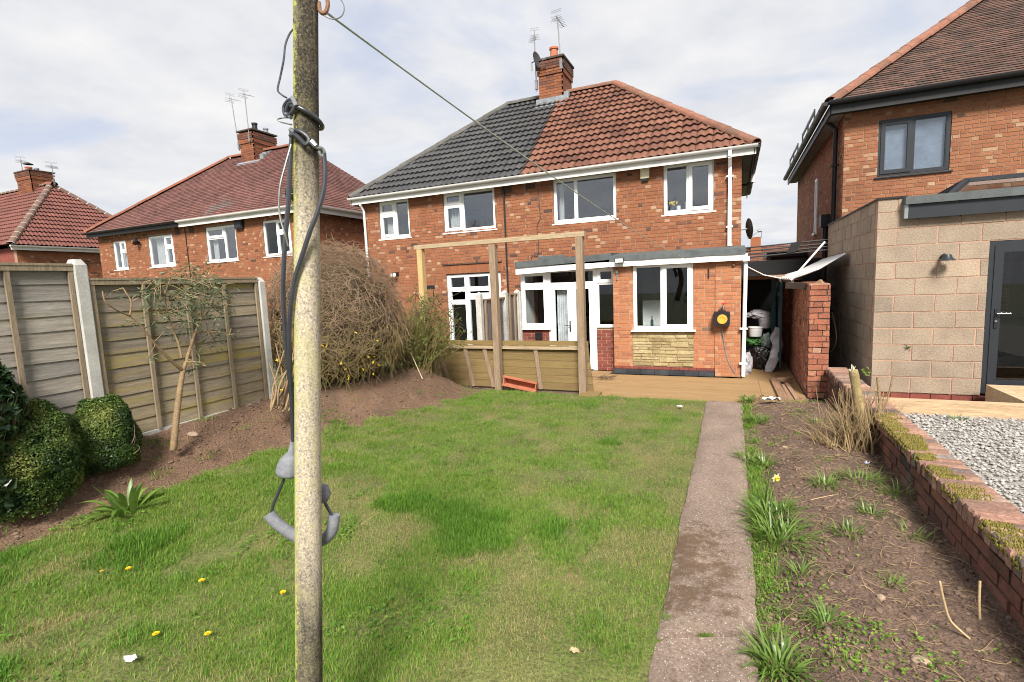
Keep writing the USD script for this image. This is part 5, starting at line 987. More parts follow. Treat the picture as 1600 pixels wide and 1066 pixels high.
def tub(label, loc, r0, r1, h, m):
    v, q = lathe([(.001, 0), (r0, 0), (r1, h), (r1 * 1.04, h), (r1 * 1.04, h + .015), (r1 * .93, h + .015), (r0 * .9, .02), (.001, .02)], 18, loc); MB().add(v, q).build(None, 'plastic_tub', m, smooth=40, label=label, cat='tub')
tub('white plastic tub sitting on the green sack', (.30, .35, .66), .12, .14, .18, L['white_dull']); tub('grey bucket high on the pile by the gate', (.50, .72, .80), .12, .15, .24, L['sheet_grey'])
# the big grey plastic sheet propped against the wall
m = MB(); P0 = [at(u, v, y=-.1) for u, v in ((1213, 512), (1220, 515), (1222, 540), (1218, 556), (1208, 575), (1199, 583), (1194, 582), (1196, 572), (1203, 556), (1208, 538), (1204, 528), (1207, 522))]; pc = Polygon([(p[0], p[2]) for p in P0]).buffer(.008); e = trimesh.creation.extrude_polygon(pc, .06, engine='earcut'); e = e.subdivide_to_size(.05); V = e.vertices; nz = meshkit.fbm(V * 9, 4, 3) - .5
MB().add(np.stack([V[:, 0] + nz * .03, -.12 + V[:, 2] + nz * .12 + (.6 - V[:, 1]) * -.25, np.maximum(V[:, 1], .004)], 1), e.faces).build(None, 'plastic_sheet', L['sheet_grey'], smooth=True, label='long grey plastic sheet propped against the tall brick wall', cat='plastic sheet')
for k, (u0, v0, u1, v1, w, lb) in enumerate(((1209, 592, 1228, 630, .13, 'longest flat plank lying by the foot of the tall wall'), (1222, 602, 1238, 628, .06, 'thin batten offcut beside the longest plank'), (1229, 600, 1246, 626, .06, 'outer batten offcut nearest the tall wall'), (1218, 596, 1234, 594, .13, 'short block laid across the offcuts'))):
    a, b = at(u0, v0, z=.03 + .02 * (k == 3)), at(u1, v1, z=.03 + .02 * (k == 3)); zz = .03 + (.05 if k == 3 else .0); a[2] = b[2] = zz; MB().bar(a, b, w, .045, tone=k / 3).build(None, 'timber_offcut', L['offcut'], label=lb, cat='offcut')

# ------------------------------------------------------------------ the washing line pole in front, its lines and pulley handle
PA, PB = at(483, 1066, d=1.95), at(477.5, 0, d=1.80)
axis = (PB - PA); pl = np.linalg.norm(axis); axis /= pl
def pole_at(s): return PA + axis * s            # s metres along the pole from the picture's lower edge
def dpt(v): return 1.95 - .15 * (1066 - v) / 1066
def onp(u, v, off=0.0): return at(u, v, d=dpt(v) + off)
t = thing('line_pole', 'tall lichen spotted concrete washing line pole in the foreground', 'pole')
ss = np.linspace(-.62, pl + .55, 60); rad = .0495 - .0075 * (ss / pl); r = np.random.default_rng(2)
MB().tube([pole_at(s) for s in ss], rad, 40).build(t, 'shaft', L['pole'], smooth=50)
hk = MB(); 
hk.tube(spline([onp(500, -14, -.01), onp(506, -10, .0), onp(512, 2, .0), onp(511, 14, .0), onp(506, 21, .0), onp(500, 17, .0), onp(498, 4, .01)], 6), .0075, 8).build(t, 'hook', L['copper'], smooth=40)
def frame_at(s):
    c = pole_at(s); a = np.cross(axis, fwd); a /= np.linalg.norm(a); return c, -a if (-a) @ rgt > 0 else a, np.cross(axis, a)
def ring_pts(v, r, tilt, a0=0, a1=2 * math.pi, n=40, tilt_f=0.0):
    s = pl * (1066 - v) / 1066; c, e, f2 = frame_at(s); f2 = f2 if f2 @ fwd < 0 else -f2; an = np.linspace(a0, a1, n)   # angle from image right towards the camera
    return c + e * np.cos(an)[:, None] * r + f2 * np.sin(an)[:, None] * r + axis * (tilt * np.cos(an) + tilt_f * np.sin(an))[:, None]
# upper loop of cable with its knot
t = thing('cable_loop', 'upper black cable looped and knotted round the pole', 'cable')
MB().tube(ring_pts(172, .0545, -.022, tilt_f=.012), .0085, 10).build(t, 'ring', L['rope'], smooth=40)
MB().tube(spline([onp(462, 158, -.045), onp(452, 157, -.035), onp(444, 168, -.02), onp(447, 181, -.03), onp(456, 176, -.05), onp(461, 163, -.055), onp(453, 162, -.045), onp(449, 172, -.035), onp(455, 183, -.02)], 8), .0075, 8).build(t, 'knot', L['rope'], smooth=40)
MB().tube([onp(457, 152, -.055), onp(463, 166, -.062)], .0085, 8).tube([onp(447, 178, -.03), onp(455, 184, -.045)], .007, 8).build(t, 'crimp', L['steel'], smooth=40)
MB().tube(spline([onp(448, 153, -.03), onp(440, 148, -.03), onp(434, 140, -.03), onp(438, 120, -.02), onp(443, 95, -.02), onp(446, 70, -.01), onp(452, 54, 0), onp(458, 46, .02)], 8), .0035, 6).build(t, 'wire', L['rope'], smooth=40)
MB().tube(spline([onp(453, 184, -.03), onp(442, 184, -.04), onp(434, 187, -.04), onp(440, 191, -.04), onp(456, 195, -.05)], 6), .003, 6).build(t, 'wire', L['steel'], smooth=40)
# lower loop with the clamp
t = thing('cable_loop', 'lower cable loop with a steel clamp and eyelet on the pole', 'cable')
MB().tube(ring_pts(214, .052, -.012, math.pi * 1.0, math.pi * 2.2, 24), .008, 10).build(t, 'ring', L['rope'], smooth=40)
MB().tube(spline([onp(455, 209, -.03), onp(463, 204, -.055), onp(475, 209, -.06), onp(483, 218, -.06), onp(478, 226, -.062), onp(470, 219, -.062), onp(461, 211, -.06), onp(454, 212, -.04)], 8), .008, 8).build(t, 'loop', L['rope'], smooth=40)
MB().tube(spline([onp(483, 222, -.06), onp(489, 225, -.062), onp(495, 231, -.06), onp(503, 232, -.05), onp(507, 240, -.045), onp(502, 244, -.05), onp(498, 236, -.055)], 8), .006, 8).build(t, 'eyelet', L['steel'], smooth=40)
MB().tube([onp(487, 221, -.065), onp(494, 229, -.066)], .010, 8).tube([onp(454, 203, -.045), onp(461, 207, -.055)], .0085, 8).build(t, 'clamp', L['steel'], smooth=40)
# the pulley cords down to the handle
t = thing('pulley_handle', 'grey foam pulley handle and cords hanging behind the pole', 'handle')
cl = [onp(456, 212, -.02), onp(453, 260, -.03), onp(451, 310, -.03), onp(447, 360, -.03), onp(443, 420, -.03), onp(443, 470, -.02), onp(447, 538, 0.0), onp(453, 596, .03), onp(457, 640, .06), onp(458, 690, .07)]
MB().tube(spline(cl, 8), .0082, 8).build(t, 'cord', L['rope'], smooth=40)
cr = [onp(506, 240, -.045), onp(508, 270, -.05), onp(505, 300, -.055), onp(495, 335, -.062), onp(485, 360, -.066), onp(472, 400, -.066), onp(461, 436, -.06), onp(455, 475, -.05), onp(452, 510, -.035), onp(452, 545, -.02), onp(454, 590, .01), onp(456, 625, .04), onp(458, 680, .07)]
MB().tube(spline(cr, 8), .0082, 8).build(t, 'cord', L['rope'], smooth=40)
MB().tube(spline([onp(455, 226, -.03), onp(446, 258, -.035), onp(438, 290, -.04), onp(436, 322, -.04), onp(439, 345, -.04), onp(445, 365, -.04), onp(450, 385, -.03)], 8), .0036, 6).build(t, 'wire', L['steel'], smooth=40)
c0, c1 = onp(461, 676, .075), onp(449, 744, .075); dv = c1 - c0; n = 14; prof = [(0, .011), (.3, .012), (.45, .014), (.52, .024), (.62, .036), (.75, .044), (.9, .046), (.97, .042), (1, .03), (1.0, .004)]
MB().tube([c0 + dv * a for a, b in prof], np.array([b for a, b in prof]), 20).build(t, 'cone', L['foam'], smooth=50)
MB().tube([onp(497, 755, .085), onp(503, 763, .085), onp(505, 772, .085), onp(503, 780, .085), onp(498, 786, .085)], np.array([.004, .026, .030, .024, .006]), 14).build(t, 'knob', L['foam'], smooth=50)
for pts in ([onp(446, 742, .075), onp(440, 758, .075), onp(433, 775, .075), onp(426, 792, .075), onp(423, 815, .075)], [onp(503, 776, .085), onp(511, 792, .085), onp(520, 808, .08), onp(526, 822, .08)]):
    MB().tube(spline(pts, 6), .0062, 8).build(t, 'cord', L['rope'], smooth=40)
hp = spline([onp(420, 803, .075), onp(430, 815, .078), onp(445, 827, .085), onp(462, 838, .095), onp(482, 846, .1), onp(498, 846, .095), onp(510, 840, .09), onp(518, 830, .085), onp(521, 818, .08), onp(522, 805, .08)], 8)
MB().tube(hp, .0225, 18).build(t, 'grip', L['foam'], smooth=50)
# the washing line to the house, with its loose coil
wa, wb = onp(509, 19, .0), at(1085, 410, y=YE - .145); s = np.linspace(0, 1, 60)[:, None]; pts = wa + (wb - wa) * s - np.array([0, 0, 1]) * (s * (1 - s)) * .42
m = MB().tube(pts, .0042, 6); t = thing('washing_line', 'thin washing line running from the pole to the white fascia', 'washing line'); m.build(t, 'line', L['line'], smooth=40)
MB().tube(spline([onp(500, 14, 0), onp(506, 24, 0), onp(520, 30, .0), onp(533, 26, .0), onp(538, 14, .0), onp(534, 2, 0), onp(524, -8, 0), onp(512, -10, 0)], 8), .0022, 6).build(t, 'coil', L['steel'], smooth=40)

# ------------------------------------------------------------------ fittings on the houses
aerial('tallest television aerial standing on the right chimney ahead', (-4.52, 2.60, 7.75), 1.42, (.12, 1.0), .5, 8, .30, lean=(-.07, .0), boom_tilt=-.15)
aerial('cluttered aerial on the left side of the chimney ahead', (-5.27, 2.62, 7.35), 1.52, (.15, -.9), .65, 7, .26, lean=(-.02, 0), boom_tilt=-.8)
aerial('left aerial of the two on the chimney behind the pole, leaning', (-17.28, 2.6, 7.4), 1.95, (1, -.25), .62, 6, .34, lean=(-.17, 0))
aerial('right aerial of the two on the chimney behind the pole', (-16.52, 2.45, 7.55), 1.75, (1, -.3), .66, 7, .36, lean=(-.03, 0))
aerial('aerial left of the cowl on the far left chimney', (-32.35, 2.5, 8.0), 1.05, (1, -.3), 1.0, 7, .4)
aerial('aerial right of the far left chimney, on the roof ridge', (-29.95, 2.6, 7.55), .95, (1, -.3), .85, 7, .45)
def dish(label, c, r, facing, arm=True):
    t = thing('satellite_dish', label, 'satellite dish'); f = np.array(facing, float); f /= np.linalg.norm(f); a = np.cross(f, (0, 0, 1)); a /= np.linalg.norm(a); b = np.cross(a, f); rr = np.linspace(0, 1, 6); an = np.arange(20) * 2 * np.pi / 20
    V = np.array([c + (a * math.cos(q) + b * math.sin(q)) * r * s + f * (.22 * r * s * s) for s in rr[1:] for q in an] + [np.array(c)]); i, j = np.meshgrid(np.arange(4), np.arange(20), indexing='ij'); q = np.stack([i * 20 + j, i * 20 + (j + 1) % 20, (i + 1) * 20 + (j + 1) % 20, (i + 1) * 20 + j], -1).reshape(-1, 4)
    m = MB().add(V, q); m.add(V, [(100, j, (j + 1) % 20) for j in range(20)]); m.build(t, 'reflector', L['dish'], smooth=True)
    c = np.array(c); lnb = c + f * r * 1.1 - b * r * .35; MB().tube([c - b * r * .9, lnb], .012, 6).tube([lnb - f * .03, lnb + f * .05], .03, 8).build(t, 'arm', L['alu'])
    MB().tube([c, c - f * .15, c - f * .15 - (0, 0, .2)], .02, 6).build(t, 'bracket', L['alu'])
dish('dark satellite dish on the side of the house above the black rails', at(1167, 358, x=.14), .24, (.97, .30, .10))
dish('dish beside the left aerial on the chimney ahead', (-5.20, 2.45, 8.1), .22, (.95, -.2, .15))
dish('brownish dish under the gutter, half hidden behind the pole', at(456, 303, y=-.5), .22, (-.9, -.1, .1))
t = thing('floodlight', 'white solar floodlight at the corner of the kitchen projection', 'security light'); c = at(968, 408, y=YE - .17)
MB().box((c[0] - .085, YE - .22, c[2] - .045), (c[0] + .085, YE - .17, c[2] + .055)).build(t, 'housing', L['black']); MB().box((c[0] - .075, YE - .228, c[2] - .03), (c[0] + .075, YE - .221, c[2] + .045)).build(t, 'lens', L['lamp_lens']); MB().box((c[0] - .03, YE - .17, c[2] - .03), (c[0] + .03, YE - .13, c[2] + .02)).build(t, 'bracket', L['black'])
MB().tube(spline([(c[0] + .08, YE - .14, c[2] - .05), (c[0] + .25, YE - .03, c[2] - .09), (c[0] + .28, YE - .01, c[2] - .05)], 5), .005, 5).tube(spline([(c[0] - .05, YE - .1, c[2] - .05), (c[0] - .09, YE - .02, c[2] - .14), (c[0] - .09, YE - .02, c[2] - .2)], 5), .005, 5).build(t, 'lead', L['copper'])
MB().tube([(c[0] - .09, YE - .02, c[2] - .18), (c[0] - .09, YE - .02, c[2] - .24), (c[0] - .09, YE - .02, c[2] - .25), (c[0] - .09, YE - .02, c[2] - .38)], np.array([.03, .03, .012, .012]), 10).build(None, 'thermometer', L['lead'], label='small grey gauge on a stem hanging below the floodlight', cat='gauge')
t = thing('alarm_box', 'cream burglar alarm box under the white gutter', 'alarm box'); MB().add([(-1.985, -.06, 4.11), (-1.81, -.06, 4.11), (-1.80, -.075, 4.32), (-1.99, -.075, 4.32), (-1.985, -.0, 4.11), (-1.81, -.0, 4.11), (-1.80, -.0, 4.32), (-1.99, -.0, 4.32)], [(0, 1, 2, 3), (4, 7, 6, 5), (0, 4, 5, 1), (3, 2, 6, 7), (0, 3, 7, 4), (1, 5, 6, 2)]).build(t, 'cover', L['cream_box']); MB().box((-1.965, -.052, 4.055), (-1.83, -.0, 4.108)).build(t, 'base', L['black'])
t = thing('alarm_box', 'black box under the gutter between the windows of the left pair', 'alarm box'); MB().box((-14.55, -.10, 4.05), (-14.22, .0, 4.30)).build(t, 'cover', L['black']); MB().box((-14.50, -.11, 4.10), (-14.27, -.10, 4.25)).build(t, 'face', L['anthracite'])
# hose reel
t = thing('hose_reel', 'black garden hose reel with an orange drum on the brick wall', 'hose reel'); c = np.array([-.335, YE - .115, 1.155])
sh = sbox(-.125, -.115, .125, .10).buffer(.02).union(Polygon([(-.09, .10), (.09, .10), (.06, .155), (-.06, .155)])); e = trimesh.creation.extrude_polygon(sh, .17, engine='earcut'); V = e.vertices; MB().add(np.stack([c[0] + V[:, 0], c[1] - .09 + V[:, 2], c[2] + V[:, 1]], 1), e.faces).build(t, 'case', L['black'], smooth=30)
v, q = lathe([(.001, .012), (.05, .014), (.055, .022), (.085, .02), (.092, .008), (.092, 0)], 24); Vd = np.array(v); MB().add(np.stack([c[0] + .01 + Vd[:, 0], c[1] - .09 - Vd[:, 2], c[2] - .015 + Vd[:, 1]], 1), q).build(t, 'drum', L['reel_orange'], smooth=40)
MB().tube(spline([c + (.0, -.0, -.1), c + (.02, .06, -.3), c + (.06, .09, -.6), c + (.12, .09, -.85), c + (.24, .09, -1.08)], 8), .010, 8).build(t, 'hose', L['foam'], smooth=40)
MB().tube(spline([c + (.09, .0, .08), c + (.13, .02, .05), c + (.14, .04, -.05)], 6), .009, 8).build(t, 'hose', L['foam'], smooth=40)
t = thing('garden_tap', 'red handled tap above the hose reel', 'tap'); MB().tube(spline([c + (.03, .09, .25), c + (.03, .0, .25), c + (.03, -.03, .20), c + (.04, -.03, .13)], 5), .013, 8).build(t, 'spout', L['alu'], smooth=40); MB().box(c + (-.005, -.03, .27), c + (.085, .0, .295)).build(t, 'handle', mat('red_handle', [(.45, .03, .03)], bump=0, rough=.4))
MB().box((-.585, YE - .03, 1.93), (-.565, YE - .002, 2.12)).build(None, 'iron_hook', L['black'], label='slim black iron hook on the wall right of the kitchen window', cat='hook')
t = thing('dome_sensor', 'small dark dome sensor high on the right of the kitchen wall', 'sensor'); v, q = lathe([(.001, .04), (.025, .035), (.035, .0)], 14); Vd = np.array(v); MB().add(np.stack([-.135 + Vd[:, 0], YE - .024 - Vd[:, 2], 2.155 + Vd[:, 1]], 1), q).build(t, 'body', L['copper'], smooth=True)
p = pipe(H2, [(.075, YE - .10, 2.36), (.075, YE - .07, 2.2), (.05, YE - .07, 0.03)], .036, L['white'], clips=(.95, .28)); plain_box(H2, 'gutter_end', (.03, YE - .16, 2.215), (.14, YE - .02, 2.30), L['white'])
MB().tube([(.28, -.02, 4.05), (.28, -.02, 4.40)], .055, 12).build(None, 'side_cowl', L['white_dull'], label='white cylinder fitting on the side of the house under the eave', cat='vent cowl') if False else None
t = thing('side_camera', 'white cylinder fitting on a dark bracket high on the side wall', 'camera'); a = at(1176, 285, x=.28); MB().tube([a, a + (0, 0, .32)], .055, 14).build(t, 'body', L['white_dull'], smooth=40); MB().tube([a + (0, 0, .02), a + (-.12, .0, -.04), (.0, a[1], a[2] - .05)], .03, 8).build(t, 'bracket', L['black'])
t = thing('security_light', 'black twin spotlight low on the left half, right of the twiggy bush', 'security light'); c = at(618, 429, y=-.08); MB().box(c + (-.05, 0, -.04), c + (.05, .08, .06)).tube([c + (.0, .0, 0), c + (.0, -.08, .0)], .055, 12).build(t, 'body', L['black']); MB().tube([c + (.03, -.085, -.01), c + (.03, -.10, -.01)], .05, 14).tube([c + (-.08, -.05, -.02), c + (-.09, -.09, -.03)], .045, 14).build(t, 'lens', L['lamp_lens'])
t = thing('wall_light', 'old black bulkhead lamp beside the first window of the left pair', 'wall light'); c = at(211, 377, y=-.08); MB().tube([c + (0, .08, .05), c + (0, 0, .08), c + (.1, -.05, .02)], .03, 8).tube([c + (.08, -.05, .05), c + (.16, -.06, -.08)], np.array([.05, .12]), 12).build(t, 'shade', L['black'])
t = thing('wall_light', 'slate grey fisherman lamp on the block wall left of the black door', 'wall light'); c = at(1478, 402, y=BY - .08)
MB().tube([c + (-.02, .08, .01), c + (-.02, .0, .03), c + (.0, -.03, .0)], .022, 8).build(t, 'bracket', L['anthracite'])
v, q = lathe([(.018, .045), (.04, .04), (.055, .0), (.085, -.03), (.088, -.036), (.05, -.028), (.02, -.01)], 20); MB().add(np.array(v) + c + (0, -.05, -.01), q).build(t, 'shade', L['anthracite'], smooth=40)
v, q = lathe([(.001, -.10), (.02, -.09), (.026, -.065), (.018, -.03)], 12); MB().add(np.array(v) + c + (0, -.05, -.01), q).build(t, 'bulb', L['glass'], smooth=True)
MB().tube(spline([at(1302, 470, x=BX - .03), at(1308, 466, x=BX - .03), at(1310, 480, x=BX - .03), at(1312, 520, x=BX - .03), at(1313, 560, x=BX - .03)], 6), .010, 6).build(None, 'water_pipe', L['copper'], label='thin copper pipe bending down the side of the block wall', cat='pipe')
MB().tube(spline([at(1300, 488, x=BX - .05), at(1305, 510, x=BX - .05), at(1307, 530, x=BX - .05), at(1302, 545, x=BX - .06), at(1294, 552, x=BX - .06)], 6), .010, 6).build(None, 'loose_hose', L['cream_box'], label='loose cream hose hanging by the block wall corner', cat='hose')
# curtains and small things in the windows
curtain('window_curtain', 'white drape in the wide window nearest the far left of the left pair', -19.0, -18.25, 3.14, 4.12, .22, waves=5); curtain('window_curtain', 'narrow white drape at the right edge of that wide window', -18.05, -17.82, 3.14, 4.12, .22, waves=3)
curtain('window_curtain', 'grey drape in the narrowest window of the left pair', -21.15, -20.75, 3.14, 4.12, .22, waves=3); curtain('window_curtain', 'pale curtain in the leftmost window of the dark roofed house', -8.92, -8.55, 3.40, 4.0, .22, waves=4)
curtain('window_curtain', 'pale curtain in the second window of the dark roofed house', -6.9, -6.52, 3.40, 4.05, .22, waves=4); curtain('window_curtain', 'sliver of curtain at the left of the wide window under the red roof', -3.92, -3.80, 3.39, 4.28, .2, waves=2)
curtain('window_curtain', 'pale drape in the window beside the black alarm box', -16.0, -15.75, 3.15, 3.95, .2, waves=3)
t = thing('door_blind', 'grey slatted blind behind the left french door', 'blind')
for k in range(5): MB().box((-3.80 + k * .05, YP + .12, .2), (-3.755 + k * .05, YP + .125, 1.8)).build(t, 'slat', L['blind'])
t = thing('flower_pot', 'dark pot of yellow flowers on the upstairs sill', 'flower pot'); v, q = lathe([(.001, 0), (.05, 0), (.06, .12), (.05, .12)], 12, (-1.36, .19, 3.385)); MB().add(v, q).build(t, 'pot', L['anthracite'], smooth=40)
m = MB(); r = np.random.default_rng(1)
for k in range(26): m.mesh(trimesh.creation.icosphere(0, .02).apply_translation((-1.36 + r.normal(0, .045), .19 + r.normal(0, .03), 3.56 + r.normal(0, .03))))
m.build(t, 'flowers', L['yellow'], kind='stuff')
for lb, x, h, rr in (('short white cup on the upstairs sill', -1.23, .11, .045), ('taller white candle at the middle of the upstairs sill', -1.06, .18, .04)):
    v, q = lathe([(.001, 0), (rr, 0), (rr, h), (rr * .85, h), (rr * .8, .02)], 14, (x, .19, 3.385)); MB().add(v, q).build(None, 'sill_ornament', L['white_dull'], smooth=40, label=lb, cat='ornament')
t = thing('kitchen_cupboard', 'pale wall cupboard seen inside the kitchen window', 'cupboard'); plain_box(t, 'carcass', (-1.98, -.1, 1.5), (-1.55, .15, 2.15), L['interior']); plain_box(t, 'worktop', (-2.2, -.25, .88), (-1.0, .1, .92), L['white_dull']); plain_box(t, 'splashback', (-2.0, .12, .92), (-1.60, .14, 1.48), L['lamp_lens'])
v, q = lathe([(.001, 0), (.03, 0), (.03, .14), (.012, .18), (.012, .24), (.001, .24)], 12, (-1.68, -.72, .95)); MB().add(v, q).build(None, 'bottle', L['green_paint'], smooth=40, label='bottle on the kitchen window sill', cat='bottle')

# ------------------------------------------------------------------ plants
def rest(u, v): 
    p = at(u, v, z=.1)
    for _ in range(6): p = at(u, v, z=hz_(p[0], p[1]))
    return p
def blade(m, base, d, length, width, droop, tone, segs=3, up=1.0, fold=0.0):
    """A strap leaf from base, leaning along the horizontal direction d."""
    d = np.array([d[0], d[1], 0.0]); d /= np.linalg.norm(d) + 1e-9; s = np.array([-d[1], d[0], 0]); P = []; th = math.atan2(up, .35 + .0)
    p = np.array(base, float); ang = math.pi / 2 - (math.pi / 2 - th); a = math.radians(88) * up
    V = []
    for k in range(segs + 1):
        t = k / segs; w = width * (1 - t ** 2.2) * (.55 + .45 * min(1, t * 4 + .4)); V += [p - s * w / 2 + np.array([0, 0, fold * w]), p + s * w / 2 + np.array([0, 0, fold * w])]
        aa = a - droop * t; p = p + (d * math.cos(aa) + np.array([0, 0, 1]) * math.sin(aa)) * length / segs
    f = [(2 * k, 2 * k + 1, 2 * k + 3, 2 * k + 2) for k in range(segs)]
    m.add(np.array(V), f, np.clip(tone + np.repeat(np.linspace(-.08, .08, segs + 1), 2), 0, 1))
def tuft(seed, n, R, h, w, tone, spread=.5, dry=0.0):
    m = MB(); r = np.random.default_rng(seed)
    for k in range(n):
        a, q = r.uniform(0, 6.283), R * math.sqrt(r.random()); b = r.uniform(0, 6.283); ln = h * r.uniform(.55, 1.25)
        blade(m, (q * math.cos(a), q * math.sin(a), -.012), (math.cos(b), math.sin(b)), ln, w * r.uniform(.7, 1.2), r.uniform(.2, 1.5), np.clip(r.normal(tone, .18), 0, 1), segs=2, up=r.uniform(1 - spread, 1))
    return m
# grass: short mown tufts, longer dark ones, dry yellowish ones
protos = [(tuft(k, 95, .12, .046, .0040, .48, .7), L['grass']) for k in range(4)] + [(tuft(20 + k, 85, .12, .044, .0038, .78, .75), L['grass']) for k in range(2)] + [(tuft(30 + k, 80, .12, .038, .0032, .55, .8), L['grass_dry']) for k in range(2)] + [(tuft(40 + k, 80, .11, .075, .0048, .26, .6), L['grass']) for k in range(2)]
r = np.random.default_rng(11); N0 = 11500; gx = r.uniform(-6.1, -.44, N0); gy = r.uniform(-11.6, -3.2, N0) ; gy = np.where(r.random(N0) < .35, r.uniform(-10.9, -7.0, N0), gy)
ok = ~is_soil(gx, gy) & (r.random(N0) < np.where(fb(gx, gy, 2.4, 31) > .11, .22, 1.0)) & (gx < -.475 + fb(gx, gy, 5, 13) * .16)
extra = (~ok) & is_soil(gx, gy) & (gx < -2) & (r.random(N0) < .05); sel = ok | extra; gx, gy = gx[sel], gy[sel]; n = len(gx); pn = fb(gx, gy, 1.4, 21); dn = fb(gx, gy, 2.3, 25) + .05 * sstep(gx, -2.5, -.8); pn = pn - .10 * (1 - sstep(gx, -4.2, -2.4)) * (1 - sstep(gy, -9.4, -8.2)) + .03 * sstep(gx, -3, -1)
idx = np.where(pn < -.17, r.integers(8, 10, n), np.where(dn > .07, r.integers(6, 8, n), np.where(r.random(n) < .45 + pn, r.integers(4, 6, n), r.integers(0, 4, n)))); idx = np.where(r.random(n) < .12, r.integers(0, 10, n), idx)
instancer(None, 'grass', protos, np.stack([gx, gy, H(gx, gy)], 1), r.random(n) * 6.283, r.uniform(.7, 1.2, n), idx, kind='stuff')
# crumbs of soil and small stones on both beds, dead stems lying about
protos = [(MB().mesh(stone_mesh(50 + k, (1, .8, .6)), .15 + .2 * k), L['clod']) for k in range(5)]
n = 17000; r = np.random.default_rng(12); bx = np.where(r.random(n) < .5, r.uniform(0.02, 1.2, n), r.uniform(-5.95, -4.0, n)); by = np.where(bx > -2, r.uniform(-10.6, -2.6, n), r.uniform(-10.2, -3.0, n)); ok = is_soil(bx, by); bx, by = bx[ok], by[ok]; n = len(bx)
instancer(None, 'soil_crumbs', protos, np.stack([bx, by, H(bx, by) + .002], 1), r.random(n) * 6.28, .0035 + r.random(n) ** 5 * .020, r.integers(0, 5, n), kind='stuff')
lines, wid = [], []
for k in range(1900):
    if r.random() < .7: x, y = r.uniform(.03, 1.2), r.uniform(-10.2, -2.7)
    else: x, y = r.uniform(-5.8, -4.4), r.uniform(-9.8, -3.3)
    if not bool(is_soil(x, y)): continue
    a, ln = r.uniform(0, 6.28), r.uniform(.03, .16); t = np.linspace(0, 1, 4); px_, py_ = x + np.cos(a + t * r.normal(0, .5)) * ln * t, y + np.sin(a + t * r.normal(0, .5)) * ln * t
    lines.append(np.stack([px_, py_, H(px_, py_) + .006 + r.uniform(0, .02) * t], 1)); wid.append(np.linspace(1, .5, 4) * r.uniform(.0015, .005))
curves(None, 'dead_stems', lines, wid, L['straw'], kind='stuff')

def clump(name, label, cat, x, y, n, ln, w, mats='leaf_bulb', seed=0, R=.05, up=(.55, 1.0), droop=(.3, 1.5), z=None, group=None, segs=4, tone=.5):
    r = np.random.default_rng(seed); t = thing(name, label, cat, group); m = MB(); zz = hz_(x, y) if z is None else z
    for k in range(n):
        a, q, b = r.uniform(0, 6.283), R * math.sqrt(r.random()), r.uniform(0, 6.283)
        blade(m, (x + q * math.cos(a), y + q * math.sin(a), zz - .01), (math.cos(a) + .6 * math.cos(b), math.sin(a) + .6 * math.sin(b)), ln * r.uniform(.6, 1.15), w * r.uniform(.7, 1.15), r.uniform(*droop), np.clip(r.normal(tone, .22), 0, 1), segs=segs, up=r.uniform(*up), fold=.25)
    m.build(t, 'leaves', L[mats], kind='stuff'); return t
# bulb foliage along the path and through the right bed (spot in the photograph, leaves, length, spread)
spots = [(1168, 628, 26, .14, .07, 'first bulb clump by the decking, right where the path starts'), (1185, 660, 34, .15, .10, 'bright bulb clump beside the path next to the litter bag'), (1170, 722, 30, .16, .08, 'leaf clump at the path edge left of the daffodil'), (1195, 728, 22, .14, .07, 'leaf clump immediately left of the daffodil bloom'),
         (1205, 815, 60, .20, .13, 'large spreading leaf clump at the path edge below the daffodil'), (1220, 850, 46, .20, .13, 'lower half of the spreading leaves by the path, on the bed side'), (1250, 900, 14, .18, .05, 'thin star of leaves between path and pebble'), (1290, 975, 26, .16, .05, 'grey green leaf tuft in the bed nearest the path joint'), (1215, 1045, 40, .17, .07, 'bright leaf clump at the very bottom beside the path'),
         (1290, 760, 36, .16, .08, 'left one of the two fresh leaf clumps in front of the cut shrub'), (1345, 752, 50, .17, .12, 'wide fresh leaf clump at the foot of the cut shrub'), (1400, 775, 26, .17, .08, 'leaf clump against the garden wall right of the cut shrub'), (1362, 805, 20, .14, .05, 'small upright leaf clump halfway to the wall'), (1325, 832, 26, .15, .07, 'low leaf clump in the middle of the right bed'),
         (1420, 835, 14, .13, .08, 'sparse leaves close to the wall beyond the round pebble'), (1275, 660, 20, .10, .08, 'low weeds in the far part of the right bed'), (1225, 800, 18, .10, .05, 'small dark leaves just below the daffodil'), (1390, 915, 8, .12, .03, 'few leaves just above the round pebble')]
for k, (u, v, n, ln, R, lb) in enumerate(spots):
    p = at(u, v, z=.11); p = at(u, v, z=max(hz_(p[0], p[1]), .03)); clump('bulb_clump', lb, 'leaf clump', p[0], p[1], int(n * (2.6 if u < 1240 else 1.7)), ln * (1.25 if u < 1240 else .95), (.014 if u < 1240 else .010), seed=100 + k, R=R * 1.2, tone=.6, up=(.45, .95), droop=(.5, 2.0))
p = at(1193, 790, z=.08); t = clump('daffodil', 'single cream daffodil flowering beside the path', 'daffodil', p[0] + .0, p[1], 16, .30, .010, seed=200, R=.05, up=(.85, 1.0), droop=(.05, .5), tone=.35)
q = at(1212, 746, y=p[1] - .02); MB().tube(spline([(p[0], p[1], .05), (p[0] + .02, p[1], .2), q + (-.03, .02, .045), q + (-.012, .01, .03), q], 6), .004, 6).build(t, 'stem', L['leaf_bulb'], smooth=40)
fd = np.array([.55, -.75, -.25]); fd /= np.linalg.norm(fd); fa = np.cross(fd, (0, 0, 1)); fa /= np.linalg.norm(fa); fb2 = np.cross(fa, fd); m = MB()
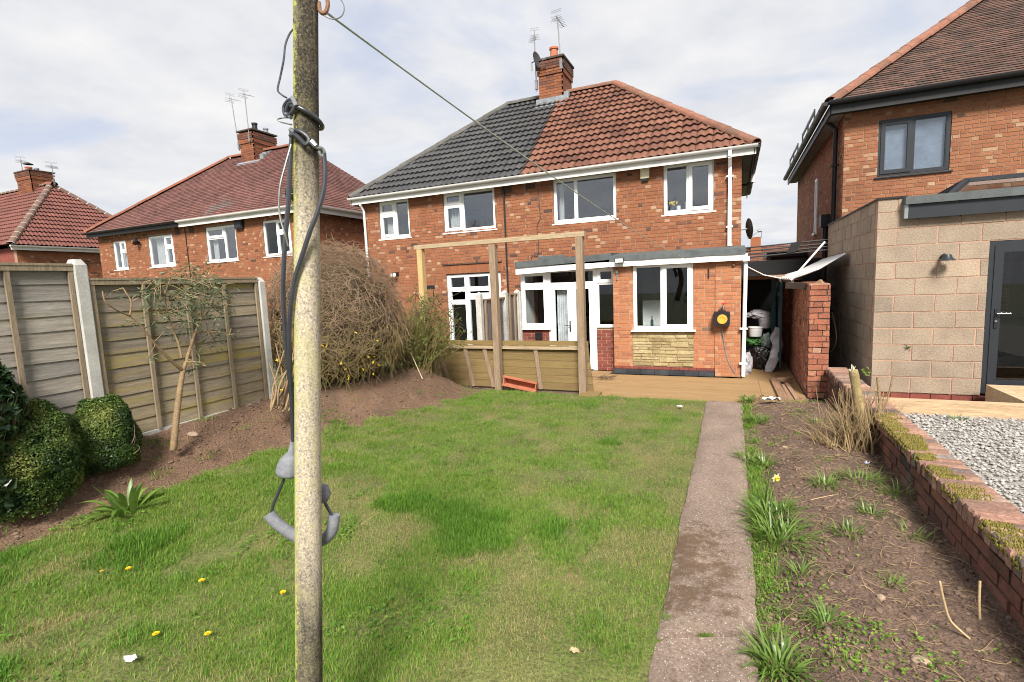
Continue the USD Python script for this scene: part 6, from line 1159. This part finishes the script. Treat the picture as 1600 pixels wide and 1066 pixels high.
for k in range(6):
    an = k * math.pi / 3; d = fa * math.cos(an) + fb2 * math.sin(an); e = np.cross(fd, d); m.add([q, q + d * .02 + e * .013 + fd * .004, q + d * .044 + fd * .004, q + d * .02 - e * .013 + fd * .004], [(0, 1, 2, 3)])
m.build(t, 'petals', L['cream']); an = np.linspace(0, 2 * np.pi, 12, endpoint=False); V = np.vstack([q + (fa * np.cos(an)[:, None] + fb2 * np.sin(an)[:, None]) * rr + fd * h for rr, h in ((.011, .0), (.013, .02), (.018, .028))]); i = np.arange(12); MB().add(V, np.vstack([np.stack([i + 12 * k, (i + 1) % 12 + 12 * k, (i + 1) % 12 + 12 * (k + 1), i + 12 * (k + 1)], 1) for k in (0, 1)])).build(t, 'trumpet', L['yellow'], smooth=True)
p = at(1355, 725, z=.16); t = thing('scilla', 'tiny pale blue flower in front of the cut shrub', 'flower'); m = MB(); r = np.random.default_rng(3)
for k in range(9): a = r.uniform(0, 6.28); b2 = r.uniform(.3, 1.2); d = np.array([math.cos(a) * math.cos(b2), math.sin(a) * math.cos(b2), math.sin(b2)]); e = np.cross(d, (0, 0, 1)); m.add([p, p + d * .018 + e * .005, p + d * .035, p + d * .018 - e * .005], [(0, 1, 2, 3)])
m.build(t, 'petals', mat('pale_blue', [(.62, .66, .85)], bump=0)); MB().tube([p, (p[0], p[1], hz_(p[0], p[1]))], .003, 5).build(t, 'stem', L['leaf_bulb'])
# dandelions in the lawn
for k, (u, v, lb) in enumerate(((202, 898, 'dandelion highest and furthest left of those in the lawn'), (316, 917, 'dandelion in the middle of the upper row, beside a brown patch'), (443, 936, 'dandelion closest to the pole'), (245, 1002, 'lower left dandelion above the white litter'), (326, 1002, 'lower dandelion right of the white litter'), (160, 902, 'small half closed dandelion at the far left'))):
    p = rest(u, v) + (0, 0, .045); r = np.random.default_rng(60 + k); t = thing('dandelion', lb, 'dandelion'); m = MB(); s = .019 if k < 5 else .011
    for ring, (cnt, ln, el) in enumerate(((16, 1.0, .25), (13, .8, .6), (9, .5, 1.0))):
        for j in range(cnt):
            a = j * 6.283 / cnt + r.uniform(-.15, .15); d = np.array([math.cos(a) * math.cos(el), math.sin(a) * math.cos(el), math.sin(el)]); e = np.array([-math.sin(a), math.cos(a), 0]) * s * .17; m.add([p - e * .6, p + e * .6, p + d * s * ln + e, p + d * s * ln - e], [(0, 1, 2, 3)])
    m.build(t, 'petals', L['orange_yellow']); MB().tube([p, (p[0], p[1], .02)], .0022, 5).build(t, 'stem', L['leaf_bulb'])
# broad leaved clump by the box bushes
p = rest(198, 800); t = thing('broad_leaf_clump', 'clump of broad fresh green leaves in front of the right box bush', 'leaf clump'); r = np.random.default_rng(9); zz = hz_(p[0], p[1])
for k in range(24):
    m = MB(); a, b2 = r.uniform(0, 6.283), r.uniform(0, .12); ln = r.uniform(.20, .38); u0 = r.uniform(.35, 1.0); base = np.array([p[0] + b2 * math.cos(a), p[1] + b2 * math.sin(a), zz - .01]); d = np.array([math.cos(a), math.sin(a), 0]); s = np.array([-d[1], d[0], 0]); V = []; q = base.copy(); dr = r.uniform(.2, 1.8)
    for j in range(7):
        tt = j / 6; w = .046 * math.sin(math.pi * (.10 + .90 * tt)) ** .8 * (1 if tt < .95 else .15); V += [q - s * w / 2 + (0, 0, w * .22), q, q + s * w / 2 + (0, 0, w * .22)]; aa = math.radians(88) * u0 - dr * tt; q = q + (d * math.cos(aa) + np.array([0, 0, math.sin(aa)])) * ln / 6
    f = [(3 * j + c, 3 * j + c + 1, 3 * j + c + 4, 3 * j + c + 3) for j in range(6) for c in (0, 1)]; m.add(np.array(V), f, r.uniform(.3, .9)).build(t, 'leaf', L['leaf_bulb'], smooth=True)

def leaf_quads(pts, nrm, size, r, tone, ratio=.55, flat=.6):
    """Many small pointed leaves (4 vertices folded at the midrib) at pts, roughly facing nrm."""
    n = len(pts); d = r.normal(size=(n, 3)); f = nrm * flat + r.normal(size=(n, 3)) * (1 - flat); f /= np.linalg.norm(f, axis=1, keepdims=True); d -= f * (d * f).sum(1, keepdims=True); d /= np.linalg.norm(d, axis=1, keepdims=True); e = np.cross(f, d); s = (size * r.uniform(.6, 1.25, n))[:, None]
    V = np.stack([pts - d * s * .5, pts + e * s * ratio * .5 + f * s * .12, pts + d * s * .5, pts - e * s * ratio * .5 + f * s * .12], 1).reshape(-1, 3); k = np.arange(n)[:, None] * 4
    F = np.vstack([k + [0, 1, 2], k + [0, 2, 3]]); return V, F, np.repeat(np.clip(tone, 0, 1), 4)
def topiary(name, label, c, rad, n, leaf, seed, material, size, cat='bush', lump=.25):
    t = thing(name, label, cat); r = np.random.default_rng(seed); d = r.normal(size=(n, 3)); d /= np.linalg.norm(d, axis=1, keepdims=True); d[:, 2] = np.where(d[:, 2] < -.85, -d[:, 2], d[:, 2])
    hr = np.hypot(d[:, 0], d[:, 1]) + 1e-9; wide = np.where(d[:, 2] < 0, (1 - .22 * np.abs(d[:, 2]) ** 2) / hr, 1.0); wide = np.where(d[:, 2] < 0, np.clip(wide, 1, 3.2), 1); d0 = d.copy(); d[:, :2] *= wide[:, None]; lumps = (meshkit.fbm(d * 2.2 + seed, 4, seed) - .5); q = 1 + lumps * lump * 2 - np.abs(r.normal(0, .055, n)) * (1 + 2 * (r.random(n) < .12)); zl = (c[2] - hz_(c[0], c[1]) + .05) / rad[2]; dz_ = d.copy(); dz_[:, 2] = np.where(d[:, 2] < 0, d[:, 2] * zl, d[:, 2]); P = np.array(c) + dz_ * np.array(rad) * q[:, None]; ok = P[:, 2] > hz_(c[0], c[1]) - .03; P, d, lumps = P[ok], d[ok], lumps[ok]
    tone = .45 + (meshkit.fbm(P * 4.5, 3, seed + 1) - .5) * 2.0 + r.normal(0, .16, len(P))
    MB().add(*leaf_quads(P, d, np.full(len(P), size), r, tone, .62)).build(t, 'leaves', material, kind='stuff')
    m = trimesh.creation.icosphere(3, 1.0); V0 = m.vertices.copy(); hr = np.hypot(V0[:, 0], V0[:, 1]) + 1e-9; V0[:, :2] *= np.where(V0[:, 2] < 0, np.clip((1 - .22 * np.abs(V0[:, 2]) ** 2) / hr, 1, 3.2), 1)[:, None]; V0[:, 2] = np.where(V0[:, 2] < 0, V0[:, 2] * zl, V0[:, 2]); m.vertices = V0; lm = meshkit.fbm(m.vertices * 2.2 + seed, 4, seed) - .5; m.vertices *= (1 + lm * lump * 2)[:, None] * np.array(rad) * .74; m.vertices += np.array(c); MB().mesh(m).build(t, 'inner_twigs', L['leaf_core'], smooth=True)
    lines, wid = [], []
    for k in range(260):
        a = r.normal(size=3); a /= np.linalg.norm(a); a[2] = abs(a[2]) * .9 - .1; e = np.array(c) + a * np.array(rad) * r.uniform(.92, 1.12); b0 = np.array([c[0], c[1], hz_(c[0], c[1])]); mid = (e * .6 + b0 * .4) + r.normal(0, .04, 3); lines.append(np.array([b0, mid, e])); wid.append(np.array([.012, .006, .002]))
    curves(t, 'stems', lines, wid, L['twig'], kind='stuff'); return t
c = at(166, 694, x=-5.50); topiary('box_bush', 'rounded clipped box bush nearer the concrete post', c, (.22, .28, .44), 28000, .02, 3, L['leaf_box'], .022, lump=.20)
c = at(44, 718, x=-5.44); topiary('box_bush', 'bigger straggly box bush at the left edge of the lawn', c, (.29, .36, .47), 38000, .02, 4, L['leaf_box'], .022, lump=.28)
c = at(-62, 636, x=-5.45); topiary('laurel_bush', 'dark large leaved laurel cut off by the left edge of the picture', (c[0], c[1], c[2] - .05), (.30, .36, .50), 2200, .09, 6, L['leaf_laurel'], .095)
# sapling with grey green leaves
sx0 = -5.38; J = lambda u, v, dx=0: at(u, v, x=sx0 + dx)
t = thing('sapling', 'young tree with forked pale trunk and grey green leaves before the golden panel', 'tree'); b0 = J(270, 696); b0[2] -= .05
tr_ = [b0, J(276, 650), J(281, 610), J(286, 578)]; MB().tube(spline(tr_, 6), np.linspace(.034, .024, 19), 10).build(t, 'trunk', L['bark'], smooth=True)
limbs = [[J(286, 580), J(266, 562, .03), J(240, 535, .05), J(215, 503, .06), J(203, 494, .06)], [J(203, 494, .06), J(205, 472, .07), J(196, 456, .06), J(192, 450, .05)], [J(203, 494, .06), J(185, 486, .1), J(165, 472, .12), J(160, 455, .1)], [J(286, 580), J(296, 548, -.02), J(305, 520, -.05), J(314, 500, -.07), J(320, 470, -.08), J(318, 440, -.1)], [J(284, 560), J(278, 535, -.06), J(270, 515, -.1), J(262, 490, -.1), J(258, 462, -.08), J(266, 436, -.05)], [J(314, 500, -.07), J(330, 480, -.1), J(335, 458, -.1)], [J(258, 462, -.08), J(245, 450, 0), J(235, 438, .05)], [J(305, 520, -.05), J(325, 518, .05), J(345, 520, .1), J(357, 524, .12)], [J(290, 566), J(312, 566, .08), J(322, 572, .12)], [J(266, 470, -.08), J(285, 455, -.1), J(300, 440, -.1)]]
m = MB(); r = np.random.default_rng(4)
for k, lm in enumerate(limbs): 
    pts = spline(lm, 6); m.tube(pts, np.linspace((.019 if k in (0, 3) else .013 if k == 4 else .009), .005, len(pts)), 8)
m.build(t, 'branches', L['bark'], smooth=True)
lines, wid, LP, LN, LT_ = [], [], [], [], []
clus = [(300, 470, .26, 60), (270, 455, .22, 46), (325, 460, .22, 40), (245, 452, .14, 20), (345, 490, .15, 16), (300, 510, .16, 20), (255, 495, .18, 20), (325, 540, .12, 14), (350, 525, .1, 10), (305, 572, .1, 8), (200, 500, .06, 4), (180, 460, .06, 4), (285, 430, .16, 22), (340, 440, .13, 16), (310, 430, .16, 22), (235, 470, .12, 12), (278, 505, .14, 12), (232, 560, .05, 3), (345, 470, .12, 14)]
for (u, v, R, n) in clus:
    c = J(u, v); n = int(n * .70)
    for k in range(n):
        d = r.normal(size=3) * (.62, .62, .5); e = c + d * R * (1.0, 1, .8); near = min((p for l in limbs for p in l), key=lambda p: np.linalg.norm(p - e)); mid = (near * .5 + e * .5) + r.normal(0, .03, 3) + (0, 0, .03)
        if k % 2 == 0: lines.append(spline([near, mid, e], 3)); wid.append(np.linspace(.008, .0035, len(lines[-1])))
        for j in range(4): 
            a = r.normal(size=3); a[2] *= .6; a /= np.linalg.norm(a); LP.append(e + a * .03); LN.append(a)
# long narrow leaves
n = len(LP); LP, LN = np.array(LP), np.array(LN); V, F = [], []; ln = r.uniform(.05, .085, n); up_ = np.cross(LN, r.normal(size=(n, 3))); up_ /= np.linalg.norm(up_, axis=1, keepdims=True)
V = np.stack([LP, LP + LN * ln[:, None] * .5 + up_ * .008, LP + LN * ln[:, None] - (0, 0, .015), LP + LN * ln[:, None] * .5 - up_ * .008], 1).reshape(-1, 3); k = np.arange(n)[:, None] * 4
MB().add(V, np.vstack([k + [0, 1, 2], k + [0, 2, 3]]), np.repeat(np.clip(r.normal(.45, .25, n), 0, 1), 4)).build(t, 'leaves', L['leaf_olive'], kind='stuff'); curves(t, 'twigs', lines, wid, L['straw'], kind='stuff')
# great dome of bare twigs (winter jasmine) behind the pole
t = thing('twiggy_bush', 'large dome of tangled bare twigs with a few yellow flowers', 'bush'); r = np.random.default_rng(15); C = np.array([-5.72, -5.42, 0.0]); RX_, RY_, Zt, Zb = .88, 1.22, 2.72, .38
def dome(th, ph, q):   # th around, ph from crown (0) to rim (pi/2+)
    lum = 1 + (meshkit.fbm(np.array([[math.cos(th) * 1.7, math.sin(th) * 1.7, ph * 1.5]]), 3, 5)[0] - .5) * .22; zc = 1.42; return C + np.array([RX_ * math.sin(ph) * math.cos(th) * q * lum, RY_ * math.sin(ph) * math.sin(th) * q * lum, zc + (Zt - zc) * math.cos(ph) * q * lum if ph < math.pi / 2 else zc + (zc - Zb) * math.cos(ph) * q])
L1, W1, L2, W2_ = [], [], [], []
for k in range(6500):
    th = r.uniform(0, 6.283); ph = math.acos(1 - 1.62 * r.random()); q = 1 - abs(r.normal(0, .09)); p = dome(th, ph, q); st = r.normal(size=3); out = p - (C + (0, 0, 1.2)); out /= np.linalg.norm(out); n_ = 6
    hang = r.random() < .55; st = np.cross(out, r.normal(size=3)) + out * r.uniform(-.28, .16); st /= np.linalg.norm(st); ln = r.uniform(.10, .40); pts = [p]
    for j in range(n_): st = st + r.normal(0, .20, 3) + (0, 0, -.10 if hang else .03); st /= np.linalg.norm(st); pts.append(pts[-1] + st * ln / n_)
    P = np.array(pts); lowpart = p[2] < 1.35 + r.normal(0, .3); (L2 if lowpart else L1).append(P); (W2_ if lowpart else W1).append(np.linspace(1, .5, n_ + 1) * r.uniform(.0035, .0085))
for k in range(420):   # stems rising from the ground inside
    th = r.uniform(0, 6.283); b0 = C + (r.normal(0, .22), r.normal(0, .45), .36); e = dome(th, math.acos(1 - 1.5 * r.random()), r.uniform(.75, 1.02)); mid = (b0 + e) / 2 + (0, 0, r.uniform(.1, .4)); P = spline([b0, mid, e], 5); L2.append(P); W2_.append(np.linspace(.014, .004, len(P)))
curves(t, 'upper_twigs', L1, W1, L['twig'], kind='stuff'); curves(t, 'lower_twigs', L2, W2_, L['twig_olive'], kind='stuff')
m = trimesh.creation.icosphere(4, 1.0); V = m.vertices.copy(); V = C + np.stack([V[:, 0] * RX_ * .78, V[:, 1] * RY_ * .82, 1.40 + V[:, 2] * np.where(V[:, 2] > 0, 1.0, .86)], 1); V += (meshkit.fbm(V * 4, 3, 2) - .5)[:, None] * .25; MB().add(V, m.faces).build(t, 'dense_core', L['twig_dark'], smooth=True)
m = MB()
for (u, v) in ((503, 540), (510, 541), (590, 533), (585, 557), (583, 566), (592, 570), (600, 510), (617, 540), (540, 577), (545, 587), (545, 592), (533, 568), (568, 577), (583, 585), (440, 610), (433, 563), (618, 560), (575, 558), (605, 512), (622, 470), (556, 520)):
    c = at(u, v, x=-4.95 + r.uniform(-.1, .05))
    for k in range(6): d = r.normal(size=3); d /= np.linalg.norm(d); e = np.cross(d, r.normal(size=3)); e /= np.linalg.norm(e); m.add([c, c + d * .012 + e * .007, c + d * .024, c + d * .012 - e * .007], [(0, 1, 2, 3)])
m.build(t, 'flowers', L['yellow'], kind='stuff')
m = MB()
for k in range(11): a = at(r.uniform(418, 452), r.uniform(632, 648), x=-5.15); m.tube(spline([a, a + (r.uniform(-.2, .1), r.uniform(.0, .3), r.uniform(.15, .3)), a + (r.uniform(-.4, .0), r.uniform(.1, .7), r.uniform(.4, .8))], 5), np.linspace(.016, .007, 11), 6)
m.build(t, 'woody_stems', L['bark'], smooth=True)
# second shrub: upright stems with the first leaves
t = thing('budding_shrub', 'upright shrub with bare stems and first pale leaves, left of the board wall', 'shrub'); r = np.random.default_rng(19); b0 = at(655, 588, y=-4.0); L1, W1, LP = [], [], []
for k in range(300):
    a = r.uniform(0, 6.283); sp = r.uniform(.1, .80) * (1.2 if r.random() < .25 else 1); h = r.uniform(.65, 1.55); bb = b0 + (r.normal(0, .12), r.normal(0, .12), -.08); e = bb + np.array([math.cos(a) * sp, math.sin(a) * sp, h * (1 - .25 * (sp / .80) ** 2)]); mid = bb + (e - bb) * .5 + np.array([math.cos(a), math.sin(a), 0]) * -.06 + r.normal(0, .03, 3); P = spline([bb, mid, e], 5); L1.append(P); W1.append(np.linspace(.016, .006, len(P)))
    for j in range(4): i0 = r.integers(5, len(P)); s = P[i0]; d = r.normal(size=3); d[2] = abs(d[2]); d /= np.linalg.norm(d); e2 = s + d * r.uniform(.06, .2); L1.append(np.array([s, (s + e2) / 2 + r.normal(0, .01, 3), e2])); W1.append(np.array([.007, .006, .004])); LP.append(e2)
curves(t, 'stems', L1, W1, L['twig_olive'], kind='stuff'); LP = np.array(LP); gr = LP[(LP @ np.array([1, .3, 0]) > np.percentile(LP @ np.array([1, .3, 0]), 55)) | (r.random(len(LP)) < .22)]; gr = np.repeat(gr, 4, 0) + r.normal(0, .022, (len(gr) * 4, 3)); MB().add(*leaf_quads(gr, np.tile([0, 0, 1.0], (len(gr), 1)), np.full(len(gr), .05), r, r.normal(.4, .25, len(gr)), .5, .3)).build(t, 'leaves', L['leaf_spring'], kind='stuff')
L1, W1 = [], []
for k in range(60): s = b0 + (r.uniform(-.1, .75), r.uniform(-.25, .2), r.uniform(.85, 1.42)); L1.append(spline([s, s + r.normal(0, .1, 3), s + r.normal(0, .17, 3) + (0, 0, -.12)], 5)); W1.append(np.full(len(L1[-1]), .008))
curves(t, 'dark_tangle', L1, W1, L['twig_dark'], kind='stuff')
MB().tube([b0 + (0, 0, -.15), b0 + (0, 0, .12)], .10, 9).tube([b0 + (.12, .05, -.15), b0 + (.16, .05, .18)], .05, 8).build(t, 'stool', L['bark_dark'], smooth=True)
MB().tube([at(642, 552, y=-4.4), at(660, 592, y=-4.42)], .006, 6).build(None, 'garden_cane', L['cream_box'], label='thin pale cane leaning by the budding shrub', cat='cane')
# cut back shrub against the garden wall
t = thing('cut_shrub', 'cut back shrub with a broken stump and dry stems against the low wall', 'shrub'); r = np.random.default_rng(23); sy = -5.35; S = lambda u, v, dy=0: at(u, v, y=sy + dy); b0 = S(1345, 722); b0[2] = hz_(b0[0], b0[1]) - .04
pts = spline([b0, S(1346, 690), S(1343, 640), S(1337, 600), S(1333, 578)], 6); rr = np.linspace(.062, .038, len(pts)) * (1 + (meshkit.fbm(pts * 9, 3, 4) - .5) * .5); MB().tube(pts, rr, 12).build(t, 'stump', L['stump'], smooth=True)
m = MB()
for k in range(9): d = np.array([r.normal(0, .02), r.normal(0, .02), r.uniform(.01, .07)]); q = pts[-1] + (r.normal(0, .016), r.normal(0, .016), -.02); m.tube([q, q + d], np.array([.010, .002]), 5)
m.build(t, 'broken_top', L['cream_box'])
lines, wid = [], []
for k in range(230):
    bb = b0 + (r.normal(0, .12), r.normal(0, .10), .0); bb[2] = hz_(bb[0], bb[1]) - .01; a = r.normal(-.15, .5); h = r.uniform(.2, .70); e = bb + (math.sin(a) * h * .8, r.normal(0, .12), h * math.cos(a)); mid = (bb + e) / 2 + r.normal(0, .025, 3); P = spline([bb, mid, e], 4); lines.append(P); wid.append(np.linspace(r.uniform(.007, .017), .004, len(P)))
    if r.random() < .5: i0 = len(P) // 2; s = P[i0]; e2 = s + (r.normal(0, .1), r.normal(0, .06), r.uniform(.03, .15)); lines.append(np.array([s, e2])); wid.append(np.array([.004, .002]))
b1 = S(1290, 728); b1[2] = hz_(b1[0], b1[1])
for k in range(46): bb = b1 + (r.normal(0, .07), r.normal(0, .08), -.01); a = r.normal(-.35, .35); h = r.uniform(.12, .36); e = bb + (math.sin(a) * h, r.normal(0, .06), h * math.cos(a)); P = spline([bb, (bb + e) / 2 + r.normal(0, .02, 3), e], 4); lines.append(P); wid.append(np.linspace(r.uniform(.005, .011), .002, len(P)))
curves(t, 'dry_stems', lines, wid, L['straw'], kind='stuff')
m = MB()
for a, b, w in (((1375, 720), (1371, 590), .013), ((1372, 660), (1395, 588), .008), ((1350, 700), (1320, 655), .012), ((1335, 720), (1290, 640), .009), ((1360, 700), (1374, 640), .010), ((1368, 690), (1340, 668), .010)): m.tube(spline([S(*a), S((a[0] + b[0]) / 2 + 3, (a[1] + b[1]) / 2), S(*b)], 4), w, 7)
m.build(t, 'thick_stems', L['bark'], smooth=True)
gr = np.array([S(1352, 580) + r.normal(0, .018, 3) for k in range(14)] + [S(1390, 735) + r.normal(0, .025, 3) for k in range(10)]); MB().add(*leaf_quads(gr, np.tile([0, -.6, .6], (len(gr), 1)), np.full(len(gr), .05), r, r.normal(.4, .2, len(gr)), .8, .5)).build(t, 'ivy_leaf', L['leaf_spring'], kind='stuff')
p = at(1421, 540, y=BY - .02); clump('wall_weed', 'little green weed rooted in the face of the block wall', 'weed', p[0], p[1], 12, .07, .014, seed=300, R=.015, z=p[2] - .02, up=(-.3, .9))
p = at(1497, 654, z=.30); clump('gravel_weed', 'dark green weed growing in the pale gravel by the sleepers', 'weed', p[0], p[1], 40, .07, .008, seed=301, R=.09, z=.29, tone=.2)
for k, (u, v, n, R, lb) in enumerate(((578, 652, 40, .13, 'grassy tuft on the mound, lowest of the middle ones'), (605, 633, 30, .14, 'grassy tuft on the mound just right of and above the lowest'), (585, 622, 16, .10, 'small weed near the top of the mound below the yellow flowers'), (640, 630, 14, .06, 'weed on the right flank of the mound'), (512, 675, 26, .08, 'dark weed just right of the pole foot of the mound'), (305, 718, 22, .10, 'weed patch on the bed right of the sapling'), (325, 742, 20, .12, 'low weed strip between sapling and lawn'), (246, 722, 18, .06, 'weed tuft between box bush and sapling'), (390, 708, 14, .06, 'weed left of the grey cone'), (432, 728, 24, .08, 'pale leafy weed under the grey cone'), (325, 672, 24, .12, 'ragged grass at the foot of the golden panel'))):
    p = at(u, v, z=.2); 
    for _ in range(6): p = at(u, v, z=hz_(p[0], p[1]))
    clump('mound_weed', lb, 'weed', p[0], p[1], n, .09, .007, 'grass', seed=320 + k, R=R, up=(.3, .95), segs=3, tone=.3)
# twigs poking up at lower right, stones, litter
for lb, pts in (('bent twig standing up from the bed at the lower right', [(1468, 908), (1475, 940), (1484, 968), (1500, 985), (1515, 998)]), ('short upright twig beside the wall at the lower right', [(1531, 908), (1530, 940), (1531, 968)]), ('long pale cane lying across the lawn towards the handle', [(520, 846), (560, 822), (592, 801)]), ('curved dry stalk lying in front of the leaf clumps', [(1215, 800), (1260, 783), (1310, 772)])):
    P = [rest(*q) for q in pts]
    if 'stand' in lb or 'upright' in lb: yb = P[-1][1]; P = [at(u, v, y=yb) for u, v in pts]
    MB().tube(spline(P, 5), .006 if 'lying' not in lb else .0035, 6).build(None, 'stick', L['straw'], smooth=True, label=lb, cat='stick')
for lb, u, v, s, sq, mt in (('pale flat rock at the top of the soil mound', 668, 603, .13, (1.1, .7, .45), 'rock'), ('flat stone at the foot of the golden panel, by the sapling', 308, 694, .085, (1.3, .6, .35), 'rock'), ('smaller stone right behind the sapling foot', 302, 680, .055, (1.2, .7, .5), 'rock'), ('round grey pebble like a ball in the right bed', 1376, 937, .022, (1, 1, 1), 'rock'), ('broken grey stone at the bottom of the right bed', 1440, 1034, .032, (1.3, .8, .6), 'rock'), ('brown stone beside the daffodil clumps near the path', 1226, 700, .03, (1, .8, .6), 'rock'), ('pink stone chip among the leaves near the path joint', 1240, 968, .016, (1.2, .8, .5), 'rock')):
    p = rest(u, v); m = stone_mesh(len(lb), sq, 2); MB().add(m.vertices * s + p + (0, 0, s * .25 * sq[2]), m.faces).build(None, 'stone', L[mt], smooth=True, label=lb, cat='stone')
for lb, u, v, s in (('torn white litter in the grass at the lower left', 205, 1042, .045), ('white plastic bag lying in the soil at the end of the path', 1206, 631, .13), ('white scrap in the lawn near the decking edge', 1062, 640, .05), ('dry curled leaf in the lawn at the bottom', 898, 1028, .03)):
    p = rest(u, v) + (0, 0, .05); r = np.random.default_rng(int(u)); n = 9; gx, gy = np.meshgrid(np.linspace(-1, 1, n), np.linspace(-1, 1, n), indexing='ij'); rad = np.hypot(gx, gy); sc = 1 / np.maximum(1, rad / (.75 + .3 * meshkit.noise(np.stack([gx * 2 + u, gy * 2, 0 * gx], -1), 3))); zz = meshkit.fbm(np.stack([gx * 1.6 + u, gy * 1.6, 0 * gx], -1), 3, 2) * s * .9; V = np.stack([p[0] + gx * sc * s, p[1] + gy * sc * s * .6, p[2] - .02 + zz], -1).reshape(-1, 3); i, j = np.meshgrid(np.arange(n - 1), np.arange(n - 1), indexing='ij'); q = np.stack([i * n + j, (i + 1) * n + j, (i + 1) * n + j + 1, i * n + j + 1], -1).reshape(-1, 4)
    MB().add(V, q).build(None, 'dry_leaf' if 'leaf' in lb else 'litter', L['straw'] if 'leaf' in lb else L['paper'], smooth=True, label=lb, cat='leaf' if 'leaf' in lb else 'litter')
t = thing('cut_twigs', 'small heap of cut brown twigs on the decking by the porch', 'twig heap'); lines, wid = [], []; r = np.random.default_rng(31); c = at(945, 592, z=.02)
for k in range(26): a = r.uniform(0, 6.28); d = np.array([math.cos(a), math.sin(a) * .5, r.uniform(0, .35)]); s = c + (r.normal(0, .08), r.normal(0, .05), .01); lines.append(np.array([s, s + d * .08 + r.normal(0, .01, 3) + (0, 0, .02), s + d * .16])); wid.append(np.full(3, .009))
curves(t, 'twigs', lines, wid, L['bark_dark'], kind='stuff')
# bare trees behind the photographer, mirrored in the upstairs panes
def bare_tree(label, loc, h, seed):
    t = thing('bare_tree', label, 'tree'); r = np.random.default_rng(seed); m = MB(); lines, wid = [], []
    def grow(p, d, ln, rad, lv):
        e = p + d * ln; mid = (p + e) / 2 + r.normal(0, ln * .05, 3)
        if lv < 2: m.tube(spline([p, mid, e], 3), np.linspace(rad, rad * .7, 7), 7)
        else: lines.append(np.array([p, mid, e])); wid.append(np.array([rad, rad * .85, rad * .7]) * 2)
        if lv < 6:
            for k in range(3 if lv < 5 else 2): dd = d + r.normal(0, .42, 3) + (0, 0, .12); dd /= np.linalg.norm(dd); grow(p + (e - p) * r.uniform(.6, 1), dd, ln * r.uniform(.62, .82), rad * .58, lv + 1)
    grow(np.array(loc, float), np.array([0, 0, 1.0]), h * .28, h * .02, 0); m.build(t, 'trunk', L['bark_dark'], smooth=True); curves(t, 'branches', lines, wid, L['bark_dark'], kind='stuff')
bare_tree('tall bare tree far behind the lawn, mirrored in the upstairs windows', (-4.6, -36, 0), 12, 3); bare_tree('second bare tree far behind the lawn', (-25, -36, 0), 12, 5)
# creeping weeds and moss over the right bed, thicker towards the camera; dead leaves
m = MB(); r = np.random.default_rng(44); n = 9000; wx = r.uniform(-.06, 1.2, n); wy = r.uniform(-10.4, -2.8, n); dens = .10 + .75 * sstep(-wy, 7.2, 9.4) * (1 - sstep(wx, .35, 1.1)) + .35 * sstep(-wx, -.16, .02); okw = (fb(wx, wy, 3.0, 51) + .5 + r.normal(0, .06, n) < .30 + .35 * dens); wx, wy = wx[okw], wy[okw]; P = np.stack([wx, wy, H(wx, wy) + .008 + .018 * r.random(len(wx))], 1)
MB().add(*leaf_quads(np.repeat(P, 2, 0) + r.normal(0, .012, (2 * len(P), 3)) * (1, 1, .4), np.tile([0, 0, 1.0], (2 * len(P), 1)), np.full(2 * len(P), .020), r, r.normal(.45, .25, 2 * len(P)), .7, .7)).build(None, 'ground_cover', L['grass'], kind='stuff')
# grass and weeds creeping along both edges of the path and out of its joint
r = np.random.default_rng(52); n = 620; ex = np.where(r.random(n) < .75, r.uniform(-.03, .14, n), r.uniform(.1, 1.1, n)); ey = r.uniform(-10.3, -3.3, n); k = (r.random(n) < np.where(ex < .14, .35 + .5 * (np.abs(ey + 7.0) < 1.1) + .4 * (ey > -4.6), .10)); ex, ey = ex[k], ey[k]
jx = np.linspace(-.46, -.02, 26); ex = np.concatenate([ex, jx, jx]); ey = np.concatenate([ey, -8.775 + .20 * (jx + .25) / .5 * 1.0 * -1 + r.normal(0, .008, 26), -8.775 - .20 * (jx + .25) / .5 + r.normal(0, .01, 26)]); zz = np.where(ex < -.02, .062, H(ex, ey)); n = len(ex)
instancer(None, 'verge_grass', [(tuft(60 + k, 34, .06, .06, .005, .5, .7), L['grass']) for k in range(3)], np.stack([ex, ey, zz], 1), r.random(n) * 6.28, np.where(ex < -.02, .45, r.uniform(.7, 1.4, n)), r.integers(0, 3, n), kind='stuff')
# low broad weeds (clover, dandelion leaves) through the lawn, thickest at the lower left
n = 9000; wx = r.uniform(-5.2, -.55, n); wy = r.uniform(-10.6, -4, n); dens = .08 + .35 * (1 - sstep(wx, -4.0, -2.6)) * (1 - sstep(wy, -9.2, -8.2)) + .22 * np.exp(-((wx + 1.7) ** 2 + (wy + 9.2) ** 2) / .5); k = (fb(wx, wy, 2.6, 71) + .5 < .27 + .5 * dens) & ~is_soil(wx, wy); wx, wy = wx[k], wy[k]; P = np.repeat(np.stack([wx, wy, H(wx, wy) + .028], 1), 3, 0); P = P + r.normal(0, .018, P.shape) * (1, 1, .35)
MB().add(*leaf_quads(P, np.tile([0, -.25, 1.0], (len(P), 1)), np.full(len(P), .026), r, r.normal(.22, .2, len(P)), .6, .75)).build(None, 'lawn_weeds', L['grass'], kind='stuff')
